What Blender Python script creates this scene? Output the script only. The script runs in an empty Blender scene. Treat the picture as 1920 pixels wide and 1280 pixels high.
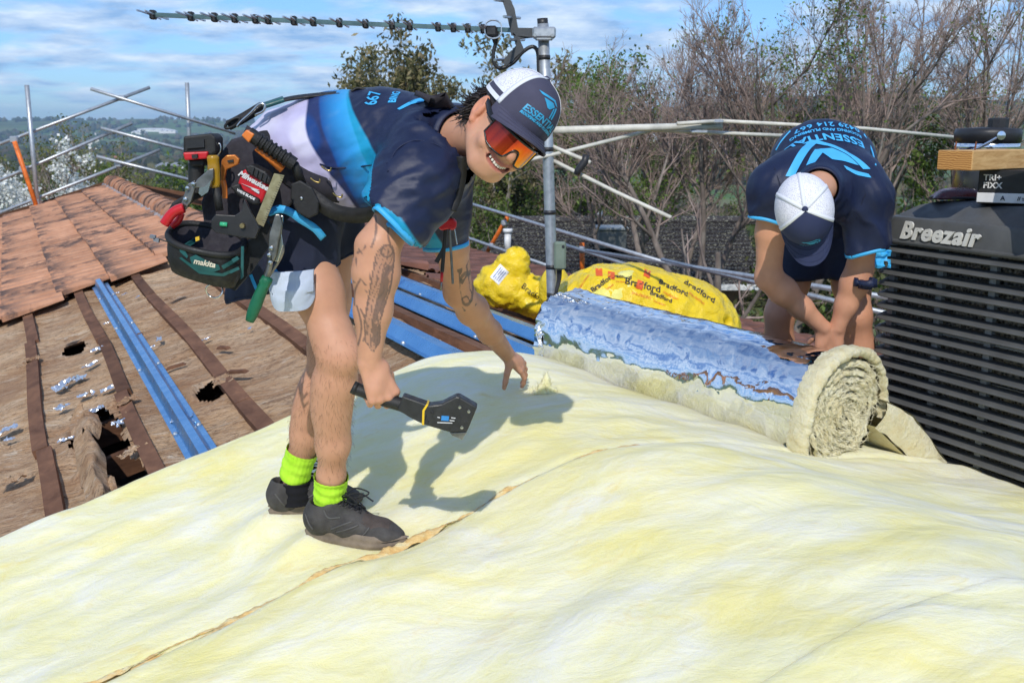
import bpy, math, random
import numpy as np
from mathutils import Vector, Matrix
from mathutils.bvhtree import BVHTree
from mathutils import noise as mnoise

# ------------------------------------------------------------------ camera, sky, sun, exposure
SC = bpy.context.scene
COL = SC.collection
CZ = 5.0                                  # eye height over the garden
FPX, W0, H0 = 2000.0, 1920.0, 1280.0      # focal length in pixels of the 1920 wide photograph
PITCH = math.atan((640 - 240) / FPX)
cam_d = bpy.data.cameras.new('camera')
cam_d.sensor_width = 36.0
cam_d.lens = 36.0 * FPX / W0
cam_d.clip_start = 0.05
cam_d.clip_end = 40000
cam = bpy.data.objects.new('camera', cam_d)
COL.objects.link(cam)
cam.location = (0, 0, CZ)
cam.rotation_euler = (math.pi / 2 - PITCH, 0, 0)
SC.camera = cam
cam_d.dof.use_dof = True
cam_d.dof.focus_distance = 2.95
cam_d.dof.aperture_fstop = 10

SUN_EL, SUN_DIR = math.radians(41), Vector((0.07, 0.75, -0.66)).normalized()
sun_d = bpy.data.lights.new('sun', 'SUN')
sun_d.energy = 3.05
sun_d.angle = math.radians(0.5)
sun_d.color = (1.0, 0.95, 0.87)
sun = bpy.data.objects.new('sun', sun_d)
COL.objects.link(sun)
sun.location = (0, -20, 40)
sun.rotation_euler = SUN_DIR.to_track_quat('-Z', 'Y').to_euler()

world = bpy.data.worlds.new('World')
SC.world = world
world.use_nodes = True
wn, wl = world.node_tree.nodes, world.node_tree.links
wn.clear()
w_out = wn.new('ShaderNodeOutputWorld')
w_bg = wn.new('ShaderNodeBackground')
w_bg.inputs['Strength'].default_value = 0.132
w_sky = wn.new('ShaderNodeTexSky')
w_sky.sky_type = 'NISHITA'
w_sky.sun_disc = False
w_sky.sun_elevation = SUN_EL
w_sky.sun_rotation = math.radians(180)
w_sky.altitude = 200
w_sky.air_density = 1.0
w_sky.dust_density = 0.4
w_sky.ozone_density = 2.5
w_tc = wn.new('ShaderNodeTexCoord')
w_sep = wn.new('ShaderNodeSeparateXYZ')
wl.new(w_tc.outputs['Generated'], w_sep.inputs[0])
def w_math(op, a, b=None, c=None):
    n = wn.new('ShaderNodeMath'); n.operation = op
    for i, v in enumerate((a, b, c)):
        if v is None: continue
        if isinstance(v, (int, float)): n.inputs[i].default_value = v
        else: wl.new(v, n.inputs[i])
    return n.outputs[0]
zc = w_math('MAXIMUM', w_sep.outputs['Z'], 0.0)
den = w_math('ADD', zc, 0.15)
cx = w_math('DIVIDE', w_sep.outputs['X'], den)
cy = w_math('DIVIDE', w_sep.outputs['Y'], den)
w_cmb = wn.new('ShaderNodeCombineXYZ')
wl.new(cx, w_cmb.inputs[0]); wl.new(cy, w_cmb.inputs[1])
w_n1 = wn.new('ShaderNodeTexNoise')
w_n1.inputs['Scale'].default_value = 1.9
w_n1.inputs['Detail'].default_value = 9
w_n1.inputs['Roughness'].default_value = 0.56
w_n1.inputs['Distortion'].default_value = 0.25
wl.new(w_cmb.outputs[0], w_n1.inputs['Vector'])
w_r1 = wn.new('ShaderNodeValToRGB')                 # how much cloud
w_r1.color_ramp.elements[0].position = 0.38
w_r1.color_ramp.elements[1].position = 0.54
wl.new(w_n1.outputs['Fac'], w_r1.inputs[0])
w_n2 = wn.new('ShaderNodeTexNoise')
w_n2.inputs['Scale'].default_value = 3.4
w_n2.inputs['Detail'].default_value = 7
w_n2.inputs['Roughness'].default_value = 0.6
wl.new(w_cmb.outputs[0], w_n2.inputs['Vector'])
w_r2 = wn.new('ShaderNodeValToRGB')                 # grey bases and white tops
w_r2.color_ramp.elements[0].position = 0.36
w_r2.color_ramp.elements[0].color = (2.2, 3.7, 6.1, 1)
w_r2.color_ramp.elements[1].position = 0.68
w_r2.color_ramp.elements[1].color = (6.2, 7.1, 8.2, 1)
wl.new(w_n2.outputs['Fac'], w_r2.inputs[0])
w_mix = wn.new('ShaderNodeMix'); w_mix.data_type = 'RGBA'
hor = wn.new('ShaderNodeMapRange')                  # clouds thin out at the horizon
hor.inputs['From Min'].default_value = 0.0; hor.inputs['From Max'].default_value = 0.035
hor.inputs['To Min'].default_value = 0.45; hor.inputs['To Max'].default_value = 0.92
wl.new(w_sep.outputs['Z'], hor.inputs['Value'])
ovh = wn.new('ShaderNodeMapRange'); ovh.inputs['From Min'].default_value = 0.25; ovh.inputs['From Max'].default_value = 0.8; ovh.inputs['To Min'].default_value = 1.0; ovh.inputs['To Max'].default_value = 0.45
wl.new(w_sep.outputs['Z'], ovh.inputs['Value'])
wl.new(w_math('MULTIPLY', w_math('MULTIPLY', w_r1.outputs[0], hor.outputs[0]), ovh.outputs[0]), w_mix.inputs['Factor'])
w_tint = wn.new('ShaderNodeMix'); w_tint.data_type = 'RGBA'; w_tint.blend_type = 'MULTIPLY'
w_tint.inputs['Factor'].default_value = 1.0
w_tint.inputs['B'].default_value = (0.50, 0.73, 1.08, 1)
wl.new(w_sky.outputs[0], w_tint.inputs['A'])
wl.new(w_tint.outputs['Result'], w_mix.inputs['A'])
wl.new(w_r2.outputs[0], w_mix.inputs['B'])
wl.new(w_mix.outputs['Result'], w_bg.inputs['Color'])
wl.new(w_bg.outputs[0], w_out.inputs['Surface'])

SC.render.engine = 'CYCLES'
SC.view_settings.view_transform = 'Standard'
SC.view_settings.look = 'None'
SC.view_settings.exposure = 0.1
SC.view_settings.gamma = 1.0
SC.view_settings.use_curve_mapping = False
SC.cycles.max_bounces = 6
SC.cycles.diffuse_bounces = 3
SC.cycles.glossy_bounces = 3
SC.cycles.transparent_max_bounces = 8
SC.cycles.volume_bounces = 0
SC.cycles.caustics_reflective = False
SC.cycles.caustics_refractive = False

# ------------------------------------------------------------------ geometry helpers
_cp, _sp = math.cos(PITCH), math.sin(PITCH)
def P(px, py, d):
    """world point at forward distance d (metres) seen at pixel (px, py) of the photograph"""
    a, b = (px - 960) / FPX, (640 - py) / FPX
    x, y, z = a, _cp + b * _sp, -_sp + b * _cp
    k = d / y
    return np.array((x * k, d, CZ + z * k))
def pxm(d, n):                 # n photo pixels at distance d, in metres
    return n * d / FPX
TH = math.radians(25)
UX, UY = -math.sin(TH), math.cos(TH)       # along the ridge of the roof
VX, VY = math.cos(TH), math.sin(TH)        # across it, to the right
HR, VR, TL, TR = 1.05, 1.70, 0.30, 0.20
def roof_h(v):
    return -HR - (TL * (VR - v) if v < VR else TR * (v - VR))
def RP(s, v, lift=0.0):
    """point on the roof plane: s along the ridge, v across it"""
    return np.array((s * UX + v * VX, s * UY + v * VY, CZ + roof_h(v) + lift))
def sv(p):
    return p[0] * UX + p[1] * UY, p[0] * VX + p[1] * VY
rng = np.random.default_rng(7)
R = random.Random(11)

def vnoise(p, seed=0):
    """vectorised 3-D value noise in -1..1"""
    p = np.asarray(p, dtype=np.float64)
    i = np.floor(p).astype(np.int64); f = p - i
    f = f * f * (3 - 2 * f)
    def h(a, b, c):
        n = (a * 374761393 + b * 668265263 + c * 2147483647 + seed * 1274126177) & 0xffffffff
        n = ((n ^ (n >> 13)) * 1274126177) & 0xffffffff
        n = (n ^ (n >> 16)) & 0xffff
        return n / 32767.5 - 1.0
    x, y, z = i[..., 0], i[..., 1], i[..., 2]
    fx, fy, fz = f[..., 0], f[..., 1], f[..., 2]
    def lx(b, c): return h(x, b, c) * (1 - fx) + h(x + 1, b, c) * fx
    def ly(c): return lx(y, c) * (1 - fy) + lx(y + 1, c) * fy
    return ly(z) * (1 - fz) + ly(z + 1) * fz
def fbm(p, octs=4, seed=0, gain=0.5):
    p = np.asarray(p, dtype=np.float64); t = 0; a = 1; n = 0
    for o in range(octs):
        t = t + a * vnoise(p * (2 ** o) + o * 17.3, seed + o); n += a; a *= gain
    return t / n
def sstep(a, b, x):
    t = np.clip((x - a) / (b - a), 0, 1); return t * t * (3 - 2 * t)

class MB:
    """collects shapes that become ONE mesh"""
    def __init__(s): s.v = []; s.f = []; s.mi = []; s.n = 0
    def add(s, verts, faces, m=0):
        verts = np.asarray(verts, dtype=float).reshape(-1, 3)
        s.v.append(verts); b = s.n
        for f in faces: s.f.append([b + int(i) for i in f]); s.mi.append(m)
        s.n += len(verts); return s
    def box(s, c, size, ax=None, m=0, taper=1.0):
        c = np.asarray(c, float); hx, hy, hz = np.asarray(size, float) / 2
        v = np.array([(x * (taper if z > 0 else 1), y * (taper if z > 0 else 1), z) for z in (-hz, hz) for x, y in ((-hx, -hy), (hx, -hy), (hx, hy), (-hx, hy))])
        if ax is not None: v = v @ np.asarray(ax, float)     # rows of ax = local axes in world
        return s.add(v + c, [(3, 2, 1, 0), (4, 5, 6, 7), (0, 1, 5, 4), (1, 2, 6, 5), (2, 3, 7, 6), (3, 0, 4, 7)], m)
    def bbox(s, c, size, ax=None, b=0.004, m=0):
        """box with chamfered edges"""
        c = np.asarray(c, float); h = np.asarray(size, float) / 2; b = min(b, h.min() * 0.9)
        vs = []; idx = {}
        for sx in (-1, 1):
            for sy in (-1, 1):
                for sz in (-1, 1):
                    for k in range(3):
                        q = np.array((sx, sy, sz)) * h; q = q - np.array((sx, sy, sz)) * b * (np.arange(3) != k)
                        idx[(sx, sy, sz, k)] = len(vs); vs.append(q)
        fs = []
        for k in range(3):
            a, e = (k + 1) % 3, (k + 2) % 3
            for sg in (-1, 1):
                l = []
                for sa, se in ((-1, -1), (1, -1), (1, 1), (-1, 1)):
                    q = [0, 0, 0]; q[k] = sg; q[a] = sa; q[e] = se; l.append(idx[(*q, k)])
                fs.append(l if sg > 0 else l[::-1])
        for k in range(3):
            a, e = (k + 1) % 3, (k + 2) % 3
            for sa in (-1, 1):
                for se in (-1, 1):
                    q0 = [0, 0, 0]; q1 = [0, 0, 0]
                    q0[k], q1[k] = -1, 1; q0[a] = q1[a] = sa; q0[e] = q1[e] = se
                    l = [idx[(*q0, a)], idx[(*q1, a)], idx[(*q1, e)], idx[(*q0, e)]]
                    fs.append(l if sa * se < 0 else l[::-1])
        for sx in (-1, 1):
            for sy in (-1, 1):
                for sz in (-1, 1):
                    l = [idx[(sx, sy, sz, k)] for k in range(3)]
                    fs.append(l if sx * sy * sz > 0 else l[::-1])
        v = np.array(vs)
        if ax is not None: v = v @ np.asarray(ax, float)
        return s.add(v + c, fs, m)
    def tube(s, pts, rad, n=8, cap=True, m=0, flat=None, up=None):
        pts = np.asarray(pts, float); k = len(pts)
        rad = np.broadcast_to(np.asarray(rad, float), (k,))
        t = np.gradient(pts, axis=0); t /= np.linalg.norm(t, axis=1)[:, None] + 1e-12
        u = np.array(up, float) if up is not None else (np.array((0, 0, 1.)) if abs(t[0, 2]) < 0.9 else np.array((1., 0, 0)))
        vs = []
        ang = np.arange(n) * 2 * math.pi / n
        for i in range(k):
            a = u - t[i] * (u @ t[i]); a /= np.linalg.norm(a) + 1e-12; u = a
            b = np.cross(t[i], a)
            fl = flat if flat is not None else 1.0
            vs.append(pts[i] + rad[i] * (np.cos(ang)[:, None] * a * fl + np.sin(ang)[:, None] * b))
        fs = []
        for i in range(k - 1):
            for j in range(n):
                j2 = (j + 1) % n
                fs.append((i * n + j, i * n + j2, (i + 1) * n + j2, (i + 1) * n + j))
        if cap:
            fs.append(list(range(n))[::-1]); fs.append([(k - 1) * n + j for j in range(n)])
        return s.add(np.concatenate(vs), fs, m)
    def ribbon(s, pts, w, side, thick=0.002, m=0):
        """flat strap along pts, width w along vectors side"""
        pts = np.asarray(pts, float); k = len(pts)
        side = np.broadcast_to(np.asarray(side, float), pts.shape)
        t = np.gradient(pts, axis=0); t /= np.linalg.norm(t, axis=1)[:, None] + 1e-12
        sd = side - t * (side * t).sum(1)[:, None]; sd /= np.linalg.norm(sd, axis=1)[:, None] + 1e-12
        nr = np.cross(t, sd)
        w = np.broadcast_to(np.asarray(w, float), (k,))[:, None]
        rows = [pts + sd * w / 2 + nr * thick / 2, pts - sd * w / 2 + nr * thick / 2, pts - sd * w / 2 - nr * thick / 2, pts + sd * w / 2 - nr * thick / 2]
        v = np.stack(rows, 1).reshape(-1, 3); fs = []
        for i in range(k - 1):
            for j in range(4):
                j2 = (j + 1) % 4
                fs.append((i * 4 + j, i * 4 + j2, (i + 1) * 4 + j2, (i + 1) * 4 + j))
        fs.append((3, 2, 1, 0)); b = (k - 1) * 4; fs.append((b, b + 1, b + 2, b + 3))
        return s.add(v, fs, m)
    def lathe(s, prof, c, ax=None, n=24, m=0):
        """profile (r, z) turned about local z"""
        ang = np.arange(n) * 2 * math.pi / n; vs = []
        for r, z in prof: vs.append(np.stack((np.cos(ang) * r, np.sin(ang) * r, np.full(n, z)), 1))
        fs = []
        for i in range(len(prof) - 1):
            for j in range(n):
                j2 = (j + 1) % n
                fs.append((i * n + j, i * n + j2, (i + 1) * n + j2, (i + 1) * n + j))
        if prof[0][0] > 1e-6: fs.append(list(range(n))[::-1])
        if prof[-1][0] > 1e-6: fs.append([(len(prof) - 1) * n + j for j in range(n)])
        v = np.concatenate(vs)
        if ax is not None: v = v @ np.asarray(ax, float)
        return s.add(v + np.asarray(c, float), fs, m)
    def prism(s, poly, z0, z1, c=(0, 0, 0), ax=None, m=0):
        n = len(poly)
        v = np.array([(x, y, z0) for x, y in poly] + [(x, y, z1) for x, y in poly], float)
        a = sum(poly[i][0] * poly[(i + 1) % n][1] - poly[(i + 1) % n][0] * poly[i][1] for i in range(n))
        fs = [list(range(n))[::-1], list(range(n, 2 * n))] + [(i, (i + 1) % n, n + (i + 1) % n, n + i) for i in range(n)]
        if a < 0: fs = [f[::-1] for f in fs]
        if ax is not None: v = v @ np.asarray(ax, float)
        return s.add(v + np.asarray(c, float), fs, m)
    def grid(s, pts, m=0, keep=None):
        """pts array (a, b, 3)"""
        a, b = pts.shape[:2]; fs = []
        for i in range(a - 1):
            for j in range(b - 1):
                if keep is not None and not keep[i, j]: continue
                fs.append((i * b + j, i * b + j + 1, (i + 1) * b + j + 1, (i + 1) * b + j))
        return s.add(pts.reshape(-1, 3), fs, m)
    def verts(s): return np.concatenate(s.v) if s.v else np.zeros((0, 3))

ORG = {}
def frame(z, x=None):
    """rows = axes of a frame whose local z points along z"""
    z = np.asarray(z, float); z = z / np.linalg.norm(z)
    x = np.asarray(x if x is not None else ((1, 0, 0) if abs(z[0]) < 0.8 else (0, 1, 0)), float)
    x = x - z * (x @ z); x /= np.linalg.norm(x)
    return np.array((x, np.cross(z, x), z))
def raw_mesh(name, v, f, attrs=None, smooth=True):
    """fast mesh from arrays; f is (n,3) or (n,4) or a list of lists"""
    me = bpy.data.meshes.new(name)
    if isinstance(f, np.ndarray):
        k = f.shape[1]; n = len(f)
        me.vertices.add(len(v)); me.vertices.foreach_set('co', np.ascontiguousarray(v, np.float32).ravel())
        me.loops.add(n * k); me.loops.foreach_set('vertex_index', np.ascontiguousarray(f, np.int32).ravel())
        me.polygons.add(n); me.polygons.foreach_set('loop_start', np.arange(n, dtype=np.int32) * k)
        me.update(calc_edges=True)
    else:
        me.from_pydata([tuple(x) for x in v], [], f)
    if smooth and len(me.polygons):
        me.polygons.foreach_set('use_smooth', np.ones(len(me.polygons), bool))
    for k, a in (attrs or {}).items():
        a = np.asarray(a, np.float32)
        if a.ndim == 1:
            t = me.attributes.new(k, 'FLOAT', 'POINT'); t.data.foreach_set('value', a)
        else:
            t = me.attributes.new(k, 'FLOAT_COLOR', 'POINT')
            if a.shape[1] == 3: a = np.concatenate((a, np.ones((len(a), 1), np.float32)), 1)
            t.data.foreach_set('color', np.ascontiguousarray(a).ravel())
    me.update()
    return me
def link(name, me, mats, parent=None, origin=None, label=None, cat=None, group=None, kind=None):
    o = bpy.data.objects.new(name, me); COL.objects.link(o)
    for m in (mats if isinstance(mats, (list, tuple)) else [mats]):
        if m is not None: me.materials.append(m)
    if parent is not None:
        o.parent = parent; org = ORG[parent.name]
        ORG[o.name] = org
    tag(o, label, cat, group, kind)
    return o
def tag(o, label=None, cat=None, group=None, kind=None):
    if label: o['label'] = label
    if cat: o['category'] = cat
    if group: o['group'] = group
    if kind: o['kind'] = kind
    return o
def obj(name, mb, mats, parent=None, smooth=False, label=None, cat=None, group=None, kind=None, attrs=None, faces=None, at=None):
    """MB (world coordinates) -> one mesh object, parented in place"""
    v, f = (mb.verts(), mb.f) if isinstance(mb, MB) else mb
    if parent is not None: org = ORG[parent.name]
    elif at is not None: org = np.asarray(at, float)
    else:
        org = np.array(((v[:, 0].min() + v[:, 0].max()) / 2, (v[:, 1].min() + v[:, 1].max()) / 2, v[:, 2].min()))
    me = raw_mesh(name, v - org, f, attrs, smooth)
    o = link(name, me, mats, parent, label=label, cat=cat, group=group, kind=kind)
    if isinstance(mb, MB) and len(set(mb.mi)) > 1: me.polygons.foreach_set('material_index', np.array(mb.mi, np.int32))
    if parent is None:
        o.location = org; ORG[o.name] = org
    return o
def thing(name, label, cat, loc, group=None, kind=None):
    o = bpy.data.objects.new(name, None); COL.objects.link(o)
    o.empty_display_size = 0.1
    o.location = loc; ORG[o.name] = np.asarray(loc, float)
    return tag(o, label, cat, group, kind)
def copy_tree(o, loc, rz=0.0, sc=None, label=None, group=None):
    c = o.copy(); COL.objects.link(c); c.location = loc; c.rotation_euler = (0, 0, rz)
    if sc is not None: c.scale = (sc,) * 3 if isinstance(sc, (int, float)) else sc
    if label: c['label'] = label
    if group: c['group'] = group
    for ch in list(o.children):
        d = ch.copy(); COL.objects.link(d); d.parent = c
        for g in list(ch.children):
            e = g.copy(); COL.objects.link(e); e.parent = d
    return c
def put(name, me, loc, ax=None, parent=None, scale=1.0):
    """another object on shared mesh data; rows of ax = its axes"""
    o = bpy.data.objects.new(name, me); COL.objects.link(o)
    M = Matrix.Identity(4)
    if ax is not None:
        for r in range(3):
            for c in range(3): M[r][c] = ax[c][r]
    org = ORG[parent.name] if parent is not None else np.zeros(3)
    M.translation = Vector(np.asarray(loc, float) - org)
    if parent is not None: o.parent = parent
    o.matrix_local = M @ Matrix.Diagonal((scale, scale, scale, 1)) if scale != 1.0 else M
    ORG[o.name] = np.asarray(loc, float)
    return o

# ------------------------------------------------------------------ materials
class NT:
    """small node-graph writer"""
    def __init__(s, name):
        s.m = bpy.data.materials.new(name); s.m.use_nodes = True
        s.t = s.m.node_tree; s.t.nodes.clear()
        s.out = s.t.nodes.new('ShaderNodeOutputMaterial')
        s.b = s.t.nodes.new('ShaderNodeBsdfPrincipled')
        s.t.links.new(s.b.outputs[0], s.out.inputs[0])
        s.tc = s.t.nodes.new('ShaderNodeTexCoord')
    def set(s, **k):
        for n, v in k.items(): s.lk(v, s.b.inputs[n.replace('_', ' ')])
        return s
    def lk(s, v, inp):
        if hasattr(v, 'is_output') or isinstance(v, bpy.types.NodeSocket): s.t.links.new(v, inp)
        elif isinstance(v, tuple) and inp.type == 'RGBA': inp.default_value = v if len(v) == 4 else (*v, 1)
        else: inp.default_value = v
    def co(s, scale=(1, 1, 1), rot=(0, 0, 0), kind='Object'):
        n = s.t.nodes.new('ShaderNodeMapping'); n.inputs['Scale'].default_value = scale if isinstance(scale, tuple) else (scale,) * 3
        n.inputs['Rotation'].default_value = rot
        if kind == 'World':
            g = s.t.nodes.new('ShaderNodeNewGeometry'); s.t.links.new(g.outputs['Position'], n.inputs[0])
        else: s.t.links.new(s.tc.outputs[kind], n.inputs[0])
        return n.outputs[0]
    def noise(s, scale=5, detail=4, rough=0.55, vec=None, dist=0.0):
        n = s.t.nodes.new('ShaderNodeTexNoise')
        n.inputs['Scale'].default_value = scale; n.inputs['Detail'].default_value = detail
        n.inputs['Roughness'].default_value = rough; n.inputs['Distortion'].default_value = dist
        s.t.links.new(vec if vec is not None else s.tc.outputs['Object'], n.inputs['Vector'])
        return n.outputs['Fac']
    def voro(s, scale=5, vec=None, feat='F1'):
        n = s.t.nodes.new('ShaderNodeTexVoronoi'); n.inputs['Scale'].default_value = scale; n.feature = feat
        s.t.links.new(vec if vec is not None else s.tc.outputs['Object'], n.inputs['Vector'])
        return n.outputs['Distance']
    def wave(s, scale=5, vec=None, dist=0.0, d='X'):
        n = s.t.nodes.new('ShaderNodeTexWave'); n.inputs['Scale'].default_value = scale; n.bands_direction = d
        n.inputs['Distortion'].default_value = dist
        s.t.links.new(vec if vec is not None else s.tc.outputs['Object'], n.inputs['Vector'])
        return n.outputs['Fac']
    def ramp(s, fac, *stops, interp='LINEAR'):
        n = s.t.nodes.new('ShaderNodeValToRGB'); r = n.color_ramp; r.interpolation = interp
        while len(r.elements) < len(stops): r.elements.new(0.5)
        for e, (p, c) in zip(r.elements, stops):
            e.position = p; e.color = (c, c, c, 1) if isinstance(c, (int, float)) else (*c, 1)
        s.lk(fac, n.inputs[0]); return n.outputs[0]
    def mix(s, fac, a, b, mode='MIX'):
        n = s.t.nodes.new('ShaderNodeMix'); n.data_type = 'RGBA'; n.blend_type = mode
        s.lk(fac, n.inputs['Factor']); s.lk(a, n.inputs['A']); s.lk(b, n.inputs['B'])
        return n.outputs['Result']
    def math(s, op, a, b=0.0):
        n = s.t.nodes.new('ShaderNodeMath'); n.operation = op; s.lk(a, n.inputs[0]); s.lk(b, n.inputs[1]); return n.outputs[0]
    def attr(s, name, what='Fac'):
        n = s.t.nodes.new('ShaderNodeAttribute'); n.attribute_name = name; return n.outputs[what]
    def rnd(s):
        return s.t.nodes.new('ShaderNodeObjectInfo').outputs['Random']
    def bump(s, h, strength=0.3, dist=0.01, normal=None):
        n = s.t.nodes.new('ShaderNodeBump'); n.inputs['Strength'].default_value = strength; n.inputs['Distance'].default_value = dist
        s.lk(h, n.inputs['Height'])
        if normal is not None: s.lk(normal, n.inputs['Normal'])
        s.t.links.new(n.outputs[0], s.b.inputs['Normal']); return n.outputs[0]
def pmat(name, col, rough=0.6, metal=0.0, var=0.25, scale=6.0, bump=0.2, bscale=60.0, bdist=0.004, spec=0.5, coat=0.0, rvar=0.15, objvar=0.0):
    """plain painted / plastic / metal surface with uneven tone, wear and fine relief"""
    n = NT(name)
    f = n.noise(scale, 5, 0.6)
    c0 = tuple(max(0, x * (1 - var)) for x in col); c1 = tuple(min(1, x * (1 + var)) for x in col)
    c = n.ramp(f, (0.3, c0), (0.7, c1))
    if objvar: c = n.mix(1.0, c, n.ramp(n.rnd(), (0.0, 1 - objvar), (1.0, 1.0)), 'MULTIPLY')
    n.set(Base_Color=c, Metallic=metal, Roughness=n.ramp(n.noise(scale * 3, 3), (0.3, max(0.02, rough - rvar)), (0.7, min(1, rough + rvar))))
    n.b.inputs['Specular IOR Level'].default_value = spec
    if coat: n.b.inputs['Coat Weight'].default_value = coat
    if bump: n.bump(n.noise(bscale, 3), bump, bdist)
    return n.m
# ------------------------------------------------------------------ signed-distance modelling for bodies, clothes and bags
class Field:
    def __init__(s, lo, hi, h):
        s.h = h; s.lo = np.asarray(lo, float)
        s.n = np.ceil((np.asarray(hi, float) - s.lo) / h).astype(int) + 1
        s.d = np.full(tuple(s.n), 1.0, np.float32)
        s.ax = [s.lo[i] + h * np.arange(s.n[i]) for i in range(3)]
    def _win(s, lo, hi):
        a = np.clip(np.floor((lo - s.lo) / s.h).astype(int), 0, s.n); b = np.clip(np.ceil((hi - s.lo) / s.h).astype(int) + 1, 0, s.n)
        if (b <= a).any(): return None, None
        sl = tuple(slice(a[i], b[i]) for i in range(3))
        X = [s.ax[i][sl[i]].astype(np.float32) for i in range(3)]
        return sl, (X[0][:, None, None], X[1][None, :, None], X[2][None, None, :])
    def _mix(s, sl, d, k, op):
        c = s.d[sl]
        if op == 'add':
            if k <= 0: s.d[sl] = np.minimum(c, d)
            else:
                h = np.maximum(k - np.abs(c - d), 0) / k; s.d[sl] = np.minimum(c, d) - h * h * k / 4
        else:
            d = -d
            if k <= 0: s.d[sl] = np.maximum(c, d)
            else:
                h = np.maximum(k - np.abs(c - d), 0) / k; s.d[sl] = np.maximum(c, d) + h * h * k / 4
    def cap(s, a, b, ra, rb=None, k=0.02, flat=None, fl=1.0, op='add'):
        """tapered limb; flat = axis in which it is fl times as thick"""
        a = np.asarray(a, np.float32); b = np.asarray(b, np.float32); rb = ra if rb is None else rb
        m = max(ra, rb) * max(1.0, fl) + k + 3 * s.h
        sl, g = s._win(np.minimum(a, b) - m, np.maximum(a, b) + m)
        if sl is None: return s
        ab = b - a; L = float(ab @ ab) + 1e-9
        q = [g[i] - a[i] for i in range(3)]
        t = np.clip((q[0] * ab[0] + q[1] * ab[1] + q[2] * ab[2]) / L, 0, 1)
        q = [q[i] - t * ab[i] for i in range(3)]
        if flat is not None:
            f = np.asarray(flat, np.float32); f = f / np.linalg.norm(f)
            e = (q[0] * f[0] + q[1] * f[1] + q[2] * f[2]) * (1 / fl - 1)
            q = [q[i] + e * f[i] for i in range(3)]
        d = np.sqrt(q[0] ** 2 + q[1] ** 2 + q[2] ** 2) - (ra + (rb - ra) * t)
        s._mix(sl, d, k, op); return s
    def chain(s, pts, rad, k=0.02, flat=None, fl=1.0, op='add'):
        for i in range(len(pts) - 1): s.cap(pts[i], pts[i + 1], rad[i], rad[i + 1], k, flat, fl, op)
        return s
    def ell(s, c, r, ax=None, k=0.02, op='add'):
        c = np.asarray(c, np.float32); r = np.asarray(r, np.float32)
        m = float(r.max()) + k + 3 * s.h
        sl, g = s._win(c - m, c + m)
        if sl is None: return s
        q = [g[i] - c[i] for i in range(3)]
        if ax is not None:
            A = np.asarray(ax, np.float32); q = [q[0] * A[j][0] + q[1] * A[j][1] + q[2] * A[j][2] for j in range(3)]
        k0 = np.sqrt(sum((q[i] / r[i]) ** 2 for i in range(3))); k1 = np.sqrt(sum((q[i] / (r[i] ** 2)) ** 2 for i in range(3))) + 1e-6
        d = np.where(k0 < 1e-3, -float(r.min()), k0 * (k0 - 1) / k1)
        s._mix(sl, d, k, op); return s
    def half(s, o, n, k=0.0):
        """keep the side n points away from"""
        n = np.asarray(n, np.float32); n = n / np.linalg.norm(n); o = np.asarray(o, np.float32)
        d = (s.ax[0][:, None, None] - o[0]) * n[0] + (s.ax[1][None, :, None] - o[1]) * n[1] + (s.ax[2][None, None, :] - o[2]) * n[2]
        s.d = np.maximum(s.d, d.astype(np.float32)); return s
    def mesh(s, smooth=1):
        """surface nets"""
        D = s.d; ins = D < 0; nx, ny, nz = D.shape
        cs = np.zeros((nx - 1, ny - 1, nz - 1), np.int8)
        for i in (0, 1):
            for j in (0, 1):
                for k in (0, 1): cs += ins[i:nx - 1 + i, j:ny - 1 + j, k:nz - 1 + k]
        act = (cs > 0) & (cs < 8)
        I = np.argwhere(act); idx = np.full(act.shape, -1, np.int64); idx[act] = np.arange(len(I))
        acc = np.zeros((len(I), 3)); cnt = np.zeros(len(I))
        corners = [(i, j, k) for i in (0, 1) for j in (0, 1) for k in (0, 1)]
        val = {c: D[I[:, 0] + c[0], I[:, 1] + c[1], I[:, 2] + c[2]].astype(float) for c in corners}
        for c in corners:
            for ax in range(3):
                if c[ax]: continue
                e = list(c); e[ax] = 1; e = tuple(e)
                a, b = val[c], val[e]; m = (a < 0) != (b < 0)
                t = a[m] / (a[m] - b[m]); p = np.tile(np.array(c, float), (m.sum(), 1)); p[:, ax] += t
                acc[m] += p; cnt[m] += 1
        V = s.lo + (I + acc / cnt[:, None]) * s.h
        F = []
        for ax in range(3):
            o1, o2 = [(1, 2), (2, 0), (0, 1)][ax]
            a = ins; sh = [slice(None)] * 3; sh2 = [slice(None)] * 3; sh[ax] = slice(0, -1); sh2[ax] = slice(1, None)
            A = ins[tuple(sh)]; B = ins[tuple(sh2)]
            ch = np.argwhere(A != B)
            ok = (ch[:, o1] > 0) & (ch[:, o2] > 0) & (ch[:, o1] < act.shape[o1]) & (ch[:, o2] < act.shape[o2])
            ch = ch[ok]; fl = A[ch[:, 0], ch[:, 1], ch[:, 2]]
            def at(d1, d2):
                q = ch.copy(); q[:, o1] += d1; q[:, o2] += d2; return idx[q[:, 0], q[:, 1], q[:, 2]]
            quad = np.stack((at(-1, -1), at(0, -1), at(0, 0), at(-1, 0)), 1)
            quad[~fl] = quad[~fl][:, ::-1]
            F.append(quad)
        F = np.concatenate(F); F = F[(F >= 0).all(1)].astype(np.int32)
        for _ in range(smooth): V = lap(V, F, 0.5)
        return V, F
def lap(V, F, w=0.5):
    acc = np.zeros_like(V); cnt = np.zeros(len(V)); k = F.shape[1]
    for i in range(k):
        a, b = F[:, i], F[:, (i + 1) % k]
        np.add.at(acc, a, V[b]); np.add.at(acc, b, V[a]); np.add.at(cnt, a, 1); np.add.at(cnt, b, 1)
    return V * (1 - w) + w * acc / np.maximum(cnt, 1)[:, None]
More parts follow.
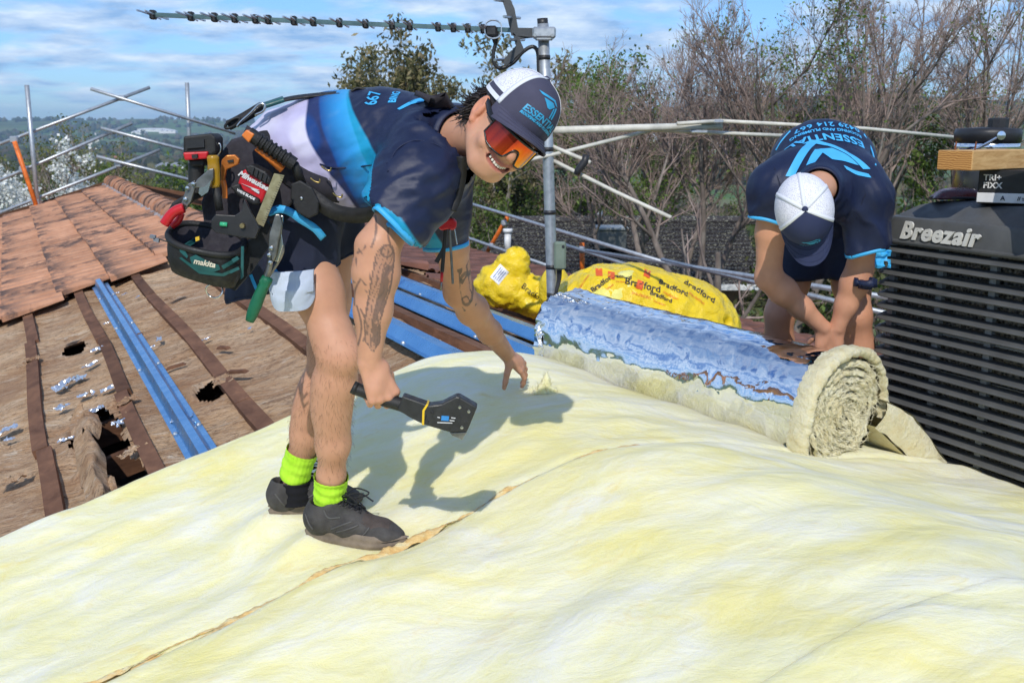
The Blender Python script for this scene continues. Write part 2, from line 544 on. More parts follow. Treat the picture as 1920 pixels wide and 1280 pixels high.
def normals(V, F):
    k = F.shape[1]; N = np.zeros_like(V)
    fn = np.cross(V[F[:, 2]] - V[F[:, 0]], V[F[:, k - 1]] - V[F[:, 1]]) if k == 4 else np.cross(V[F[:, 1]] - V[F[:, 0]], V[F[:, 2]] - V[F[:, 0]])
    for i in range(k): np.add.at(N, F[:, i], fn)
    return N / (np.linalg.norm(N, axis=1)[:, None] + 1e-12)
def drop_faces(V, F, keep):
    F = F[keep]; used = np.unique(F); m = np.full(len(V), -1); m[used] = np.arange(len(used))
    return V[used], m[F].astype(np.int32), used
def loops(F):
    """ordered boundary loops of an open quad mesh"""
    k = F.shape[1]; e = np.concatenate([np.stack((F[:, i], F[:, (i + 1) % k]), 1) for i in range(k)])
    key = np.sort(e, 1); n = key.max() + 1; code = key[:, 0].astype(np.int64) * n + key[:, 1]
    u, inv, c = np.unique(code, return_inverse=True, return_counts=True)
    b = e[c[inv] == 1]; nx = {int(a): int(q) for a, q in b}; out = []
    while nx:
        st, cur = next(iter(nx.items())); lp = [st]; del nx[st]
        while cur != st and cur in nx:
            lp.append(cur); cur = nx.pop(cur)
        if len(lp) > 8: out.append(lp)
    return out
def smooth_loop(p, it=6):
    for _ in range(it): p = p * 0.5 + 0.25 * (np.roll(p, 1, 0) + np.roll(p, -1, 0))
    return p
def bvh(V, F): return BVHTree.FromPolygons([tuple(x) for x in V], [tuple(int(i) for i in f) for f in F])

# ------------------------------------------------------------------ lettering, laid onto surfaces
def text_geo(txt, size=1.0, bold=0.0, shear=0.0, extrude=0.0, spacing=1.0):
    cu = bpy.data.curves.new('lettering', 'FONT'); cu.body = txt; cu.size = size; cu.align_x = 'CENTER'; cu.align_y = 'CENTER'
    cu.offset = bold; cu.shear = shear; cu.extrude = extrude; cu.space_character = spacing; cu.resolution_u = 3
    o = bpy.data.objects.new('lettering', cu); COL.objects.link(o)
    dg = bpy.context.evaluated_depsgraph_get(); me = bpy.data.meshes.new_from_object(o.evaluated_get(dg))
    v = np.array([tuple(x.co) for x in me.vertices]); f = [list(p.vertices) for p in me.polygons]
    bpy.data.objects.remove(o); bpy.data.curves.remove(cu); bpy.data.meshes.remove(me)
    return v, f
def poly_geo(polys, step=0.02):
    """flat polygons [(x, y), ...] cut into small triangles so that they can follow a surface"""
    import bmesh
    bm = bmesh.new()
    for p in polys:
        vs = [bm.verts.new((x, y, 0)) for x, y in p]; bm.faces.new(vs)
    bmesh.ops.triangulate(bm, faces=bm.faces[:])
    for _ in range(4):
        es = [e for e in bm.edges if e.calc_length() > step]
        if not es: break
        bmesh.ops.subdivide_edges(bm, edges=es, cuts=1); bmesh.ops.triangulate(bm, faces=bm.faces[:])
    bm.verts.index_update()
    v = np.array([tuple(x.co) for x in bm.verts]); f = [[q.index for q in p.verts] for p in bm.faces]; bm.free()
    return v, f
def on_surface(v, tree, o, ex, ey, back=0.15, off=0.0015, strict=False):
    """lay flat geometry (x along ex, y along ey, centred at o) onto a surface along its own normal"""
    o, ex, ey = (np.asarray(q, float) for q in (o, ex, ey))
    ex = ex / np.linalg.norm(ex); ey = ey - ex * (ey @ ex); ey /= np.linalg.norm(ey); ez = np.cross(ex, ey)
    out = []; miss = 0
    for p in v:
        w = o + ex * p[0] + ey * p[1]
        h = tree.ray_cast(Vector(w + ez * back), Vector(-ez), back * 3)
        if h[0] is None or (strict and abs(np.dot(np.array(h[0]) - o, ez)) > .16): miss += 1
        out.append(np.array(h[0]) + ez * (off + p[2]) if h[0] is not None else w + ez * (p[2]))
    return None if strict and miss else np.array(out)
def spline(p, n_=60):
    p = np.asarray(p, float); out = []
    q = np.concatenate((2 * p[:1] - p[1:2], p, 2 * p[-1:] - p[-2:-1]))
    for i in range(len(p) - 1):
        a, b, c_, d_ = q[i:i + 4]
        for t in np.linspace(0, 1, max(2, n_ // (len(p) - 1)), endpoint=False):
            out.append(0.5 * ((2 * b) + (-a + c_) * t + (2 * a - 5 * b + 4 * c_ - d_) * t * t + (-a + 3 * b - 3 * c_ + d_) * t ** 3))
    out.append(p[-1]); return np.array(out)
def wrinkle(V, F, amp, sc, seed, ridged=0.6, stretch=(1, 1, 1)):
    N = normals(V, F); q = (V - V.mean(0)) * sc * np.asarray(stretch)
    w = fbm(q, 4, seed); r = 1 - 2 * np.abs(fbm(q * 1.3 + 9, 4, seed + 7))
    return V + N * (amp * ((1 - ridged) * w + ridged * r * 0.7))[:, None]
# ------------------------------------------------------------------ the land: one sheet from the garden to the far range
def land(x, y):
    """height of the ground (numpy)"""
    x = np.asarray(x, float); y = np.asarray(y, float)
    r = np.hypot(x, y); az = np.degrees(np.arctan2(x, y))
    z = np.interp(r, [0, 14, 30, 60, 150, 400, 900, 2600, 9000], [0.0, 0.0, -1.6, -5, -15, -32, -40, -42, -40])
    u = np.stack((x / 260, y / 260, np.zeros_like(x)), -1)
    z = z + fbm(u, 3, 3) * np.interp(r, [0, 60, 400, 2000], [0, 0.3, 4, 9])
    # the low range across the left half
    top = 62 + 34 * fbm(np.stack((az / 9.0, np.zeros_like(az), np.zeros_like(az)), -1), 4, 21) + 20 * np.exp(-((az + 17.5) / 5) ** 2) + 30 * np.exp(-((az + 8.0) / 3.0) ** 2)
    z = z + (top + 20) * sstep(3300, 5600, r) * (1 - 0.35 * sstep(5600, 8500, r)) * (0.9 + 0.2 * fbm(u * 0.35, 4, 9))
    # a nearer wooded rise behind the bare trees
    rise = 120 * sstep(1.0, 9.0, az) * (1 - 0.25 * sstep(24, 40, az)) * (0.9 + 0.28 * fbm(np.stack((az / 6.0, np.zeros_like(az) + 4, np.zeros_like(az)), -1), 3, 31))
    z = z + rise * sstep(1500, 2900, r) * (1 - 0.4 * sstep(3000, 4200, r))
    return z
_ra = np.concatenate(([0.0], np.geomspace(4, 9500, 120)))
_az = np.radians(np.concatenate((np.arange(-180, -45, 6), np.arange(-45, 45, 0.45), np.arange(45, 181, 6))))
gx = _ra[:, None] * np.sin(_az)[None, :]; gy = _ra[:, None] * np.cos(_az)[None, :]
gp = np.stack((gx, gy, land(gx, gy)), -1)
n = NT('ground_cover')
pos = n.co(1.0, kind='World')
big = n.noise(0.0022, 5, 0.55, pos); mid = n.noise(0.02, 5, 0.6, pos); small = n.noise(0.35, 4, 0.6, pos)
c = n.ramp(big, (0.36, (0.07, 0.10, 0.03)), (0.44, (0.13, 0.17, 0.055)), (0.51, (0.10, 0.22, 0.05)), (0.57, (0.20, 0.21, 0.10)), (0.66, (0.06, 0.075, 0.03)))
c = n.mix(n.ramp(mid, (0.46, 0.0), (0.66, 0.7)), c, (0.055, 0.07, 0.03))
c = n.mix(n.ramp(small, (0.35, 0.0), (0.7, 0.35)), c, (0.10, 0.085, 0.05))
n.set(Base_Color=c, Roughness=0.95)
n.b.inputs['Specular IOR Level'].default_value = 0.1
mb = MB().grid(gp[:, ::-1] if False else gp)
obj('ground', (gp.reshape(-1, 3), np.array([f for f in mb.f], np.int32)[:, ::-1]), n.m, smooth=True, kind='structure', at=(0, 0, 0))

# ---- woods of the valley: one mass of crowns nobody could count
def ico(level):
    t = (1 + 5 ** 0.5) / 2
    v = [(-1, t, 0), (1, t, 0), (-1, -t, 0), (1, -t, 0), (0, -1, t), (0, 1, t), (0, -1, -t), (0, 1, -t), (t, 0, -1), (t, 0, 1), (-t, 0, -1), (-t, 0, 1)]
    f = [(0, 11, 5), (0, 5, 1), (0, 1, 7), (0, 7, 10), (0, 10, 11), (1, 5, 9), (5, 11, 4), (11, 10, 2), (10, 7, 6), (7, 1, 8), (3, 9, 4), (3, 4, 2), (3, 2, 6), (3, 6, 8), (3, 8, 9), (4, 9, 5), (2, 4, 11), (6, 2, 10), (8, 6, 7), (9, 8, 1)]
    v = [np.array(p) / np.linalg.norm(p) for p in v]
    for _ in range(level):
        cache = {}; nf = []
        def midp(a, b):
            k = (min(a, b), max(a, b))
            if k not in cache:
                q = v[a] + v[b]; v.append(q / np.linalg.norm(q)); cache[k] = len(v) - 1
            return cache[k]
        for a, b, c_ in f:
            ab, bc, ca = midp(a, b), midp(b, c_), midp(c_, a)
            nf += [(a, ab, ca), (b, bc, ab), (c_, ca, bc), (ab, bc, ca)]
        f = nf
    return np.array(v), np.array(f, np.int32)
ICO1, ICO2 = ico(1), ico(2)
def blobs(cent, rad, hgt, base, cols, seed):
    bv, bf = base; k = len(bv); nb = len(cent)
    g = np.random.default_rng(seed)
    var = [bv * (1 + 0.38 * g.uniform(-1, 1, (k, 1))) for _ in range(12)]
    V = np.empty((nb, k, 3), np.float32); pick = g.integers(0, 12, nb); rot = g.uniform(0, 6.28, nb)
    for i in range(12):
        m = pick == i; c_, s_ = np.cos(rot[m])[:, None], np.sin(rot[m])[:, None]
        b = var[i]
        V[m, :, 0] = (b[:, 0] * c_ - b[:, 1] * s_) * rad[m, None]
        V[m, :, 1] = (b[:, 0] * s_ + b[:, 1] * c_) * rad[m, None]
        V[m, :, 2] = b[:, 2] * hgt[m, None]
    V += cent[:, None, :]
    F = (bf[None] + (np.arange(nb) * k)[:, None, None]).reshape(-1, 3)
    C = np.repeat(cols, k, 0) * (0.8 + 0.4 * g.random((nb * k, 1)))
    return V.reshape(-1, 3), F, C
leafy = NT('far_foliage')
pos = leafy.co(1.0, kind='World')
leafy.set(Base_Color=leafy.mix(0.8, leafy.attr('tone', 'Color'), leafy.ramp(leafy.noise(0.5, 5, 0.7, pos), (0.3, 0.45), (0.7, 1.5)), 'MULTIPLY'), Roughness=0.9)
leafy.b.inputs['Specular IOR Level'].default_value = 0.15
leafy.bump(leafy.noise(0.6, 4, 0.7, pos), 0.8, 1.2)
TONES = np.array([(0.050, 0.062, 0.026), (0.066, 0.074, 0.032), (0.085, 0.075, 0.045), (0.055, 0.085, 0.025), (0.10, 0.085, 0.06), (0.045, 0.05, 0.03), (0.12, 0.11, 0.05)])
def scatter(nn, r0, r1, a0, a1, seed, power=1.0):
    g = np.random.default_rng(seed)
    r = np.exp(g.uniform(math.log(r0), math.log(r1), nn)) if power == 0 else (r0 ** power + g.random(nn) * (r1 ** power - r0 ** power)) ** (1 / power)
    a = np.radians(g.uniform(a0, a1, nn))
    return np.stack((r * np.sin(a), r * np.cos(a)), 1), r, g
parts_v, parts_f, parts_c = [], [], []; off = 0
for (nn, r0, r1, a0, a1, seed, size, base, keepn) in ((5200, 170, 900, -34, 34, 1, 3.0, ICO2, 0.10), (9000, 700, 3000, -34, 34, 2, 5.5, ICO1, 0.0), (7000, 2400, 6200, -36, 36, 3, 8.5, ICO1, -0.02)):
    xy, r, g = scatter(nn, r0, r1, a0, a1, seed, 0.9)
    dens = fbm(np.stack((xy[:, 0] / 240, xy[:, 1] / 330, np.zeros(nn)), 1), 4, 50 + seed)
    m = dens > keepn - 0.04
    xy, r = xy[m], r[m]; k = len(xy)
    rad = size * g.uniform(0.6, 1.5, k); h = rad * g.uniform(0.75, 1.2, k)
    z = land(xy[:, 0], xy[:, 1]) + h * 0.55
    cols = TONES[g.integers(0, len(TONES), k)]
    v, f, c = blobs(np.column_stack((xy, z)), rad, h, base, cols, seed + 5)
    parts_v.append(v); parts_f.append(f + off); parts_c.append(c); off += len(v)
obj('distant_woods', (np.concatenate(parts_v), np.concatenate(parts_f)), leafy.m, smooth=True, kind='stuff', attrs={'tone': np.concatenate(parts_c)}, at=(0, 0, 0))

# ---- houses and sheds far down in the valley
wall_m = [pmat('far_wall_cream', (0.55, 0.50, 0.42), 0.8, bump=0), pmat('far_wall_white', (0.78, 0.78, 0.76), 0.6, bump=0), pmat('far_wall_brick', (0.30, 0.16, 0.11), 0.85, bump=0)]
roof_m = [pmat('far_roof_tile', (0.34, 0.14, 0.09), 0.8, bump=0), pmat('far_roof_grey', (0.26, 0.27, 0.29), 0.7, bump=0), pmat('far_roof_pale', (0.70, 0.71, 0.72), 0.5, bump=0), pmat('far_roof_brown', (0.17, 0.10, 0.07), 0.8, bump=0)]
far_glass = pmat('far_glass', (0.03, 0.04, 0.05), 0.15, bump=0)
def far_house(px, py, d, w, dp, h, rise, wm, rm, label, rot=0.0, group=None, name='house'):
    for d in np.geomspace(60, 6000, 400):          # where the sight line meets the ground
        p = P(px, py + 4, d)
        if p[2] <= float(land(p[0], p[1])): break
    sc_ = d / 600 if name == 'house' else 1.0
    w, dp, h, rise = (max(q, q * sc_ * 0.9) for q in (w, dp, h, rise))
    z = float(land(p[0], p[1])); c, s = math.cos(rot), math.sin(rot)
    ax = np.array(((c, s, 0), (-s, c, 0), (0, 0, 1.)))
    t = thing(name, label, 'house' if name == 'house' else 'shed', (p[0], p[1], z), group)
    top = h
    obj('wall', MB().box((p[0], p[1], z + (top - 1) / 2), (w, dp, top + 1), ax), wm, t)
    hw, hd = w / 2 + 0.5, dp / 2 + 0.5
    v = np.array([(-hw, -hd, 0), (hw, -hd, 0), (hw, hd, 0), (-hw, hd, 0), (-hw * 0.6, 0, rise), (hw * 0.6, 0, rise), (-hw, -hd, -.2), (hw, -hd, -.2), (hw, hd, -.2), (-hw, hd, -.2)]) @ ax + np.array((p[0], p[1], z + top))
    obj('roof', MB().add(v, [(0, 1, 5, 4), (2, 3, 4, 5), (1, 2, 5), (3, 0, 4), (6, 9, 8, 7), (0, 6, 7, 1), (1, 7, 8, 2), (2, 8, 9, 3), (3, 9, 6, 0)]), rm, t)
    for k in range(3):
        q = np.array(((k - 1) * w * 0.3, -dp / 2 - 0.05, 0)) @ ax
        obj('window', MB().box(q + np.array((p[0], p[1], z + top - 1.4)), (w * 0.14, 0.12, 1.2), ax), far_glass, t)
    return t
HS = [(205, 305, 500, 16, 9, 3, 2.2, 0, 0, 'cream house with a red tiled roof left of the birches', 0.2),
      (243, 318, 420, 13, 9, 3, 2.0, 1, 3, 'white house with a brown roof among trees behind the ridge cap', -0.4),
      (228, 333, 330, 12, 8, 3, 1.8, 2, 0, 'brick house with a red roof, lowest above the terracotta ridge', 0.1),
      (318, 316, 450, 15, 9, 3, 2.0, 1, 1, 'white house with a grey roof beside the impact driver', 0.5),
      (150, 322, 460, 12, 8, 3, 1.9, 0, 3, 'cream house with brown roof between two guard rail tubes', -0.2),
      (1235, 268, 900, 22, 12, 4, 2.5, 1, 2, 'pale roofed house seen through the bare branches near the white boom', 0.3),
      (1175, 292, 700, 20, 11, 4, 2.5, 1, 1, 'white house with grey roof under the long white aerial boom', -0.3),
      (1130, 305, 620, 16, 10, 3, 2.0, 0, 1, 'cream house with grey roof left of the crossing white rods', 0.1),
      (1330, 285, 760, 18, 10, 4, 2.0, 1, 2, 'white house with pale roof right of the boom end', 0.0),
      (1385, 300, 640, 15, 10, 3, 2.0, 0, 0, 'cream house with red roof left of the kneeling worker behind branches', 0.4),
      (1290, 312, 560, 14, 9, 3, 2.0, 1, 3, 'white house with brown roof below the end of the boom', -0.5),
      (1705, 300, 800, 18, 10, 4, 2.2, 1, 1, 'white house with grey roof right of the bending worker', 0.2)]
for (px, py, d, w, dp, h, rise, a, b, lab, rot) in HS:
    far_house(px, py, d, w, dp, h, rise, wall_m[a], roof_m[b], lab.replace('kneeling worker', 'worker in the white cap'), rot)
for k, (px, py, w, lab) in enumerate(((290, 247, 120, 'long white shed at the foot of the far hill'), (316, 249, 60, 'small white shed right of the long one below the hill'), (262, 252, 50, 'small white shed left of the long one below the hill'))):
    p = P(px, py, 3000)
    far_house(px, py - 3, 3000, w, 30, 9, 4, wall_m[1], roof_m[2], lab, 0, name='shed')
# ------------------------------------------------------------------ the roof being worked on
tile_mat = NT('terracotta_tile')
wpos = tile_mat.co(1.0, kind='World')
c = tile_mat.ramp(tile_mat.noise(7, 5, 0.6, wpos), (0.3, (0.46, 0.22, 0.125)), (0.7, (0.61, 0.33, 0.20)))
c = tile_mat.mix(1.0, c, tile_mat.ramp(tile_mat.rnd(), (0, 0.78), (1, 1.08)), 'MULTIPLY')
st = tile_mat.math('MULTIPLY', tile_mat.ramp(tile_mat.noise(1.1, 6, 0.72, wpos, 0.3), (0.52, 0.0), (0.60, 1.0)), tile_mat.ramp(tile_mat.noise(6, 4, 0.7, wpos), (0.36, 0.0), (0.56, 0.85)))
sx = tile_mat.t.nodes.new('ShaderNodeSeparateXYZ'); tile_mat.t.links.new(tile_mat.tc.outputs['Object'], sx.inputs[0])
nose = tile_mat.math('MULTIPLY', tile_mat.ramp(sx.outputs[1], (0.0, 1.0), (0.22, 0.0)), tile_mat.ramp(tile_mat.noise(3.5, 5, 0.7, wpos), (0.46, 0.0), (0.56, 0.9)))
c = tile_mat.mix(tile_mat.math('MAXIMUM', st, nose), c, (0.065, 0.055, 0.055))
tile_mat.set(Base_Color=c, Roughness=0.85); tile_mat.b.inputs['Specular IOR Level'].default_value = 0.2
tile_mat.bump(tile_mat.noise(90, 4), 0.25, 0.004)
old_tile = pmat('weathered_tile', (0.20, 0.085, 0.055), 0.8, var=0.45, scale=4, bump=0.3, bscale=50, objvar=0.35)

wood = NT('old_batten_wood')
st_ = wood.co((1, 1, 1), kind='World')
c = wood.ramp(wood.noise(9, 6, 0.65, wood.co((0.5, 0.5, 3), kind='World'), 0.6), (0.25, (0.075, 0.036, 0.022)), (0.55, (0.17, 0.085, 0.05)), (0.8, (0.28, 0.14, 0.075)))
c = wood.mix(1.0, c, wood.ramp(wood.rnd(), (0, 0.7), (1, 1.2)), 'MULTIPLY')
wood.set(Base_Color=c, Roughness=0.85); wood.b.inputs['Specular IOR Level'].default_value = 0.15
wood.bump(wood.noise(40, 5, 0.6), 0.4, 0.006)

sark = NT('old_sarking')
pos = sark.co((1.0, 1.0, 1.0), rot=(0, 0, -TH), kind='World')        # x across, y along the ridge
rp = sark.co((1.0, 3.6, 2.4), rot=(0, 0, -TH), kind='World')
a1 = sark.noise(1.7, 6, 0.65, rp, 1.0); a2 = sark.noise(26, 5, 0.7, pos); a3 = sark.noise(1.3, 4, 0.6, pos)
c = sark.ramp(a1, (0.28, (0.38, 0.215, 0.11)), (0.44, (0.61, 0.39, 0.22)), (0.60, (0.72, 0.51, 0.32)), (0.76, (0.79, 0.63, 0.45)))
c = sark.mix(sark.ramp(a2, (0.32, 0.55), (0.5, 0.0)), c, (0.20, 0.10, 0.055))
c = sark.mix(sark.ramp(a3, (0.35, 0.45), (0.55, 0.0)), c, (0.30, 0.145, 0.075))
c = sark.mix(sark.ramp(sark.noise(60, 2, 0.5, rp), (0.64, 0.0), (0.70, 0.7)), c, (0.80, 0.73, 0.62))
c = sark.mix(sark.ramp(sark.noise(3.8, 6, 0.7, rp, 1.2), (0.56, 0.0), (0.66, 0.7)), c, (0.76, 0.65, 0.50))
c = sark.mix(sark.ramp(sark.noise(5.5, 6, 0.7, pos, 0.8), (0.60, 0.0), (0.68, 0.6)), c, (0.17, 0.095, 0.055))
crk = sark.noise(2.4, 5, 0.6, sark.co((1.0, 5.5, 2.4), rot=(0, 0, -TH + .12), kind='World'), 0.5)
c = sark.mix(sark.ramp(crk, (0.488, 0.0), (0.497, 0.8), (0.503, 0.8), (0.512, 0.0)), c, (0.13, 0.07, 0.04))
c = sark.mix(sark.ramp(sark.noise(0.9, 5, 0.65, pos, 0.5), (0.5, 0.0), (0.68, 0.55)), c, (0.34, 0.19, 0.11))
sark.set(Base_Color=c, Roughness=0.9); sark.b.inputs['Specular IOR Level'].default_value = 0.12
sark.bump(sark.math('ADD', sark.noise(14, 6, 0.7, rp), sark.math('MULTIPLY', a2, 0.6)), 0.9, 0.03)

foil = NT('crinkled_foil')
foil.set(Base_Color=(0.86, 0.87, 0.88), Metallic=0.9, Roughness=0.22)
foil.bump(foil.math('ADD', foil.noise(20, 4, 0.6, None, 0.8), foil.math('MULTIPLY', foil.voro(26), 0.7)), 0.35, 0.02)
steel = NT('blue_coated_steel')
steel.set(Base_Color=steel.ramp(steel.noise(3, 4, 0.6, steel.co((1, 1, 1), kind='World')), (0.3, (0.07, 0.26, 0.55)), (0.7, (0.13, 0.36, 0.66))), Metallic=0.6, Roughness=steel.ramp(steel.noise(18, 4), (0.3, 0.2), (0.7, 0.42)))
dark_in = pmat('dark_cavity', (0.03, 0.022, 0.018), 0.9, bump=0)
galv = NT('galvanised_steel')
gv = galv.voro(40)
galv.set(Base_Color=galv.ramp(galv.math('ADD', galv.math('MULTIPLY', gv, 0.5), galv.noise(12, 4)), (0.3, (0.30, 0.33, 0.36)), (0.9, (0.52, 0.55, 0.57))), Metallic=0.65, Roughness=0.42)

roof = thing('house', 'terracotta tiled house with its roof stripped to battens and old sarking around the workers', 'house', RP(3, VR))
U3 = np.array((UX, UY, 0.0))
def slope_ax(v):
    t = TL if v < VR else -TR
    a = np.array((VX, VY, t)); a /= np.linalg.norm(a)
    return np.array((U3, a, np.cross(U3, a) * (1 if np.cross(U3, a)[2] > 0 else -1)))
# roof space shade painted as near-black sheets, seen through tears and along the cut
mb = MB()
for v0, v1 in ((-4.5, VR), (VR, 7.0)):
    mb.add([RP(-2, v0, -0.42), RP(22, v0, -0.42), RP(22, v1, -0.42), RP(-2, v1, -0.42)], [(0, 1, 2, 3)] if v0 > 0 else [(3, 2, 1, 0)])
obj('roof_space_shade', mb, dark_in, roof)
mb = MB()
for v in (-4.5, 7.0):
    mb.box(RP(10, v, -2.3), (24, 0.2, 3.8), np.array((U3, (VX, VY, 0), (0, 0, 1.))))
for s in (-1.9, 21.2):
    a, b, c = RP(s, -4.4, -0.2), RP(s, VR, -0.2), RP(s, 6.9, -0.2)
    g0, g1 = a.copy(), c.copy(); g0[2] = 0.0; g1[2] = 0.0
    d_ = U3 * 0.2
    mb.add([g0, g1, c, b, a, g0 + d_, g1 + d_, c + d_, b + d_, a + d_], [(0, 1, 2, 3, 4), (9, 8, 7, 6, 5), (0, 5, 6, 1), (1, 6, 7, 2), (2, 7, 8, 3), (3, 8, 9, 4), (4, 9, 5, 0)])
obj('wall', mb, pmat('house_brick', (0.34, 0.2, 0.14), 0.85), roof)
# rafters run up the slopes
for k in range(36):
    s = -1.6 + 0.62 * k
    for v0, v1 in ((-4.4, VR - 0.02), (VR + 0.02, 6.9)):
        if s > 10.2 and v0 < 0: continue
        if s > 13: continue
        m_ = (v0 + v1) / 2
        obj('rafter', MB().box((RP(s, v0, -0.13) + RP(s, v1, -0.13)) / 2, (0.05, np.linalg.norm(RP(s, v0) - RP(s, v1)), 0.12), slope_ax(m_)), wood.m, roof)
# old wooden battens, each in two or three lengths with butted ends
def batten(v, s0, s1, w, h, mt, name='batten', lift=0.0, wob=0.0, seed=0):
    g = random.Random(seed * 77 + int(v * 100)); n_ = 16
    ss = np.linspace(s0, s1, n_)
    ax = slope_ax(v)
    p = np.array([RP(s, v + (wob * math.sin(s * 1.7 + seed)), lift + g.uniform(-1, 1) * wob * 0.2) for s in ss])
    mb = MB(); vs = []
    for q in p:
        for a, b in ((-1, 0), (1, 0), (1, 1), (-1, 1)): vs.append(q + ax[1] * a * w / 2 + ax[2] * (b * h))
    fs = []
    for i in range(n_ - 1):
        for j in range(4):
            j2 = (j + 1) % 4; fs.append((i * 4 + j, i * 4 + j2, (i + 1) * 4 + j2, (i + 1) * 4 + j))
    e = (n_ - 1) * 4
    fs += [(3, 2, 1, 0), (e, e + 1, e + 2, e + 3)]
    mb.add(vs, fs)
    return obj(name, mb, mt, roof)
LB = [-3.9, -3.35, -2.8, -2.25, -1.7, -1.15, -0.62, 0.05, 0.47, 0.93, 1.36]
for i, v in enumerate(LB):
    cuts = sorted([2.6, 10.8] + [R.uniform(4.6, 6.6), R.uniform(7.0, 9.0)])
    if v > 0: cuts[1] = 4.9 + 0.5 * (i % 3)
    for a, b in zip(cuts[:-1], cuts[1:]):
        batten(v + R.uniform(-.012, .012), a + 0.004, b - 0.004, 0.075 + R.uniform(-.006, .006), 0.045, wood.m, wob=0.008, seed=i)
RB = [2.08, 2.42, 3.02, 3.36]
for i, v in enumerate(RB):
    cuts = [3.2, R.uniform(5.2, 6.5), R.uniform(8, 9.5), 13.5]
    for a, b in zip(cuts[:-1], cuts[1:]):
        batten(v + R.uniform(-.02, .02), a + 0.004, b - 0.004, 0.10, 0.05, wood.m, wob=0.012, seed=20 + i)
# new blue steel battens: a hat section with two flanges
def hat(v, s0, s1, w=0.12, fl=0.035, h=0.055, lift=0.045):
    ax = slope_ax(v); a = RP(s0, v, lift); b = RP(s1, v, lift)
    prof = [(-w / 2 - fl, 0), (-w / 2, 0), (-w / 2 + 0.025, h), (w / 2 - 0.025, h), (w / 2, 0), (w / 2 + fl, 0)]
    vs = []
    for q in (a, b):
        for x, z in prof: vs.append(q + ax[1] * x + ax[2] * z)
        for x, z in prof[::-1]: vs.append(q + ax[1] * x + ax[2] * (z - 0.004))
    n_ = 12
    fs = [(j, (j + 1) % n_, n_ + (j + 1) % n_, n_ + j) for j in range(n_)]
    fs += [tuple(range(n_))[::-1], tuple(range(n_, 2 * n_))]
    o = obj('steel_batten', MB().add(vs, fs), steel.m, roof)
    for k in range(4):
        s = s0 + (s1 - s0) * (0.12 + 0.25 * k)
        for e in (-1, 1):
            obj('screw', MB().lathe([(0, 0.012), (0.008, 0.011), (0.012, 0.004), (0.012, 0)], RP(s, v, lift) + ax[1] * e * (w / 2 + fl / 2), ax, 8), galv.m, o)
hat(0.63, 4.12, 9.75, w=0.085, fl=.024); hat(1.72, 4.15, 9.0, w=0.14, lift=0.03); hat(2.28, 4.2, 12.5); hat(2.74, 4.2, 12.5, w=0.15)
hat(-3.05, 4.3, 9.5)
# old sarking between the battens: sagging, ribbed, torn sheets
HOLES = [(5.35, 0.29, 0.62, 0.12), (4.62, 0.36, 0.30, 0.07), (5.35, 0.83, 0.17, 0.085), (5.9, -0.28, 0.20, 0.10), (7.6, 0.3, 0.12, 0.07)]
def sheet(s0, s1, v0, v1, seed, sag=0.05, bulge=0.03):
    ns, nv = (int((s1 - s0) / 0.035), max(6, int((v1 - v0) / 0.03))) if v0 < 0 or v0 > 1.3 else (int((s1 - s0) / 0.015), int((v1 - v0) / 0.014))
    S, V = np.meshgrid(np.linspace(s0, s1, ns), np.linspace(v0, v1, nv), indexing='ij')
    q = np.stack((S, V, np.full_like(S, seed)), -1)
    z = 0.012 + bulge * fbm(q * np.array((1.1, 2.5, 1)), 4, seed) + 0.014 * fbm(q * np.array((9, 3, 1)), 3, seed + 9) - sag * np.sin(np.pi * (V - v0) / (v1 - v0)) * (0.4 + 0.6 * np.abs(np.sin(np.pi * (S + 1.6) / 0.62)))
    keep = np.ones((ns - 1, nv - 1), bool)
    sc = (S[:-1, :-1] + S[1:, 1:]) / 2; vc = (V[:-1, :-1] + V[1:, 1:]) / 2
    wob = 0.35 * fbm(np.stack((sc * 6, vc * 9, np.zeros_like(sc)), -1), 3, 5)
    for hs, hv, hl, hw in HOLES:
        dd = np.hypot((sc - hs) / hl, (vc - hv) / hw)
        keep &= dd + wob > 1
        dv = np.hypot((S - hs) / hl, (V - hv) / hw)
        z = z + 0.05 * np.exp(-((dv - 1.15) / 0.25) ** 2) * (0.4 + fbm(q * 7, 2, seed + 3))
    if v0 < VR: zz = roof_h(0) * 0 + (-HR - TL * (VR - V))
    else: zz = -HR - TR * (V - VR)
    pts = np.stack((S * UX + V * VX, S * UY + V * VY, CZ + zz + z), -1)
    mb = MB().grid(pts, keep=keep)
    return obj('sarking_sheet', mb, sark.m, roof, smooth=True)
edges = [-3.9, -2.8, -1.7, -0.62, 0.05, 0.47, 0.93, 1.36, VR]
for i in range(len(edges) - 1):
    sheet(2.6, 10.9, edges[i] + 0.01, edges[i + 1] - 0.01, 3 + i, sag=0.025 if i < 3 else 0.018, bulge=0.035)
redges = [VR, 2.08, 2.42, 3.02, 3.36, 3.75]
for i in range(len(redges) - 1):
    sheet(3.0, 13.5, redges[i] + 0.01, redges[i + 1] - 0.01, 13 + i, sag=0.06, bulge=0.04)
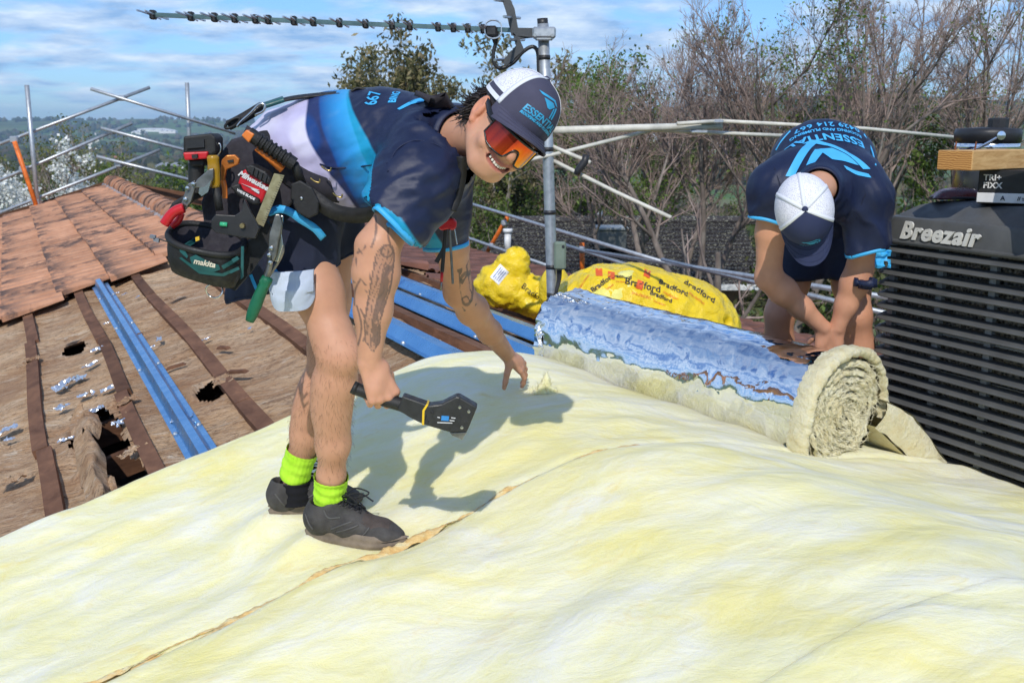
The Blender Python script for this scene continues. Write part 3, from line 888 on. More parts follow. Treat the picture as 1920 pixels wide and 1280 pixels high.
# torn foil scraps and wood splinters lying on the sarking
def crumple(c, size, seed, elong=1.0, ax=None, flat=0.35, res=9):
    g = np.random.default_rng(seed)
    a, b = np.meshgrid(np.linspace(-1, 1, res), np.linspace(-1, 1, res), indexing='ij')
    q = np.stack((a, b, np.full_like(a, seed * 1.7)), -1)
    x = a * size * elong + size * 0.35 * fbm(q * 2 + 5, 3, seed)
    y = b * size + size * 0.35 * fbm(q * 2 + 11, 3, seed + 1)
    z = size * flat * (fbm(q * 2.6, 3, seed + 2) * 2 + 0.8)
    v = np.stack((x, y, z), -1) @ np.asarray(ax, float) + np.asarray(c, float)
    keep = fbm(q[:-1, :-1] * 1.8 + 31, 2, seed + 4) + 0.55 - 0.6 * np.maximum(np.abs(a[:-1, :-1]), np.abs(b[:-1, :-1])) ** 3 > 0
    return MB().grid(v, keep=keep)
scraps = [(150, 715, .05, 2.2), (165, 745, .05, 1.6), (185, 660, .055, 1.3), (172, 690, .05, 1.6), (205, 735, .045, 1.5), (228, 800, .05, 1.6), (182, 775, .05, 1.4), (115, 735, .06, 1.8), (118, 770, .05, 1.4), (128, 722, .06, 1.5), (345, 795, .07, 1.2), (362, 800, .05, 1.0), (300, 640, .03, 2.5), (340, 622, .02, 2.5), (285, 655, .02, 2), (12, 815, .07, 1.5), (20, 830, .05, 1), (125, 830, .03, 2), (260, 560, .02, 2.4), (220, 553, .02, 2), (235, 555, .02, 2.2), (388, 640, .02, 2.4), (470, 620, .02, 2), (200, 610, .02, 2)]
for k, (px, py, sz, el) in enumerate(scraps):
    sz *= 0.62
    for d in np.linspace(3, 14, 400):
        p = P(px, py, d); s_, v_ = sv(p)
        if p[2] <= CZ + roof_h(v_) + 0.02: break
    rz = R.uniform(0, 6.3); ax = slope_ax(v_); ca, sa = math.cos(rz), math.sin(rz)
    a2 = np.array((ax[0] * ca + ax[1] * sa, -ax[0] * sa + ax[1] * ca, ax[2]))
    obj('foil_scrap', crumple(p + ax[2] * 0.015, sz, k, el, a2), foil.m, roof)
for k, (px, py, l) in enumerate(((255, 632, .1), (445, 700, .16), (330, 690, .12), (120, 560, .1), (420, 655, .12), (70, 800, .09))):
    for d in np.linspace(3, 14, 400):
        p = P(px, py, d); s_, v_ = sv(p)
        if p[2] <= CZ + roof_h(v_) + 0.03: break
    ax = slope_ax(v_); rz = R.uniform(0, 3); ca, sa = math.cos(rz), math.sin(rz)
    obj('wood_splinter', MB().box(p + ax[2] * 0.012, (l, 0.03, 0.014), np.array((ax[0] * ca + ax[1] * sa, -ax[0] * sa + ax[1] * ca, ax[2])), taper=0.7), wood.m, roof)
for k, (px, py, sz, el) in enumerate(((60, 680, .05, 1.5), (235, 760, .05, 1.3), (330, 560, .045, 1.6), (420, 720, .05, 1.6), (130, 640, .05, 1.3), (250, 850, .045, 1.4), (25, 905, .05, 1.5))):
    for d in np.linspace(3, 14, 400):
        p = P(px, py, d); s_, v_ = sv(p)
        if p[2] <= CZ + roof_h(v_) + 0.03: break
    ax = slope_ax(v_); rz = R.uniform(0, 3.1); ca, sa = math.cos(rz), math.sin(rz)
    obj('torn_paper', crumple(p + ax[2] * 0.012, sz, k + 40, el, np.array((ax[0] * ca + ax[1] * sa, -ax[0] * sa + ax[1] * ca, ax[2])), flat=.22, res=13), sark.m, roof, smooth=True)
# a folded strip of torn sarking curling out of the long tear
for k, (s0, s1, v, w, sd) in enumerate(((4.25, 5.35, 0.20, 0.10, 2), (5.3, 5.75, 0.22, 0.13, 8))):
    t = np.linspace(0, 1, 26)[:, None]; u = np.linspace(0, 1, 9)[None, :]
    q = np.stack((t + 0 * u, u + 0 * t, np.full((26, 9), float(sd))), -1)
    S = s0 + (s1 - s0) * t + 0.02 * fbm(q * 4, 2, sd); V = v + w * (u - 0.3) * (0.55 + 0.45 * np.sin(3.1 * t)) + 0.03 * fbm(q * 3, 2, sd + 1)
    Z = 0.03 + 0.06 * np.sin(np.pi * u) + 0.05 * fbm(q * np.array((4, 3, 1)), 3, sd + 2)
    pts = np.stack((S * UX + V * VX, S * UY + V * VY, CZ - HR - TL * (VR - V) + Z), -1)
    obj('torn_flap', MB().grid(pts), sark.m, roof, smooth=True)
# terracotta tiles: ribbed pans, one mesh shared by every tile of a slope
def tile_mesh(name, tw, tl, ribs=2, gap=0.014):
    prof = []; n_ = ribs * 8
    for i in range(n_ + 1):
        x = i / n_; ph = (x * ribs) % 1.0
        z = 0.030 * (math.exp(-((ph - 0.5) / 0.34) ** 6)) + (0.012 if x > 0.93 else 0.0)
        prof.append((gap / 2 + x * (tw - gap), z))
    v = []
    for y, dz in ((-tl * 0.04, 0.040), (tl, 0.002)):       # lower nose sits on the course below
        v += [(x, y, z + dz + 0.012) for x, z in prof]
    k = len(prof)
    v += [(x, -tl * 0.04, 0.004) for x, z in prof]
    fs = [(i, i + 1, k + i + 1, k + i) for i in range(k - 1)] + [(2 * k + i, 2 * k + i + 1, i + 1, i) for i in range(k - 1)]
    fs += [(2 * k, 0, k), (2 * k + k - 1, k + k - 1, k - 1)]
    return raw_mesh(name, np.array(v), fs, smooth=False)
TW, TG = 0.46, 0.43
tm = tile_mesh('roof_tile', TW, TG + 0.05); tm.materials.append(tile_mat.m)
tm2 = tile_mesh('old_roof_tile', TW, TG + 0.05); tm2.materials.append(old_tile)
nt = 0
axl = slope_ax(0.0)
for r_ in range(-12, 4):
    v = VR - 0.10 - (4 - r_) * TG
    if v < -4.0: continue
    first = 9.45 + 0.36 * (v + 0.2) * 0.62 + (0.22 if r_ % 2 else 0.0) + R.uniform(-0.03, 0.03)
    k = 0
    while True:
        s = first + k * TW; k += 1
        if s + TW > 20.9: break
        lift = 0.05 + R.uniform(0, 0.006)
        tilt = R.uniform(-0.006, 0.006)
        ax = np.array((axl[0], axl[1] + axl[2] * tilt, axl[2] + axl[0] * R.uniform(-.005, .005)))
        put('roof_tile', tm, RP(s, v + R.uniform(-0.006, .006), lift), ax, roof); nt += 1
axr = slope_ax(4.0)                                     # right slope: noses point down to the right
axr = np.array((-axr[0], -axr[1], axr[2]))
for r_ in range(0, 7):
    v = 3.72 + r_ * TG + TG
    k = 0; first = 6.1 + 0.2 * (r_ % 2) + R.uniform(-.1, .1) + (0.5 if r_ == 0 else 0)
    while True:
        s = first + k * TW; k += 1
        if s > 20.5 or nt > 620: break
        put('roof_tile', tm2, RP(s + TW, v + R.uniform(-.02, .02), 0.05 + R.uniform(0, .02)), np.array((axr[0], axr[1] + axr[2] * R.uniform(-.02, .02), axr[2])), roof)
        nt += 1
# loose and slid tiles on the stripped strip
for (s, v, rz) in ((8.3, 3.55, 0.25), (7.1, 3.62, -0.2), (9.7, 3.5, 0.15), (10.6, 3.4, -.1), (6.5, 3.75, 0.4)):
    ca, sa = math.cos(rz), math.sin(rz)
    put('roof_tile', tm2, RP(s, v, 0.10), np.array((axr[0] * ca + axr[1] * sa, -axr[0] * sa + axr[1] * ca, axr[2])), roof)
# ridge caps on mortar
mb = MB(); pr = []
for i in range(11):
    a = math.pi * (-0.05 + 1.1 * i / 10); pr.append((0.15 * math.cos(a), 0.13 * math.sin(a)))
vs = []; 
for y, k_ in ((0, 1.06), (0.03, 1.06), (0.05, 1.0), (0.46, 0.95)):
    vs += [(x * k_, y, z * k_) for x, z in pr]
vs += [(x * 0.90, 0, z * 0.88) for x, z in pr]
fs = [(i * 11 + j + 1, i * 11 + j, (i + 1) * 11 + j, (i + 1) * 11 + j + 1) for i in range(3) for j in range(10)]
fs += [(j, j + 1, 44 + j + 1, 44 + j) for j in range(10)]
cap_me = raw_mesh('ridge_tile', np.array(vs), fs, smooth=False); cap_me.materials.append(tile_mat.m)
for k in range(25):
    s = 10.3 + 0.43 * k
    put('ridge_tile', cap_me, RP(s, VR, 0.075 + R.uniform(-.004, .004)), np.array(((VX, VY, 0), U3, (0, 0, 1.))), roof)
mort = pmat('ridge_mortar', (0.33, 0.30, 0.30), 0.9, var=0.4, scale=9, bump=0.6, bscale=30)
for sd in (-1, 1):
    ss = np.linspace(10.3, 20.9, 120)
    pts = np.array([RP(s, VR + sd * (0.14 + 0.015 * math.sin(s * 13)), 0.075) for s in ss])
    obj('mortar', MB().tube(pts, 0.035 + 0.012 * np.sin(ss * 31), 6), mort, roof, smooth=True)
# barge row closing the far gable
obj('barge_board', MB().box(RP(21.0, -0.9, 0.02), (0.05, 5.6, 0.2), slope_ax(0)), wood.m, roof)
obj('barge_board', MB().box(RP(21.0, VR + 2.6, 0.02), (0.05, 5.2, 0.2), slope_ax(4)), wood.m, roof)
# ------------------------------------------------------------------ insulation blankets laid over the ridge
def soft_roof(v):
    """roof height with the ridge rounded off by the blanket"""
    v = np.asarray(v, float); a = -HR - TL * (VR - v); b = -HR - TR * (v - VR); k = 0.16
    h = np.maximum(k - np.abs(a - b), 0) / k
    return np.minimum(a, b) - h * h * k / 4 + 0.03
PRESS = []                                   # shoe prints: (s, v, rs, rv, depth)
def blanket_lift(s, v):
    s = np.asarray(s, float); v = np.asarray(v, float)
    q = np.stack((s, v, np.zeros_like(s + v)), -1)
    z = 0.075 + 0.050 * fbm(q * np.array((1.9, 1.1, 1)) + 3.1, 3, 61) + 0.015 * fbm(q * np.array((4.6, 2.8, 1)), 3, 62) + 0.005 * fbm(q * np.array((17, 7, 1)), 3, 63)
    z = z + 0.085 * np.exp(-((s - 3.95) / 0.5) ** 2 - ((v - 1.75) / 0.55) ** 2)
    z = z + 0.05 * np.exp(-((s - 2.0) / 0.5) ** 2 - ((v - 1.9) / 0.45) ** 2)
    for ps, pv, rs, rv, dp in PRESS: z = z - dp * np.exp(-((s - ps) / rs) ** 2 - ((v - pv) / rv) ** 2)
    return np.maximum(z, 0.02)
def blanket_pt(s, v, up=0.0):
    return np.array((s * UX + v * VX, s * UY + v * VY, CZ + float(soft_roof(v)) + float(blanket_lift(s, v)) + up))
def ray_blanket(px, py):
    for d in np.linspace(1.2, 6, 1200):
        p = P(px, py, d); s_, v_ = sv(p)
        if p[2] <= CZ + float(soft_roof(v_)) + float(blanket_lift(s_, v_)): return p
    return p
SHOES = []
for (px, py, d, dh, dt) in ((619, 925, 3.00, (-.068, .005, -.135), (.292, -.075, -.008)), (553, 888, 3.22, (-.075, -.01, -.135), (.265, .10, .0))):
    a_ = P(px, py, d) + np.array(dh); b_ = a_ + np.array(dt); SHOES.append((a_, b_))
gaps = []
for a_, b_ in SHOES:
    for q in (a_, (a_ + b_) / 2, b_):
        s_, v_ = sv(q); gaps.append((s_, v_, q[2] - CZ - float(soft_roof(v_)) - float(blanket_lift(s_, v_))))
mg = float(np.mean([g_[2] for g_ in gaps])); cs_, cv_ = np.mean([g_[0] for g_ in gaps]), np.mean([g_[1] for g_ in gaps])
PRESS.append((cs_, cv_, 0.55, 0.50, -mg))
for q_ in range(3):
    for s_, v_, _g in gaps:
        pt = [q for a_, b_ in SHOES for q in (a_, (a_ + b_) / 2, b_)][gaps.index((s_, v_, _g))]
        e_ = pt[2] - CZ - float(soft_roof(v_)) - float(blanket_lift(s_, v_)) + 0.012
        PRESS.append((s_, v_, 0.10, 0.13, -e_ * 0.75))
wool = NT('yellow_glasswool')
P1 = wool.co((1.0, 1.45, 1.3), rot=(0, 0, -TH), kind='World'); P2 = wool.co((1.0, 1.9, 1.5), rot=(0, 0, -TH), kind='World')
big = wool.noise(2.1, 6, 0.62, P1, 1.3); mid_ = wool.noise(6.0, 7, 0.66, P2, 1.6); fin = wool.noise(34, 5, 0.7, P2, 0.5)
mixn = wool.math('ADD', wool.math('MULTIPLY', big, 0.62), wool.math('ADD', wool.math('MULTIPLY', mid_, 0.30), wool.math('MULTIPLY', fin, 0.08)))
c = wool.ramp(mixn, (0.34, (0.82, 0.75, 0.34)), (0.44, (0.84, 0.79, 0.44)), (0.51, (0.85, 0.81, 0.53)), (0.58, (0.85, 0.82, 0.62)), (0.68, (0.84, 0.82, 0.71)))
yel = wool.math('ADD', wool.math('MULTIPLY', wool.noise(1.25, 5, 0.6, P1, 0.9), 0.7), wool.math('MULTIPLY', mid_, 0.3))
c = wool.mix(wool.ramp(yel, (0.48, 0.0), (0.60, 0.70)), c, (0.83, 0.73, 0.25))
gold = wool.math('ADD', wool.math('MULTIPLY', wool.noise(3.4, 5, 0.65, P1, 1.0), 0.6), wool.math('MULTIPLY', mid_, 0.4))
c = wool.mix(wool.ramp(gold, (0.57, 0.0), (0.67, 0.55)), c, (0.82, 0.66, 0.25))
c = wool.mix(wool.ramp(fin, (0.28, 0.10), (0.5, 0.0)), c, (0.78, 0.70, 0.46))
c = wool.mix(wool.ramp(wool.voro(14, wool.co(1.0, kind='World')), (0.010, 0.7), (0.016, 0.0)), c, (0.22, 0.17, 0.10))
wool.set(Base_Color=c, Roughness=1.0); wool.b.inputs['Specular IOR Level'].default_value = 0.0
wool.b.inputs['Subsurface Weight'].default_value = 0.55; wool.b.inputs['Subsurface Radius'].default_value = (.045, .042, .026); wool.b.inputs['Subsurface Scale'].default_value = 1.0
wool.bump(wool.math('ADD', wool.math('MULTIPLY', mid_, 0.62), wool.math('ADD', wool.math('MULTIPLY', big, 1.2), wool.math('MULTIPLY', fin, 0.10))), 0.33, 0.05)
torn = NT('torn_wool_edge')
tp = torn.co((1.0, 4.0, 4.0), rot=(0, 0, -TH), kind='World')
torn.set(Base_Color=torn.ramp(torn.noise(9, 6, 0.7, tp), (0.34, (0.64, 0.36, 0.12)), (0.52, (0.79, 0.56, 0.24)), (0.66, (0.82, 0.74, 0.46))), Roughness=0.95)
torn.bump(torn.noise(30, 5, 0.7, tp), 0.8, 0.012)
S1, S2_, S3 = 2.76, 4.20, 1.52
def blanket(s0, s1, v0, v1, label, seed):
    ns, nv = int((s1 - s0) / 0.014) + 1, int((v1 - v0) / 0.018) + 1
    S, V = np.meshgrid(np.linspace(s0, s1, ns), np.linspace(v0, v1, nv), indexing='ij')
    wav = 0.012 * fbm(np.stack((V * 2.2, V * 0, V * 0 + 1), -1), 3, 1)         # the cut edges wander a little
    e = np.minimum(S - s0, s1 - S)
    S2 = S + wav
    L = blanket_lift(S2, V) - 0.008 * sstep(0.03, 0.0, e) * (s0 > 1.0) * (np.abs(S - S1) < .1)
    pts = np.stack((S2 * UX + V * VX, S2 * UY + V * VY, CZ + soft_roof(V) + L), -1)
    mb = MB().grid(pts[:, ::-1])
    low = pts.copy(); low[..., 2] = CZ + soft_roof(V) - 0.02
    for k, fl in ((np.s_[0], 0), (np.s_[-1], 1), (np.s_[:, 0], 1), (np.s_[:, -1], 0)):      # cut sides, down to the roof
        e_ = np.stack((pts[k], low[k]), 0); mb.grid(e_ if fl else e_[:, ::-1])
    t = thing('insulation_blanket', label, 'insulation', blanket_pt((s0 + s1) / 2, VR), 'insulation blankets laid over the ridge')
    obj('wool', mb, wool.m, t, smooth=True)
    return t
b_far = blanket(S1 + 0.001, S2_, -1.3, 3.05, 'farthest pale yellow insulation blanket, foil edged, under the worker with the green socks', 1)
b_mid = blanket(S3 + 0.001, S1 - 0.001, -1.3, 3.30, 'middle pale yellow insulation blanket filling the foreground in front of the torn orange seam', 2)
b_near = blanket(0.2, S3 - 0.001, -1.3, 3.4, 'nearest insulation blanket, only a corner of it at the lower right of the photo', 3)
# foil facing that shows along the far edge
ss = np.linspace(-1.3, 2.15, 260)
rows = []
for k, (ds, dz) in enumerate(((-0.03, 0.055), (0.0, 0.05), (0.016, 0.03), (0.024, 0.0), (0.05, -0.005))):
    nz = 0.010 * fbm(np.stack((ss * 14, ss * 0 + k * 0.9, ss * 0), -1), 3, 71)
    wv = 0.012 * fbm(np.stack((ss * 2.2, ss * 0, ss * 0 + 1), -1), 3, 1)
    s_ = S2_ + ds + wv + nz; z_ = soft_roof(ss) + np.maximum(0.0, blanket_lift(s_, ss) * 0.25 + dz - 0.012) + nz
    rows.append(np.stack((s_ * UX + ss * VX, s_ * UY + ss * VY, CZ + z_), -1))
obj('foil_facing', MB().grid(np.array(rows)), foil.m, b_far, smooth=True)
# ruffled torn edge at the seam: thin ragged lips
for par, sd, o_s, wd in ((b_far, 5, 0.006, 0.028), (b_mid, 6, -0.010, 0.034), (b_far, 8, 0.000, 0.018), (b_mid, 9, -0.026, 0.020)):
    vv = np.linspace(-1.0, 1.95, 900); nr = 6; rows = []
    z1 = np.stack((vv * 2.0, vv * 0, vv * 0 + sd), -1)
    amp = sstep(-0.45, 0.05, fbm(z1, 3, sd)) * (1 - 0.55 * sstep(1.15, 1.4, vv)) * (1 - sstep(1.7, 1.95, vv))
    wand = 0.012 * fbm(np.stack((vv * 2.2, vv * 0, vv * 0 + 1), -1), 3, 1) + 0.014 * fbm(np.stack((vv * 6, vv * 0, vv * 0 + sd), -1), 3, sd + 1) * (1.0 + (abs(o_s) > .005))
    wv_ = np.clip(.55 + 1.5 * fbm(np.stack((vv * 9, vv * 0, vv * 0 + sd + 20), -1), 3, sd + 3), 0.05, 1.5)
    for k in range(nr):
        u = k / (nr - 1)
        q = np.stack((vv * 26, np.full_like(vv, u * 1.9), np.full_like(vv, sd * 3.0)), -1)
        s_ = S1 + o_s + wand + wd * (u - .5) * (.35 + amp) * wv_ + 0.010 * fbm(q, 3, sd)
        z_ = soft_roof(vv) + blanket_lift(s_, vv) + amp * wv_ * (0.014 * math.sin(math.pi * u) + 0.016 * fbm(q * 1.3, 3, sd + 2)) - 0.001 - 0.014 * (1 - amp)
        rows.append(np.stack((s_ * UX + vv * VX, s_ * UY + vv * VY, CZ + z_), -1))
    obj('torn_edge', MB().grid(np.array(rows)[:, ::-1]), torn.m, par, smooth=True)
# plucked tuft by the left hand of the first worker
tp_ = ray_blanket(1022, 735)
f = Field(tp_ - np.array((.08, .08, .05)), tp_ + np.array((.08, .08, .14)), .0035)
f.cap(tp_ + np.array((0, 0, -.01)), tp_ + np.array((.002, 0, .045)), .030, .016, k=.02); f.cap(tp_ + np.array((.002, 0, .04)), tp_ + np.array((.004, .0, .085)), .012, .002, k=.015); f.cap(tp_ + np.array((-.03, 0, -.01)), tp_ + np.array((-.018, 0, .022)), .02, .008, k=.02); f.cap(tp_ + np.array((.03, 0, -.015)), tp_ + np.array((.035, 0, .01)), .02, .010, k=.02)
v_t, f_t = f.mesh(1); nrt = normals(v_t, f_t); v_t = v_t + nrt * (.008 * fbm(v_t * np.array((45, 45, 14)), 4, 77))[:, None]
mb = MB().add(v_t, f_t.tolist()); g = np.random.default_rng(4)
for i in g.integers(0, len(v_t), 110):
    d_ = nrt[i] * .5 + np.array((0, 0, .9)) + g.normal(0, .35, 3); l_ = g.uniform(.004, .015)
    mb.tube([v_t[i], v_t[i] + d_ * l_ * .6, v_t[i] + d_ * l_ + g.normal(0, .003, 3)], [.0012, .0009, .0003], 3, cap=False)
obj('plucked_tuft', mb, wool.m, b_far, smooth=True)

# ------------------------------------------------------------------ the roll still to be laid
RA, RB_ = np.array((2.80, 2.59)), np.array((4.17, 2.22))
rr = 0.205
SINK = 0.012
ra_ = np.array((RA[0] * UX + RA[1] * VX, RA[0] * UY + RA[1] * VY, CZ - 0.71 - 0.2 * RA[1] + 0.045 - SINK + rr))
rb_ = np.array((RB_[0] * UX + RB_[1] * VX, RB_[0] * UY + RB_[1] * VY, CZ - 0.71 - 0.2 * RB_[1] + 0.045 - SINK + rr))
roll = thing('insulation_roll', 'foil faced glass wool roll with its spiral end towards us, on the blanket crest', 'insulation roll', (ra_ + rb_) / 2 - np.array((0, 0, rr)))
ax_r = (rb_ - ra_); Lr = np.linalg.norm(ax_r); ax_r /= Lr
e1 = np.cross((0, 0, 1), ax_r); e1 /= np.linalg.norm(e1)       # to the left as seen
e2 = np.cross(ax_r, e1)
rf = NT('roll_foil')
ra1 = rf.co((1.5, 1.5, 1.5), kind='World')
rf.set(Base_Color=(0.93, 0.94, 0.96), Metallic=1.0, Roughness=rf.ramp(rf.noise(5, 4, 0.6, ra1), (0.35, 0.02), (0.7, 0.06)))
bn = rf.math('ADD', rf.noise(2.6, 3, 0.5, ra1, 1.6), rf.math('ADD', rf.math('MULTIPLY', rf.voro(7, ra1), 0.30), rf.math('MULTIPLY', rf.noise(24, 3, 0.5, ra1, 1.0), 0.04)))
rf.bump(bn, 0.11, 0.03)
nt_, na_ = 150, 96
T, A = np.meshgrid(np.linspace(0, 1, nt_), np.linspace(0, 2 * math.pi, na_), indexing='ij')
q = np.stack((T * 4.0, np.cos(A) * 1.3, np.sin(A) * 1.3), -1)
rad = rr * (1.0 + 0.035 * fbm(q * 1.2, 3, 81) + 0.012 * fbm(q * 4.2, 3, 82)) + 0.006 * np.abs(fbm(q * np.array((5, 2.5, 2.5)), 3, 83)) \
      + 0.006 * sstep(0.06, 0.0, T) * fbm(q * 9, 2, 84) + 0.02 * sstep(0.94, 1.0, T) * fbm(q * np.array((3, 7, 7)), 3, 85)
ea, eb = np.sign(np.cos(A)) * np.abs(np.cos(A)) ** .74, np.sin(A)
eb = np.where(eb < -0.86, -0.86 + (eb + 0.86) * 0.2, eb)        # flat where it rests
pts = ra_ + ax_r * (T * Lr)[..., None] + e1 * (ea * rad)[..., None] + e2 * (eb * rad)[..., None]
obj('foil_facing', MB().grid(pts[:, ::-1]), rf.m, roll, smooth=True)
# crumpled foil collar at the far end
T, A = np.meshgrid(np.linspace(0, 1, 26), np.linspace(0, 2 * math.pi, 200), indexing='ij')
q = np.stack((T * 2.5, np.cos(A) * 3, np.sin(A) * 3), -1)
rad = rr * (1.02 - 0.42 * sstep(0.35, 1.0, T)) + 0.030 * fbm(q * 2.4, 4, 91) * (0.25 + T)
pts = ra_ + ax_r * (Lr - 0.06 + 0.075 * T + 0.03 * fbm(q * 2.2, 3, 92))[..., None] + e1 * (np.cos(A) * rad)[..., None] + e2 * (np.maximum(np.sin(A), -0.9) * rad)[..., None]
obj('foil_collar', MB().grid(pts[:, ::-1]), foil.m, roll, smooth=False)
# spiral of wool at the near end: every turn a ragged lip
endm = NT('cut_wool')
ep = endm.co(1.0, kind='World')
endm.b.inputs['Subsurface Weight'].default_value = .4; endm.b.inputs['Subsurface Radius'].default_value = (.02, .018, .012); endm.b.inputs['Subsurface Scale'].default_value = 1.0
endm.set(Base_Color=endm.ramp(endm.noise(16, 6, 0.7, ep), (0.28, (0.72, 0.60, 0.32)), (0.5, (0.81, 0.74, 0.48)), (0.72, (0.83, 0.79, 0.60))), Roughness=0.95)
endm.bump(endm.math('ADD', endm.noise(60, 5, 0.75, ep), endm.noise(22, 4, .7, ep, 1.0)), 1.0, 0.014)
turns = 6.5; na = 900; nw = 7
th = np.linspace(0.6, turns * 2 * math.pi, na)
rc = 0.012 + (rr - 0.022) * th / th[-1]; thk = (rr - 0.02) / turns
mb = MB(); rows = []
for k in range(nw):
    u = k / (nw - 1)
    q = np.stack((np.cos(th) * rc * 40, np.sin(th) * rc * 40, np.full_like(th, u * 3.0)), -1)
    r_ = rc + thk * (u - 0.5) * 0.98 + 0.004 * fbm(q * 0.6, 2, 95) + 0.012 * fbm(np.stack((np.cos(th) * rc * 9, np.sin(th) * rc * 9, th * 0), -1), 2, 97) * sstep(0, .06, rc) * sstep(rr, rr - .06, rc)
    dep = -0.006 + 0.011 * np.sin(math.pi * u) ** 0.6 + 0.020 * fbm(q * 1.4, 4, 96) + 0.030 * fbm(q * 0.22, 3, 99)
    sy = np.where(np.sin(th) < -0.86, -0.86 + (np.sin(th) + 0.86) * 0.2, np.sin(th))
    rows.append(ra_ - ax_r * dep[:, None] + e1 * (np.cos(th) * r_)[:, None] + e2 * (sy * r_)[:, None])
obj('spiral_end', MB().grid(np.array(rows)[:, ::-1]), endm.m, roll, smooth=True)
mb = MB().lathe([(0.0, 0.0), (rr * 0.97, 0.0)], ra_ + ax_r * 0.008, np.array((e1, np.cross(-ax_r, e1), -ax_r)), 48)
obj('roll_core', mb, endm.m, roll)
g = np.random.default_rng(31); RW = np.array(rows); ii, jj = g.integers(0, nw, 1500), g.integers(0, na, 1500)
p0_ = RW[ii, jj]; tn_ = np.stack((np.gradient(RW[ii, :, 0], axis=1)[np.arange(1500), jj], np.gradient(RW[ii, :, 1], axis=1)[np.arange(1500), jj], np.gradient(RW[ii, :, 2], axis=1)[np.arange(1500), jj]), 1); tn_ /= np.linalg.norm(tn_, axis=1)[:, None] + 1e-9
fd = tn_ * g.choice((-1, 1), 1500)[:, None] - ax_r * g.uniform(.2, .8, 1500)[:, None] + g.normal(0, .35, (1500, 3)); fl_ = g.uniform(.012, .032, 1500)[:, None]; mb = MB()
for a_, b_, c_ in zip(p0_, p0_ + fd * fl_ * .6, p0_ + fd * fl_ + g.normal(0, .004, (1500, 3))): mb.tube([a_, b_, c_], [.0011, .0009, .0004], 3, cap=False)
obj('loose_fibres', mb, pmat('wool_fibre', (.86, .80, .56), .9, var=.08, bump=0, spec=.1), roll, smooth=True, kind='stuff')
# outer lap standing off on the left of the near end
th = np.linspace(-0.62, 3.35, 150)           # from the right shoulder over the top to the lower left
rows = []
for k, (dr, dd) in enumerate(((0.0, 0.0), (0.004, 0.022), (0.022, 0.030), (0.036, 0.016), (0.036, -0.02), (0.026, -0.055))):
    q = np.stack((np.cos(th) * 6, np.sin(th) * 6, np.full_like(th, k * 1.1)), -1)
    gap = 0.012 + 0.022 * sstep(1.6, 3.2, th) + 0.02 * sstep(0.0, -0.5, th)
    r_ = rr - 0.006 + gap + dr * (0.6 + 0.4 * sstep(2.9, 2.2, th)) + 0.006 * fbm(q * 2, 3, 101)
    dep = dd + 0.012 * fbm(q * 3, 3, 102)
    rows.append(ra_ - ax_r * dep[:, None] + e1 * (np.cos(th) * r_)[:, None] + e2 * (np.sin(th) * r_)[:, None])
obj('outer_lap', MB().grid(np.array(rows)), endm.m, roll, smooth=True)
# the loose tail slumping down on the right
def PS(px, py, s):
    """point of the sight line at s metres along the ridge"""
    q = P(px, py, 1.0) - np.array((0, 0, CZ)); k = s / (q[0] * UX + q[1] * UY); return q * k + np.array((0, 0, CZ))
def PV(px, py, v):
    q = P(px, py, 1.0) - np.array((0, 0, CZ)); k = v / (q[0] * VX + q[1] * VY); return q * k + np.array((0, 0, CZ))
lo = [PS(1642, 800, 2.80), PS(1680, 838, 2.80), PS(1730, 885, 2.80), PS(1785, 912, 2.80), PS(1806, 920, 2.80)]
hi = [PS(1664, 752, 2.80), PS(1712, 778, 2.80), PS(1752, 832, 2.80), PS(1793, 888, 2.80), PS(1812, 914, 2.80)]
def dens(p, n_): 
    p = np.array(p); t = np.linspace(0, len(p) - 1, n_); return np.stack([np.interp(t, np.arange(len(p)), p[:, i]) for i in range(3)], 1)
lo, hi = dens(lo, 40), dens(hi, 40)
rows = []
for k in range(14):
    u = k / 13; ph = u * 2 * math.pi
    off_ = 0.012 * fbm(np.stack((np.linspace(0, 5, 40), np.full(40, u * 3), np.full(40, 7.0)), -1), 3, 111)
    base = lo * (1 - (0.5 - 0.5 * math.cos(ph))) + hi * (0.5 - 0.5 * math.cos(ph))
    push = 0.0
    rows.append(base + ax_r * (0.012 - 0.02 * math.sin(math.pi * ((u * 2) % 1)) + 0)*1.0 + off_[:, None] * np.array((0.3, 0.1, 1.0)))
front = np.array([lo + (hi - lo) * k / 6 - ax_r * (0.014 * math.sin(math.pi * k / 6)) + 0.010 * fbm(np.stack((np.linspace(0, 7, 40), np.full(40, k * 0.7), np.zeros(40)), -1), 3, 112)[:, None] for k in range(7)])
mb = MB().grid(front)
back = 0.75
mb.grid(np.array([hi, hi + ax_r * 0.25 + np.array((0, 0, .01)), hi + ax_r * back]))
mb.grid(np.array([lo + ax_r * back, lo + ax_r * 0.3, lo]))
mb.grid(np.stack((lo[[-1, -1]] + np.array([ax_r * 0, ax_r * back]), hi[[-1, -1]] + np.array([ax_r * 0, ax_r * back])), 1))
obj('loose_tail', mb, endm.m, roll, smooth=True)
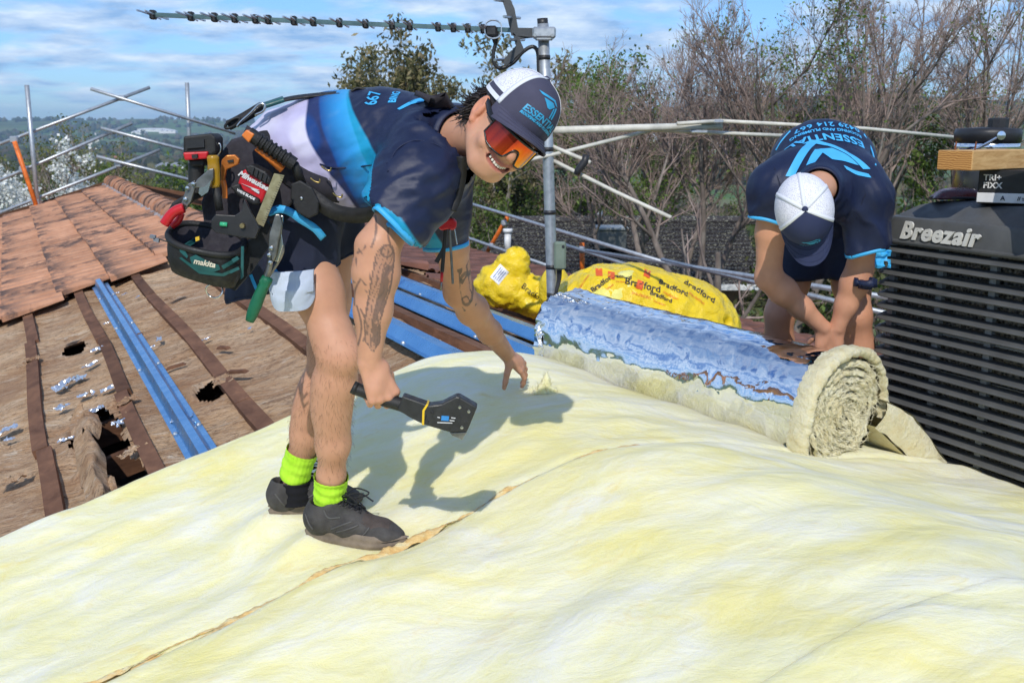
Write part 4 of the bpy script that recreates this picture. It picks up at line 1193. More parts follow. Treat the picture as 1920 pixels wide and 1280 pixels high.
# ------------------------------------------------------------------ yellow bags of insulation behind the roll
bag_m = NT('yellow_bag_plastic')
bag_m.set(Base_Color=bag_m.ramp(bag_m.noise(3, 4, 0.6), (0.3, (0.80, 0.55, 0.01)), (0.7, (0.90, 0.68, 0.03))), Roughness=0.24)
bag_m.b.inputs['Specular IOR Level'].default_value = 0.45
bag_m.b.inputs['Subsurface Weight'].default_value = 0.0
bag_m.bump(bag_m.math('ADD', bag_m.noise(9, 6, 0.65, None, 1.2), bag_m.math('MULTIPLY', bag_m.voro(9), 0.8)), 0.55, 0.04)
pale_film = NT('pale_plastic_film')
pale_film.set(Base_Color=pale_film.ramp(pale_film.noise(4, 4), (0.3, (0.80, 0.72, 0.08)), (0.7, (0.92, 0.86, 0.30))), Roughness=0.25)
pale_film.bump(pale_film.math('ADD', pale_film.noise(8, 6, 0.6, None, 1.5), pale_film.voro(8)), 0.5, 0.04)
ink = pmat('black_ink', (0.03, 0.03, 0.03), 0.6, bump=0)
orange_ink = pmat('orange_ink', (0.75, 0.12, 0.02), 0.5, bump=0)
white_paper = pmat('white_label', (0.80, 0.80, 0.78), 0.6, bump=0.1)
blue_ink = pmat('blue_ink', (0.05, 0.10, 0.35), 0.5, bump=0)
def X_(px, d): return P(px, 500, d)[0]
BD = 6.5
nrm_0 = lambda v: v / np.linalg.norm(v)
bb = P(1215, 640, BD); s_b, v_b = sv(bb); zb = CZ + roof_h(v_b) + 0.03
f = Field((bb[0] - .85, bb[1] - .6, zb - .1), (bb[0] + .85, bb[1] + .7, zb + .8), 0.018)
def bx_(px, dz, dd=0.0): return np.array((X_(px, BD + dd), BD + dd, zb + dz))
f.ell(bx_(1140, .24), (.34, .32, .30), k=.06); f.ell(bx_(1230, .22, .06), (.36, .34, .27), k=.1).ell(bx_(1300, .17, .1), (.26, .30, .24), k=.1)
f.ell(bx_(1085, .17, .05), (.20, .26, .26), k=.08); f.ell(bx_(1190, .34, .05), (.22, .24, .19), k=.08); f.ell(bx_(1342, .08, .1), (.14, .24, .13), k=.08)
f.half((0, 0, zb), (0, 0, -1))
V, F = f.mesh(2); V = wrinkle(V, F, .055, 5.0, 120); V = wrinkle(V, F, .016, 15.0, 125, .9); V[:, 2] = np.maximum(V[:, 2], zb)
big = thing('insulation_bag', 'big bulging yellow plastic bag of insulation batts behind the foil roll', 'bag', bx_(1200, 0), 'yellow insulation bags')
obj('bag_skin', (V, F), bag_m.m, big, smooth=True)
tree_big = bvh(V, F)
fx, fz = np.array((1., 0, 0)), np.array((0, 0.25, 1.0))
def bag_text(gv, gf, o, ex, ey, m, nm):
    v = on_surface(gv, tree_big, o, ex, ey, back=.6, off=.004, strict=True)
    if v is not None: obj(nm, (v, gf), m, big)
for (px, py, rot, sz) in ((1205, 535, -14, .062), (1312, 545, -38, .06), (1262, 540, -28, .052), (1085, 520, 62, .05), (1165, 518, -6, .035), (1240, 556, -22, .04), (1130, 530, 40, .045)):
    o = P(px, py, BD); dv_ = nrm_0(o - np.array((0, 0, CZ))); h_ = tree_big.ray_cast(Vector((0, 0, CZ)), Vector(dv_), 12)
    if h_[0] is None: continue
    o = np.array(h_[0]); a = math.radians(rot); ex = np.array((math.cos(a), 0, math.sin(a))); ey = np.array((-math.sin(a), 0.35, math.cos(a)))
    gv, gf = text_geo('Bradford', sz, bold=0.0012); bag_text(gv, gf, o, ex, ey, ink, 'bag_print')
    gv, gf = poly_geo([[(-.02, -.03), (.02, -.03), (.02, .03), (-.02, .03)]], .03); bag_text(gv, gf, o - ex * (sz * 2.3 + .05) + ey * .02, ex, ey, orange_ink, 'bag_mark')
    gv, gf = text_geo('insulation', sz * 0.5); bag_text(gv, gf, o - ey * sz * 1.0, ex, ey, orange_ink, 'bag_print')
# film draped over the left part of the big bag
f = Field((bb[0] - .9, bb[1] - .7, zb - .1), (bb[0] + .3, bb[1] + .4, zb + .8), 0.022)
f.ell(bx_(1098, .20, -.16), (.17, .16, .23), k=.06); f.ell(bx_(1140, .29, -.20), (.15, .13, .16), k=.06); f.ell(bx_(1172, .38, -.10), (.10, .14, .15), k=.05); f.ell(bx_(1060, .08, -.12), (.14, .14, .15), k=.06)
V, F = f.mesh(2); V = wrinkle(V, F, .06, 6, 131)
obj('plastic_film', (V, F), pale_film.m, None, smooth=True, label='pale yellow crumpled plastic film heaped on the left end of the big bag', cat='plastic film')
# ball of yellow film between the two bags
SD = 7.4
sb = P(965, 575, SD); s_, v_ = sv(sb); zs = CZ + roof_h(v_) + 0.08
zs = sb[2] - 0.03
def sx_(px, py, dd=0.0): return P(px, py, SD + dd)
f = Field(sx_(880, 600) - np.array((0, .5, .1)), sx_(1060, 450) + np.array((0, .6, .15)), 0.016)
f.ell(sx_(960, 505), (.10, .10, .10), k=.05).ell(sx_(945, 540), (.16, .14, .12), k=.07).ell(sx_(990, 552), (.14, .14, .11), k=.07).ell(sx_(920, 528), (.09, .10, .08), k=.05).ell(sx_(1005, 572), (.08, .12, .06), k=.05).ell(sx_(968, 488), (.06, .07, .06), k=.05)
V, F = f.mesh(1); V = wrinkle(V, F, .055, 10, 140, .75); V = wrinkle(V, F, .016, 26, 145, .9)
sm = thing('insulation_bag', 'small crumpled yellow bag with a white label, on the brown tiles left of the mast', 'bag', sx_(960, 585), 'yellow insulation bags')
obj('bag_skin', (V, F), bag_m.m, sm, smooth=True); ts = bvh(V, F)
gv, gf = poly_geo([[(-.055, -.04), (.055, -.04), (.055, .04), (-.055, .04)]], .03)
a = math.radians(50); ex = np.array((math.cos(a), 0, math.sin(a))); ey = np.array((-math.sin(a), 0, math.cos(a)))
obj('label_sheet', (on_surface(gv, ts, P(937, 510, SD), ex, ey, back=.5, off=.006), gf), white_paper, sm)
for k in range(4):
    gv, gf = poly_geo([[(-.04, -.002), (.04, -.002), (.04, .002), (-.04, .002)]], .05)
    obj('label_line', (on_surface(gv, ts, P(937, 510, SD) + ey * (.022 - .015 * k), ex, ey, back=.5, off=.009), gf), blue_ink, sm)
gv, gf = text_geo('Bradford', .055)
obj('bag_print', (on_surface(gv, ts, P(1000, 545, SD), np.array((.8, 0, -.6)), np.array((.6, 0, .8)), back=.5, off=.006), gf), ink, sm)
f = Field(P(1000, 600, 7.0) - np.array((0, .4, .1)), P(1080, 480, 7.0) + np.array((0, .4, .1)), 0.02)
f.ell(P(1040, 545, 7.0), (.10, .12, .17), k=.03)
V, F = f.mesh(2); V = wrinkle(V, F, .02, 5, 150)
obj('insulation_bag', (V, F), bag_m.m, None, smooth=True, label='smooth round yellow bag end showing behind the mast foot', cat='bag', group='yellow insulation bags')

# ------------------------------------------------------------------ guard rails round the roof
orange_paint = pmat('orange_paint', (0.70, 0.16, 0.02), 0.5, var=0.35, scale=14)
gl = thing('guard_rail', 'galvanised tube guard rail with crossing rails at the far gable, left of the worker', 'guard rail', RP(20.9, 1.0), 'guard rails at the roof edges')
def rail(parent, a, b, fn, key, r=.034, name='rail', m=None, d0=0.0):
    p, q = fn(*a, key), fn(*b, key)
    n_ = np.cross(q - p, (0, 0, 1)); n_ /= np.linalg.norm(n_); n_ = n_ * d0
    o = obj(name, MB().tube([p + n_, (p + q) / 2 + n_, q + n_], r, 10), m or galv.m, parent, smooth=True)
    return o
GS = 20.6
for a, b in (((50, 160), (74, 425)), ((352, 155), (359, 330))):
    rail(gl, a, b, PS, GS, .040, 'post', d0=.09)
for a, b, dd in (((-40, 285), (281, 164), 0), ((169, 167), (440, 250), .075), ((-40, 355), (248, 231), 0), ((188, 240), (440, 306), .075), ((-40, 415), (300, 281), 0), ((180, 293), (440, 358), .075)):
    rail(gl, a, b, PS, GS, .029, d0=dd)
for px, py in ((229, 184), (207, 247), (222, 309)):
    obj('coupler', MB().bbox(PS(px, py, GS) + np.array((0, .03, 0)), (.13, .16, .10), b=.02), galv.m, gl)
rail(gl, (27, 265), (78, 415), PS, GS - .12, .040, 'brace', orange_paint)
for px, py in ((45, 318), (68, 378), (28, 262)):
    obj('coupler', MB().bbox(PS(px, py, GS - .05), (.14, .14, .12), b=.02), galv.m, gl)
gr = thing('guard_rail', 'galvanised tube guard rail with orange braces along the right eave, before the dark roofed house', 'guard rail', RP(12, 6.9), 'guard rails at the roof edges')
GV = 6.9
for a, b in (((760, 345), (1262, 497)), ((760, 405), (1032, 500)), ((1055, 458), (1255, 521)), ((1242, 487), (1680, 592)), ((1100, 470), (1720, 566)), ((760, 436), (935, 500))):
    rail(gr, a, b, PV, GV, .026)
rail(gr, (951, 408), (886, 520), PV, GV + .1, .034, 'brace', orange_paint); rail(gr, (1091, 455), (1092, 515), PV, GV + .1, .034, 'brace', orange_paint); rail(gr, (628, 425), (618, 470), PV, GV + .1, .036, 'brace', orange_paint)
for px, py in ((945, 418), (921, 461), (898, 498), (1091, 468)):
    obj('coupler', MB().bbox(PV(px, py, GV + .05), (.09, .09, .09), b=.02), galv.m, gr)

# ------------------------------------------------------------------ television aerial and its mast
MD = 6.2
black_pl = pmat('black_plastic', (0.022, 0.022, 0.024), 0.45, bump=0.1)
alum = NT('aluminium'); alum.set(Base_Color=alum.ramp(alum.noise(20, 3), (0.3, (0.55, 0.57, 0.6)), (0.7, (0.75, 0.76, 0.78))), Metallic=1.0, Roughness=0.32)
boom_m = pmat('green_grey_boom', (0.10, 0.17, 0.18), 0.4, metal=0.5, bump=0)
white_rod = pmat('weathered_white_rod', (0.62, 0.60, 0.52), 0.55, var=0.2, scale=12, bump=0.1)
ab = P(1040, 640, MD); s_, v_ = sv(ab); ab[2] = CZ + roof_h(v_)
an = thing('tv_aerial', 'long television aerial on a galvanised mast, black looped cable hanging below its boom', 'aerial', ab)
def AP(px, py, dd=0.0): return P(px, py, MD + dd)
mast = obj('mast', MB().tube([np.array((AP(1038, 600)[0], MD, ab[2] - .05)), AP(1037, 600), AP(1028, 300), AP(1018, 45)], .032, 16), galv.m, an, smooth=True)
obj('mast_cap', MB().tube([AP(1018, 52), AP(1017, 35)], .030, 14), black_pl, mast, smooth=True)
for py in (108, 280, 398, 500, 552):
    t = (py - 45) / 555; obj('tape_band', MB().tube([AP(1018 + 20 * t, py - 4), AP(1018 + 20 * t, py + 4)], .035, 14), black_pl, mast, smooth=True)
b0, b1 = AP(283, 28, .0), AP(985, 58)
obj('boom', MB().tube([b0, b1], .017, 4, up=(0, 1, 1)), boom_m, an)
fx = lambda px: b0 + (b1 - b0) * ((px - 283) / (985 - 283))
for px in (287, 358, 402, 440, 479, 503, 551, 587, 636, 685, 735, 768, 821, 850, 877, 906):
    c = fx(px); mb = MB()
    for sg in (-1, 1):                                       # two thin arms of each director, splayed
        mb.tube([c + np.array((.010 * sg, 0, 0)), c + np.array((.016 * sg, -.17, .004)), c + np.array((.022 * sg, -.20, .004))], .0055, 6)
        mb.tube([c + np.array((.010 * sg, 0, 0)), c + np.array((.016 * sg, .17, -.004)), c + np.array((.022 * sg, .20, -.004))], .0055, 6)
    o = obj('director', mb, alum.m, an)
    obj('director_clip', MB().bbox(c, (.032, .05, .05), b=.006), black_pl, o)
c = AP(925, 56)
mb = MB(); ang = np.linspace(0, 2 * math.pi, 40)
mb.ribbon(np.stack((c[0] + .045 * np.cos(ang) * (1 + .25 * np.abs(np.sin(ang))), np.full(40, MD - .02), c[2] + .05 * np.sin(ang)), 1), .05, (0, 1, 0), .006)
obj('dipole_loop', mb, alum.m, an)
obj('dipole_box', MB().bbox(c + np.array((-.012, .0, -.01)), (.07, .07, .06), b=.012), black_pl, an)
mb = MB()
for pts in (((1000, 62), (965, 60), (957, 20), (940, -22)), ((1000, 62), (968, 68), (975, 90), (945, 120))):
    mb.ribbon([AP(*q) for q in pts], [.05, .055, .05, .035], (1, 0, .3), .03)
obj('reflector_arm', mb, pmat('dark_grey_bracket', (0.06, 0.065, 0.07), 0.5), an)
for px, py in ((945, 2), (962, 33), (970, 75), (945, 112), (935, -15)):
    c = AP(px, py); o_ = MB()
    o_.tube([c + np.array((-.05, -.16, -.012)), c + np.array((.04, .16, .012))], .008, 6)
    obj('reflector_rod', o_, alum.m, an)
obj('mast_clamp', MB().bbox(AP(1020, 62, -.03), (.13, .09, .06), b=.01).bbox(AP(1020, 72, -.05), (.10, .03, .025), b=.006), galv.m, an)
for px in (1003, 1036): obj('bolt', MB().tube([AP(px, 66, -.12), AP(px, 66, .06)], .010, 8), galv.m, an)
cp = np.array([AP(*q) for q in ((928, 66), (930, 78), (925, 100), (927, 120), (940, 128), (962, 118), (980, 98), (998, 88), (1008, 98), (1010, 130), (1012, 160))])
obj('coax_cable', MB().tube(spline(cp), .011, 8), black_pl, an, smooth=True)
obj('cable_ferrule', MB().tube([AP(927, 60), AP(929, 82)], [.028, .012], 10), black_pl, an, smooth=True)
jb = obj('junction_box', MB().bbox(AP(1050, 479, -.05), (.068, .06, .16), b=.01), pmat('grey_green_box', (0.17, 0.22, 0.17), 0.6), an)
obj('lid_screw', MB().lathe([(0, .004), (.008, .004), (.008, 0)], AP(1056, 462, -.082), frame((0, -1, 0)), 10), black_pl, jb)
for k in range(3):
    obj('coax_cable', MB().tube(spline([AP(1046 + 3 * k, 504, -.03), AP(1046 + 2 * k, 525, -.03), AP(1042 + k, 548, -.035), AP(1040, 575, -.03)], 20), .007, 6), black_pl, an, smooth=True)
obj('coax_cable', MB().tube(spline([AP(1030, 560, -.03), AP(1018, 572, -.05), AP(1010, 592, -.06), AP(1024, 580, -.06), AP(1028, 610, -.04)], 30), .008, 6), black_pl, an, smooth=True)
vh = thing('old_aerial', 'old white rod aerial with a thick horizontal boom, clamped to the galvanised mast', 'aerial', AP(1025, 240))
obj('boom', MB().tube([AP(985, 246), AP(1190, 240, .2), AP(1352, 236, .35)], .021, 12), white_rod, vh, smooth=True)
for pts in (((1225, 244, .3), (1500, 256, .5)), ((1270, 232, .2), (1350, 227, .3)), ((1350, 227, .3), (1620, 241, .9), (1818, 260, 1.2)), ((868, 328, -.2), (1050, 287, 0), (1222, 244, .3)), ((990, 255, .1), (1107, 305, -.1)), ((975, 270, .1), (1150, 358, -.15), (1258, 408, -.35))):
    obj('rod', MB().tube([AP(*q) for q in pts], .0115, 8), white_rod, vh, smooth=True)
obj('insulator', MB().tube([AP(1099, 290, -.1), AP(1097, 302, -.1), AP(1084, 320, -.1), AP(1081, 328, -.1)], [.018, .022, .022, .018], 8), black_pl, vh, smooth=True)
obj('rod_clamp', MB().bbox(AP(1335, 228, .3), (.13, .05, .02), b=.005).bbox(AP(1310, 247, .3), (.10, .05, .02), b=.005), galv.m, vh)

# ------------------------------------------------------------------ the evaporative cooler on the right
cg = pmat('charcoal_cooler_plastic', (0.092, 0.094, 0.092), 0.55, var=0.22, scale=5, bump=0.15, bscale=120, bdist=.002)
cd = pmat('cooler_inner_frame', (0.24, 0.26, 0.28), 0.6, var=0.25, scale=20, bump=0.1)
pad = NT('cooler_pad'); pad.set(Base_Color=pad.ramp(pad.voro(70), (0.2, (0.015, 0.015, 0.015)), (0.7, (0.20, 0.19, 0.175))), Roughness=0.95); pad.bump(pad.voro(60), 1.0, .02)
CX = P(1652, 500, 4.25)[:2]; CF = np.array((-UX, -UY)) ; CN = np.array((-VX, -VY))        # along the face to the right, outward
CI = -CN
LZ0, LZ1 = CZ - 1.30, CZ - 0.435              # louvre bottom and lid rim
def cw(a, b, z): q = CX + CF * a + CI * b; return np.array((q[0], q[1], z))
CL, CDp = 1.16, 1.05
ev = thing('evaporative_cooler', 'charcoal rooftop evaporative cooler with louvred sides at the right edge', 'cooler', cw(CL / 2, CDp / 2, CZ - 1.40))
def rrect(a0, a1, b0, b1, r, n_=7):
    out = []
    for (ca, cb, t0) in ((a0 + r, b0 + r, 180), (a1 - r, b0 + r, 270), (a1 - r, b1 - r, 0), (a0 + r, b1 - r, 90)):
        for k in range(n_):
            t = math.radians(t0 + 90 * k / (n_ - 1)); out.append((ca + r * math.cos(t), cb + r * math.sin(t)))
    return out
def ring_sweep(mb, prof, a0=0, a1=CL, b0=0, b1=CDp, r=.07):
    """profile (outset, z) swept round the rounded rectangle"""
    rows = []
    for o_, z in prof:
        rows.append([cw(a, b, z) for a, b in rrect(a0 - o_, a1 + o_, b0 - o_, b1 + o_, max(.004, r + o_))])
    rows = np.array(rows); rows = np.concatenate((rows, rows[:, :1]), 1)
    return mb.grid(rows)
NS = 19; pitch = (LZ1 - LZ0) / NS
for k in range(NS):
    z = LZ1 - (k + 0.5) * pitch
    mb = ring_sweep(MB(), [(-.008, z + .006), (.014, z + .002), (.032, z - .008), (.038, z - .014), (.036, z - .017), (.028, z - .013), (.012, z - .003), (-.008, z + .001)])
    obj('louvre', mb, cg, ev, smooth=False)
ring = rrect(.0, CL, .0, CDp, .07)
for (a, b) in ((.06, -.012), (.30, -.012), (.54, -.012), (.78, -.012), (1.02, -.012)):
    obj('mullion', MB().box(cw(a, .012, (LZ0 + LZ1) / 2), (.028, .02, LZ1 - LZ0 + .02), np.array(((*CF, 0), (*CI, 0), (0, 0, 1.)))), cd, ev)
obj('side_mullion', MB().box(cw(.012, .10, (LZ0 + LZ1) / 2), (.02, .028, LZ1 - LZ0), np.array(((*CF, 0), (*CI, 0), (0, 0, 1.)))), cd, ev)
mb = MB()
for k in range(12):
    z = LZ1 - (k * 1.6 + 0.9) * pitch
    mb.box(cw(CL / 2, .030, z), (CL - .06, .008, .007), np.array(((*CF, 0), (*CI, 0), (0, 0, 1.))))
obj('pad_retainer', mb, cd, ev)
obj('cooling_pad', MB().box(cw(CL / 2, .07, (LZ0 + LZ1) / 2), (CL - .05, .06, LZ1 - LZ0), np.array(((*CF, 0), (*CI, 0), (0, 0, 1.)))).box(cw(.07, CDp / 2, (LZ0 + LZ1) / 2), (.06, CDp - .12, LZ1 - LZ0 - .004), np.array(((*CF, 0), (*CI, 0), (0, 0, 1.)))).box(cw(CL / 2 + .04, CDp / 2, (LZ0 + LZ1) / 2), (CL - .3, CDp - .3, LZ1 - LZ0 - .01), np.array(((*CF, 0), (*CI, 0), (0, 0, 1.)))), pad.m, ev)
lid = MB()
ring_sweep(lid, [(.0, LZ1 - .012), (.028, LZ1 - .008), (.034, LZ1), (.034, LZ1 + .006), (.022, LZ1 + .012), (.006, LZ1 + .082), (-.004, LZ1 + .094), (-.014, LZ1 + .098), (-.022, LZ1 + .098), (-.03, LZ1 + .104), (-.09, LZ1 + .140), (-.14, LZ1 + .156), (-.22, LZ1 + .163)])
top_loop = [cw(a, b, LZ1 + .163) for a, b in rrect(.22, CL - .22, .22, CDp - .22, .004)]
lid.add(top_loop, [list(range(len(top_loop)))])
LIDTOP = LZ1 + .163
lo_ = obj('lid', lid, cg, ev, smooth=True)
try: lo_.data.set_sharp_from_angle(angle=math.radians(28))
except Exception: pass
# rear hump of the lid beside the worker
base = MB(); ring_sweep(base, [(-.02, LZ0 + .02), (.04, LZ0 + .012), (.045, LZ0), (.045, LZ0 - .035), (.03, LZ0 - .045), (-.1, LZ0 - .05)])
obj('base_tray', base, cg, ev)
obj('support_leg', MB().box(cw(CL / 2, CDp / 2, LZ0 - .2), (CL - .1, CDp - .1, .34), np.array(((*CF, 0), (*CI, 0), (0, 0, 1.)))), dark_in, ev)
silver = pmat('silver_lettering', (0.62, 0.61, 0.56), 0.45, var=0.1, bump=0)
gv, gf = text_geo('Breezair', .090, bold=.0028, extrude=.004, spacing=1.12, shear=0.12)
gv[:, 0] *= 1.08
lc = P(1760, 437, 3.95)
# letters stand on the sloping face of the lid rim
tl = bvh(lid.verts(), lid.f)
tcen = cw(.300, -.01, LZ1 + .046)
gvv = on_surface(gv, tl, tcen, np.array((*CF, 0)), np.array((0, 0, 1.)), back=.2, off=.008)
obj('brand_letters', (gvv, gf), silver, ev)

# ---- things on the cooler lid
card = pmat('black_carton', (0.012, 0.012, 0.013), 0.5, bump=0.08)
white_card = pmat('white_carton', (0.75, 0.76, 0.78), 0.6, bump=0.05)
white_ink = pmat('white_ink', (0.7, 0.7, 0.7), 0.6, bump=0)
def lid_pt(px, py, z):
    for d in np.linspace(2.5, 6, 1400):
        p = P(px, py, d)
        if p[2] <= z: return p
    return p
c1 = lid_pt(1882, 384, LIDTOP)
def carton(c, w, d_, h, rot, name, label, band=True):
    ca, sa = math.cos(rot), math.sin(rot); ax = np.array(((ca, sa, 0), (-sa, ca, 0), (0, 0, 1.)))
    t = thing(name, label, 'box', c, 'black fixings boxes on the cooler')
    obj('carton', MB().bbox(c + np.array((0, 0, h / 2)), (w, d_, h), ax, b=.003), card, t)
    if band: obj('white_band', MB().bbox(c + np.array((0, 0, .022)), (w + .003, d_ + .003, .036), ax, b=.002), white_card, t)
    return t, ax
bx_c = c1 + np.array((.075, .10, 0))
t, ax = carton(bx_c, .215, .19, .122, -.55, 'fixings_box', 'black box with white lettering and a white bottom band, under the timber block')
f0 = bx_c + np.array((0, 0, .0)) - ax[1] * (.095 + .0022)
# the two visible faces: lettering on the left one
lf = bx_c - ax[1] * (.095 + .0015)
for txt, dx, dz, sz, mm in (('TRI+', -.060, .094, .030, white_ink), ('FIXX', -.058, .066, .030, white_ink), ('A', -.02, .021, .022, ink), ('// ::', .04, .021, .018, ink)):
    gv, gf = text_geo(txt, sz, bold=.0008)
    off_ = .004 if mm is ink else .002
    v = np.array([lf + ax[0] * (dx + p[0]) + np.array((0, 0, dz + p[1])) - ax[1] * off_ for p in gv])
    obj('lettering', (v, gf), mm, t)
b2 = np.array((1.80, 3.52, LIDTOP))
t2, ax2 = carton(b2, .16, .16, .36, -.2, 'fixings_box', 'tall black box with pale lettering cut off by the right edge of the photo', band=False)
lf2 = b2 - ax2[1] * (.08 + .0015)
gv, gf = text_geo('T\nF', .06, bold=.001)
obj('lettering', (np.array([lf2 + ax2[0] * (-.055 + p[0]) + np.array((0, 0, .17 + p[1])) - ax2[1] * .002 for p in gv]), gf), pmat('pale_teal_ink', (.45, .75, .72), .5, bump=0), t2)
# black water jug with chrome rim behind the timber
chrome = NT('chrome'); chrome.set(Base_Color=(.8, .8, .82), Metallic=1.0, Roughness=.12)
jug_c = lid_pt(1858, 372, LIDTOP) + np.array((.115, .34, 0)); jr = .125
jt = thing('water_jug', 'black lidded water jug with a chrome collar, behind the timber block', 'jug', jug_c)
htop = P(1858, 262, jug_c[1])[2] - jug_c[2]
obj('jug_body', MB().lathe([(jr, 0), (jr, htop - .05), (jr * .98, htop - .045)], jug_c, n=40), pmat('jug_steel', (.25, .27, .29), .3, metal=.8, bump=0), jt, smooth=True)
obj('collar', MB().lathe([(jr * 1.0, htop - .045), (jr * 1.03, htop - .04), (jr * 1.03, htop - .015), (jr, htop - .012)], jug_c, n=40), chrome.m, jt, smooth=True)
obj('jug_lid', MB().lathe([(jr * 1.05, htop - .012), (jr * 1.07, htop + .03), (jr * 1.02, htop + .045), (jr * .2, htop + .052), (0, htop + .052)], jug_c, n=40), black_pl, jt, smooth=True)
obj('lid_knob', MB().lathe([(.042, htop + .045), (.042, htop + .085), (.036, htop + .09), (0, htop + .09)], jug_c + np.array((.04, 0, 0)), n=10), black_pl, jt)
hp = [jug_c + np.array((-jr * 1.0, -.03, htop - .06)), jug_c + np.array((-jr * .7, -jr * .85, htop - .035)), jug_c + np.array((-.01, -jr * 1.12, htop + .018))]
obj('bail_handle', MB().tube(spline(hp, 16), .006, 8), chrome.m, jt, smooth=True)
obj('handle_pivot', MB().lathe([(0, .012), (.018, .010), (.018, 0)], hp[-1], frame((0, -1, 0)), 14), chrome.m, jt)
# timber block lying on the box
pine = NT('cut_pine')
pp = pine.co((3, 1.2, 14), kind='Object')
pine.set(Base_Color=pine.ramp(pine.noise(5, 5, 0.6, pp, .8), (0.3, (0.42, 0.23, 0.075)), (0.6, (0.60, 0.38, 0.16)), (0.8, (0.68, 0.46, 0.22))), Roughness=.75); pine.bump(pine.noise(12, 5, .6, pp), .3, .004)
endg = NT('pine_end_grain')
endg.set(Base_Color=endg.ramp(endg.wave(40, None, 5.0, 'Z'), (0.2, (0.36, 0.15, 0.035)), (0.8, (0.58, 0.30, 0.09))), Roughness=.85)
tz = bx_c[2] + .122 + .002
w0 = P(1790, 300, bx_c[1] - .13); 
wa = np.array((w0[0], w0[1], tz + .035)); wdir = np.array((.80, .60, 0.0)); wdir /= np.linalg.norm(wdir)
wn_ = np.array((-wdir[1], wdir[0], 0.))
tt = thing('timber_block', 'short pale pine offcut lying across the black box on the cooler', 'timber', wa)
LW = .42
obj('plank', MB().bbox(wa + wdir * LW / 2, (LW, .135, .07), np.array((wdir, wn_, (0, 0, 1.))), b=.003), pine.m, tt)
obj('end_grain', MB().bbox(wa - wdir * .0015, (.003, .130, .066), np.array((wdir, wn_, (0, 0, 1.))), b=.001), endg.m, tt)
for dx, dy in ((.045, .03), (.09, -.02)):
    q = wa + wdir * dx + wn_ * dy + np.array((0, 0, .035))
    obj('nail', MB().tube([q - np.array((0, 0, .01)), q + np.array((.004, 0, .03))], .003, 6), pmat('rusty_nail', (.2, .07, .03), .8), tt)
# dark red pouch lying on the lid
pc = lid_pt(1800, 381, LIDTOP - .015) + np.array((0, .02, 0))
mb = MB(); g_ = np.linspace(-1, 1, 13); A_, B_ = np.meshgrid(g_, g_, indexing='ij')
zz = .035 * (1 - A_ ** 4) * (1 - B_ ** 4) + .004 * fbm(np.stack((A_ * 2, B_ * 2, A_ * 0), -1), 3, 5)
for sg in (1, -.15): mb.grid(np.stack((pc[0] + .105 * A_ + .02 * B_, pc[1] + .075 * B_, pc[2] + .022 + zz * sg), -1))
pt_ = thing('pouch', 'flat dark red and black zip pouch lying on the cooler lid left of the box', 'pouch', pc)
obj('pouch_body', mb, pmat('dark_red_vinyl', (.10, .015, .015), .3, var=.5, scale=9), pt_, smooth=True)
obj('zip_edge', MB().tube([pc + np.array((.105 * math.cos(t) * 1.02 + .01 * math.sin(t), .075 * math.sin(t) * 1.02, .022)) for t in np.linspace(0, 2 * math.pi, 30)], .006, 6), black_pl, pt_, smooth=True)

# ------------------------------------------------------------------ the dark roofed house down the slope
HD = 27.0
dr = NT('dark_concrete_tile'); dpz = dr.co(1.0, kind='World')
dr.set(Base_Color=dr.mix(dr.ramp(dr.noise(14, 3, .6, dr.co((1, 1, 2.5), kind='World')), (0.57, 0.0), (0.62, 1.0)), dr.ramp(dr.noise(3, 4, .6, dpz), (0.3, (0.020, 0.018, 0.020)), (0.7, (0.055, 0.048, 0.05))), (0.34, 0.34, 0.27)), Roughness=.8)
A0, A1 = P(955, 412, HD + 3.5), P(1420, 425, HD + 3.5)
B0, B1 = P(872, 518, HD), P(1440, 548, HD)
A0[2] = A1[2] = (A0[2] + A1[2]) / 2; B0[2] = B1[2] = (B0[2] + B1[2]) / 2 
dh = thing('house', 'low house with a dark mossy tiled roof beyond the yellow bags', 'house', ((A0 + B1) / 2)[:2].tolist() + [float(land(*((A0 + B1) / 2)[:2]))])
ex_ = (B1 - B0); ex_[2] = 0; Lx = np.linalg.norm(ex_); ex_ /= Lx
back_ = np.cross((0, 0, 1), ex_)
rise_ = A0[2] - B0[2]; run_ = (A0 - B0) @ back_
rows_n, cols_n = 15, 44
sl = np.array(back_ * run_ + np.array((0, 0, rise_))); sl_l = np.linalg.norm(sl); sl /= sl_l
tm3v = []; tw_, tl_ = Lx / cols_n, sl_l / rows_n
nrm = np.cross(ex_, sl)
prof = [(0, .0), (.18, .035), (.36, .0), (.55, .0), (.73, .035), (.9, 0), (1.0, 0)]
v = np.array([(x * tw_, -.04, z + .07) for x, z in prof] + [(x * tw_, tl_, z + .0) for x, z in prof] + [(x * tw_, -.04, .0) for x, z in prof])
fs = [(i, i + 1, 7 + i + 1, 7 + i) for i in range(6)] + [(14 + i, 14 + i + 1, i + 1, i) for i in range(6)]
dme = raw_mesh('roof_tile', v, fs, smooth=False); dme.materials.append(dr.m)
cnt = 0; rest = MB()
for i in range(rows_n):
    for j in range(cols_n):
        e0 = (A0 - B0) @ ex_
        x0 = e0 * (i / rows_n)
        if j * tw_ < x0 - tw_ * .5: continue
        o_ = B0 + ex_ * (j * tw_) + sl * (i * tl_)
        if cnt < 300 and i < 8: put('roof_tile', dme, o_, np.array((ex_, sl, nrm)), dh); cnt += 1
        else: rest.add(v @ np.array((ex_, sl, nrm)) + o_, fs)
o = obj('upper_tiles', rest, dr.m, dh); o['kind'] = 'stuff'
rb = B0 + back_ * run_ * 2
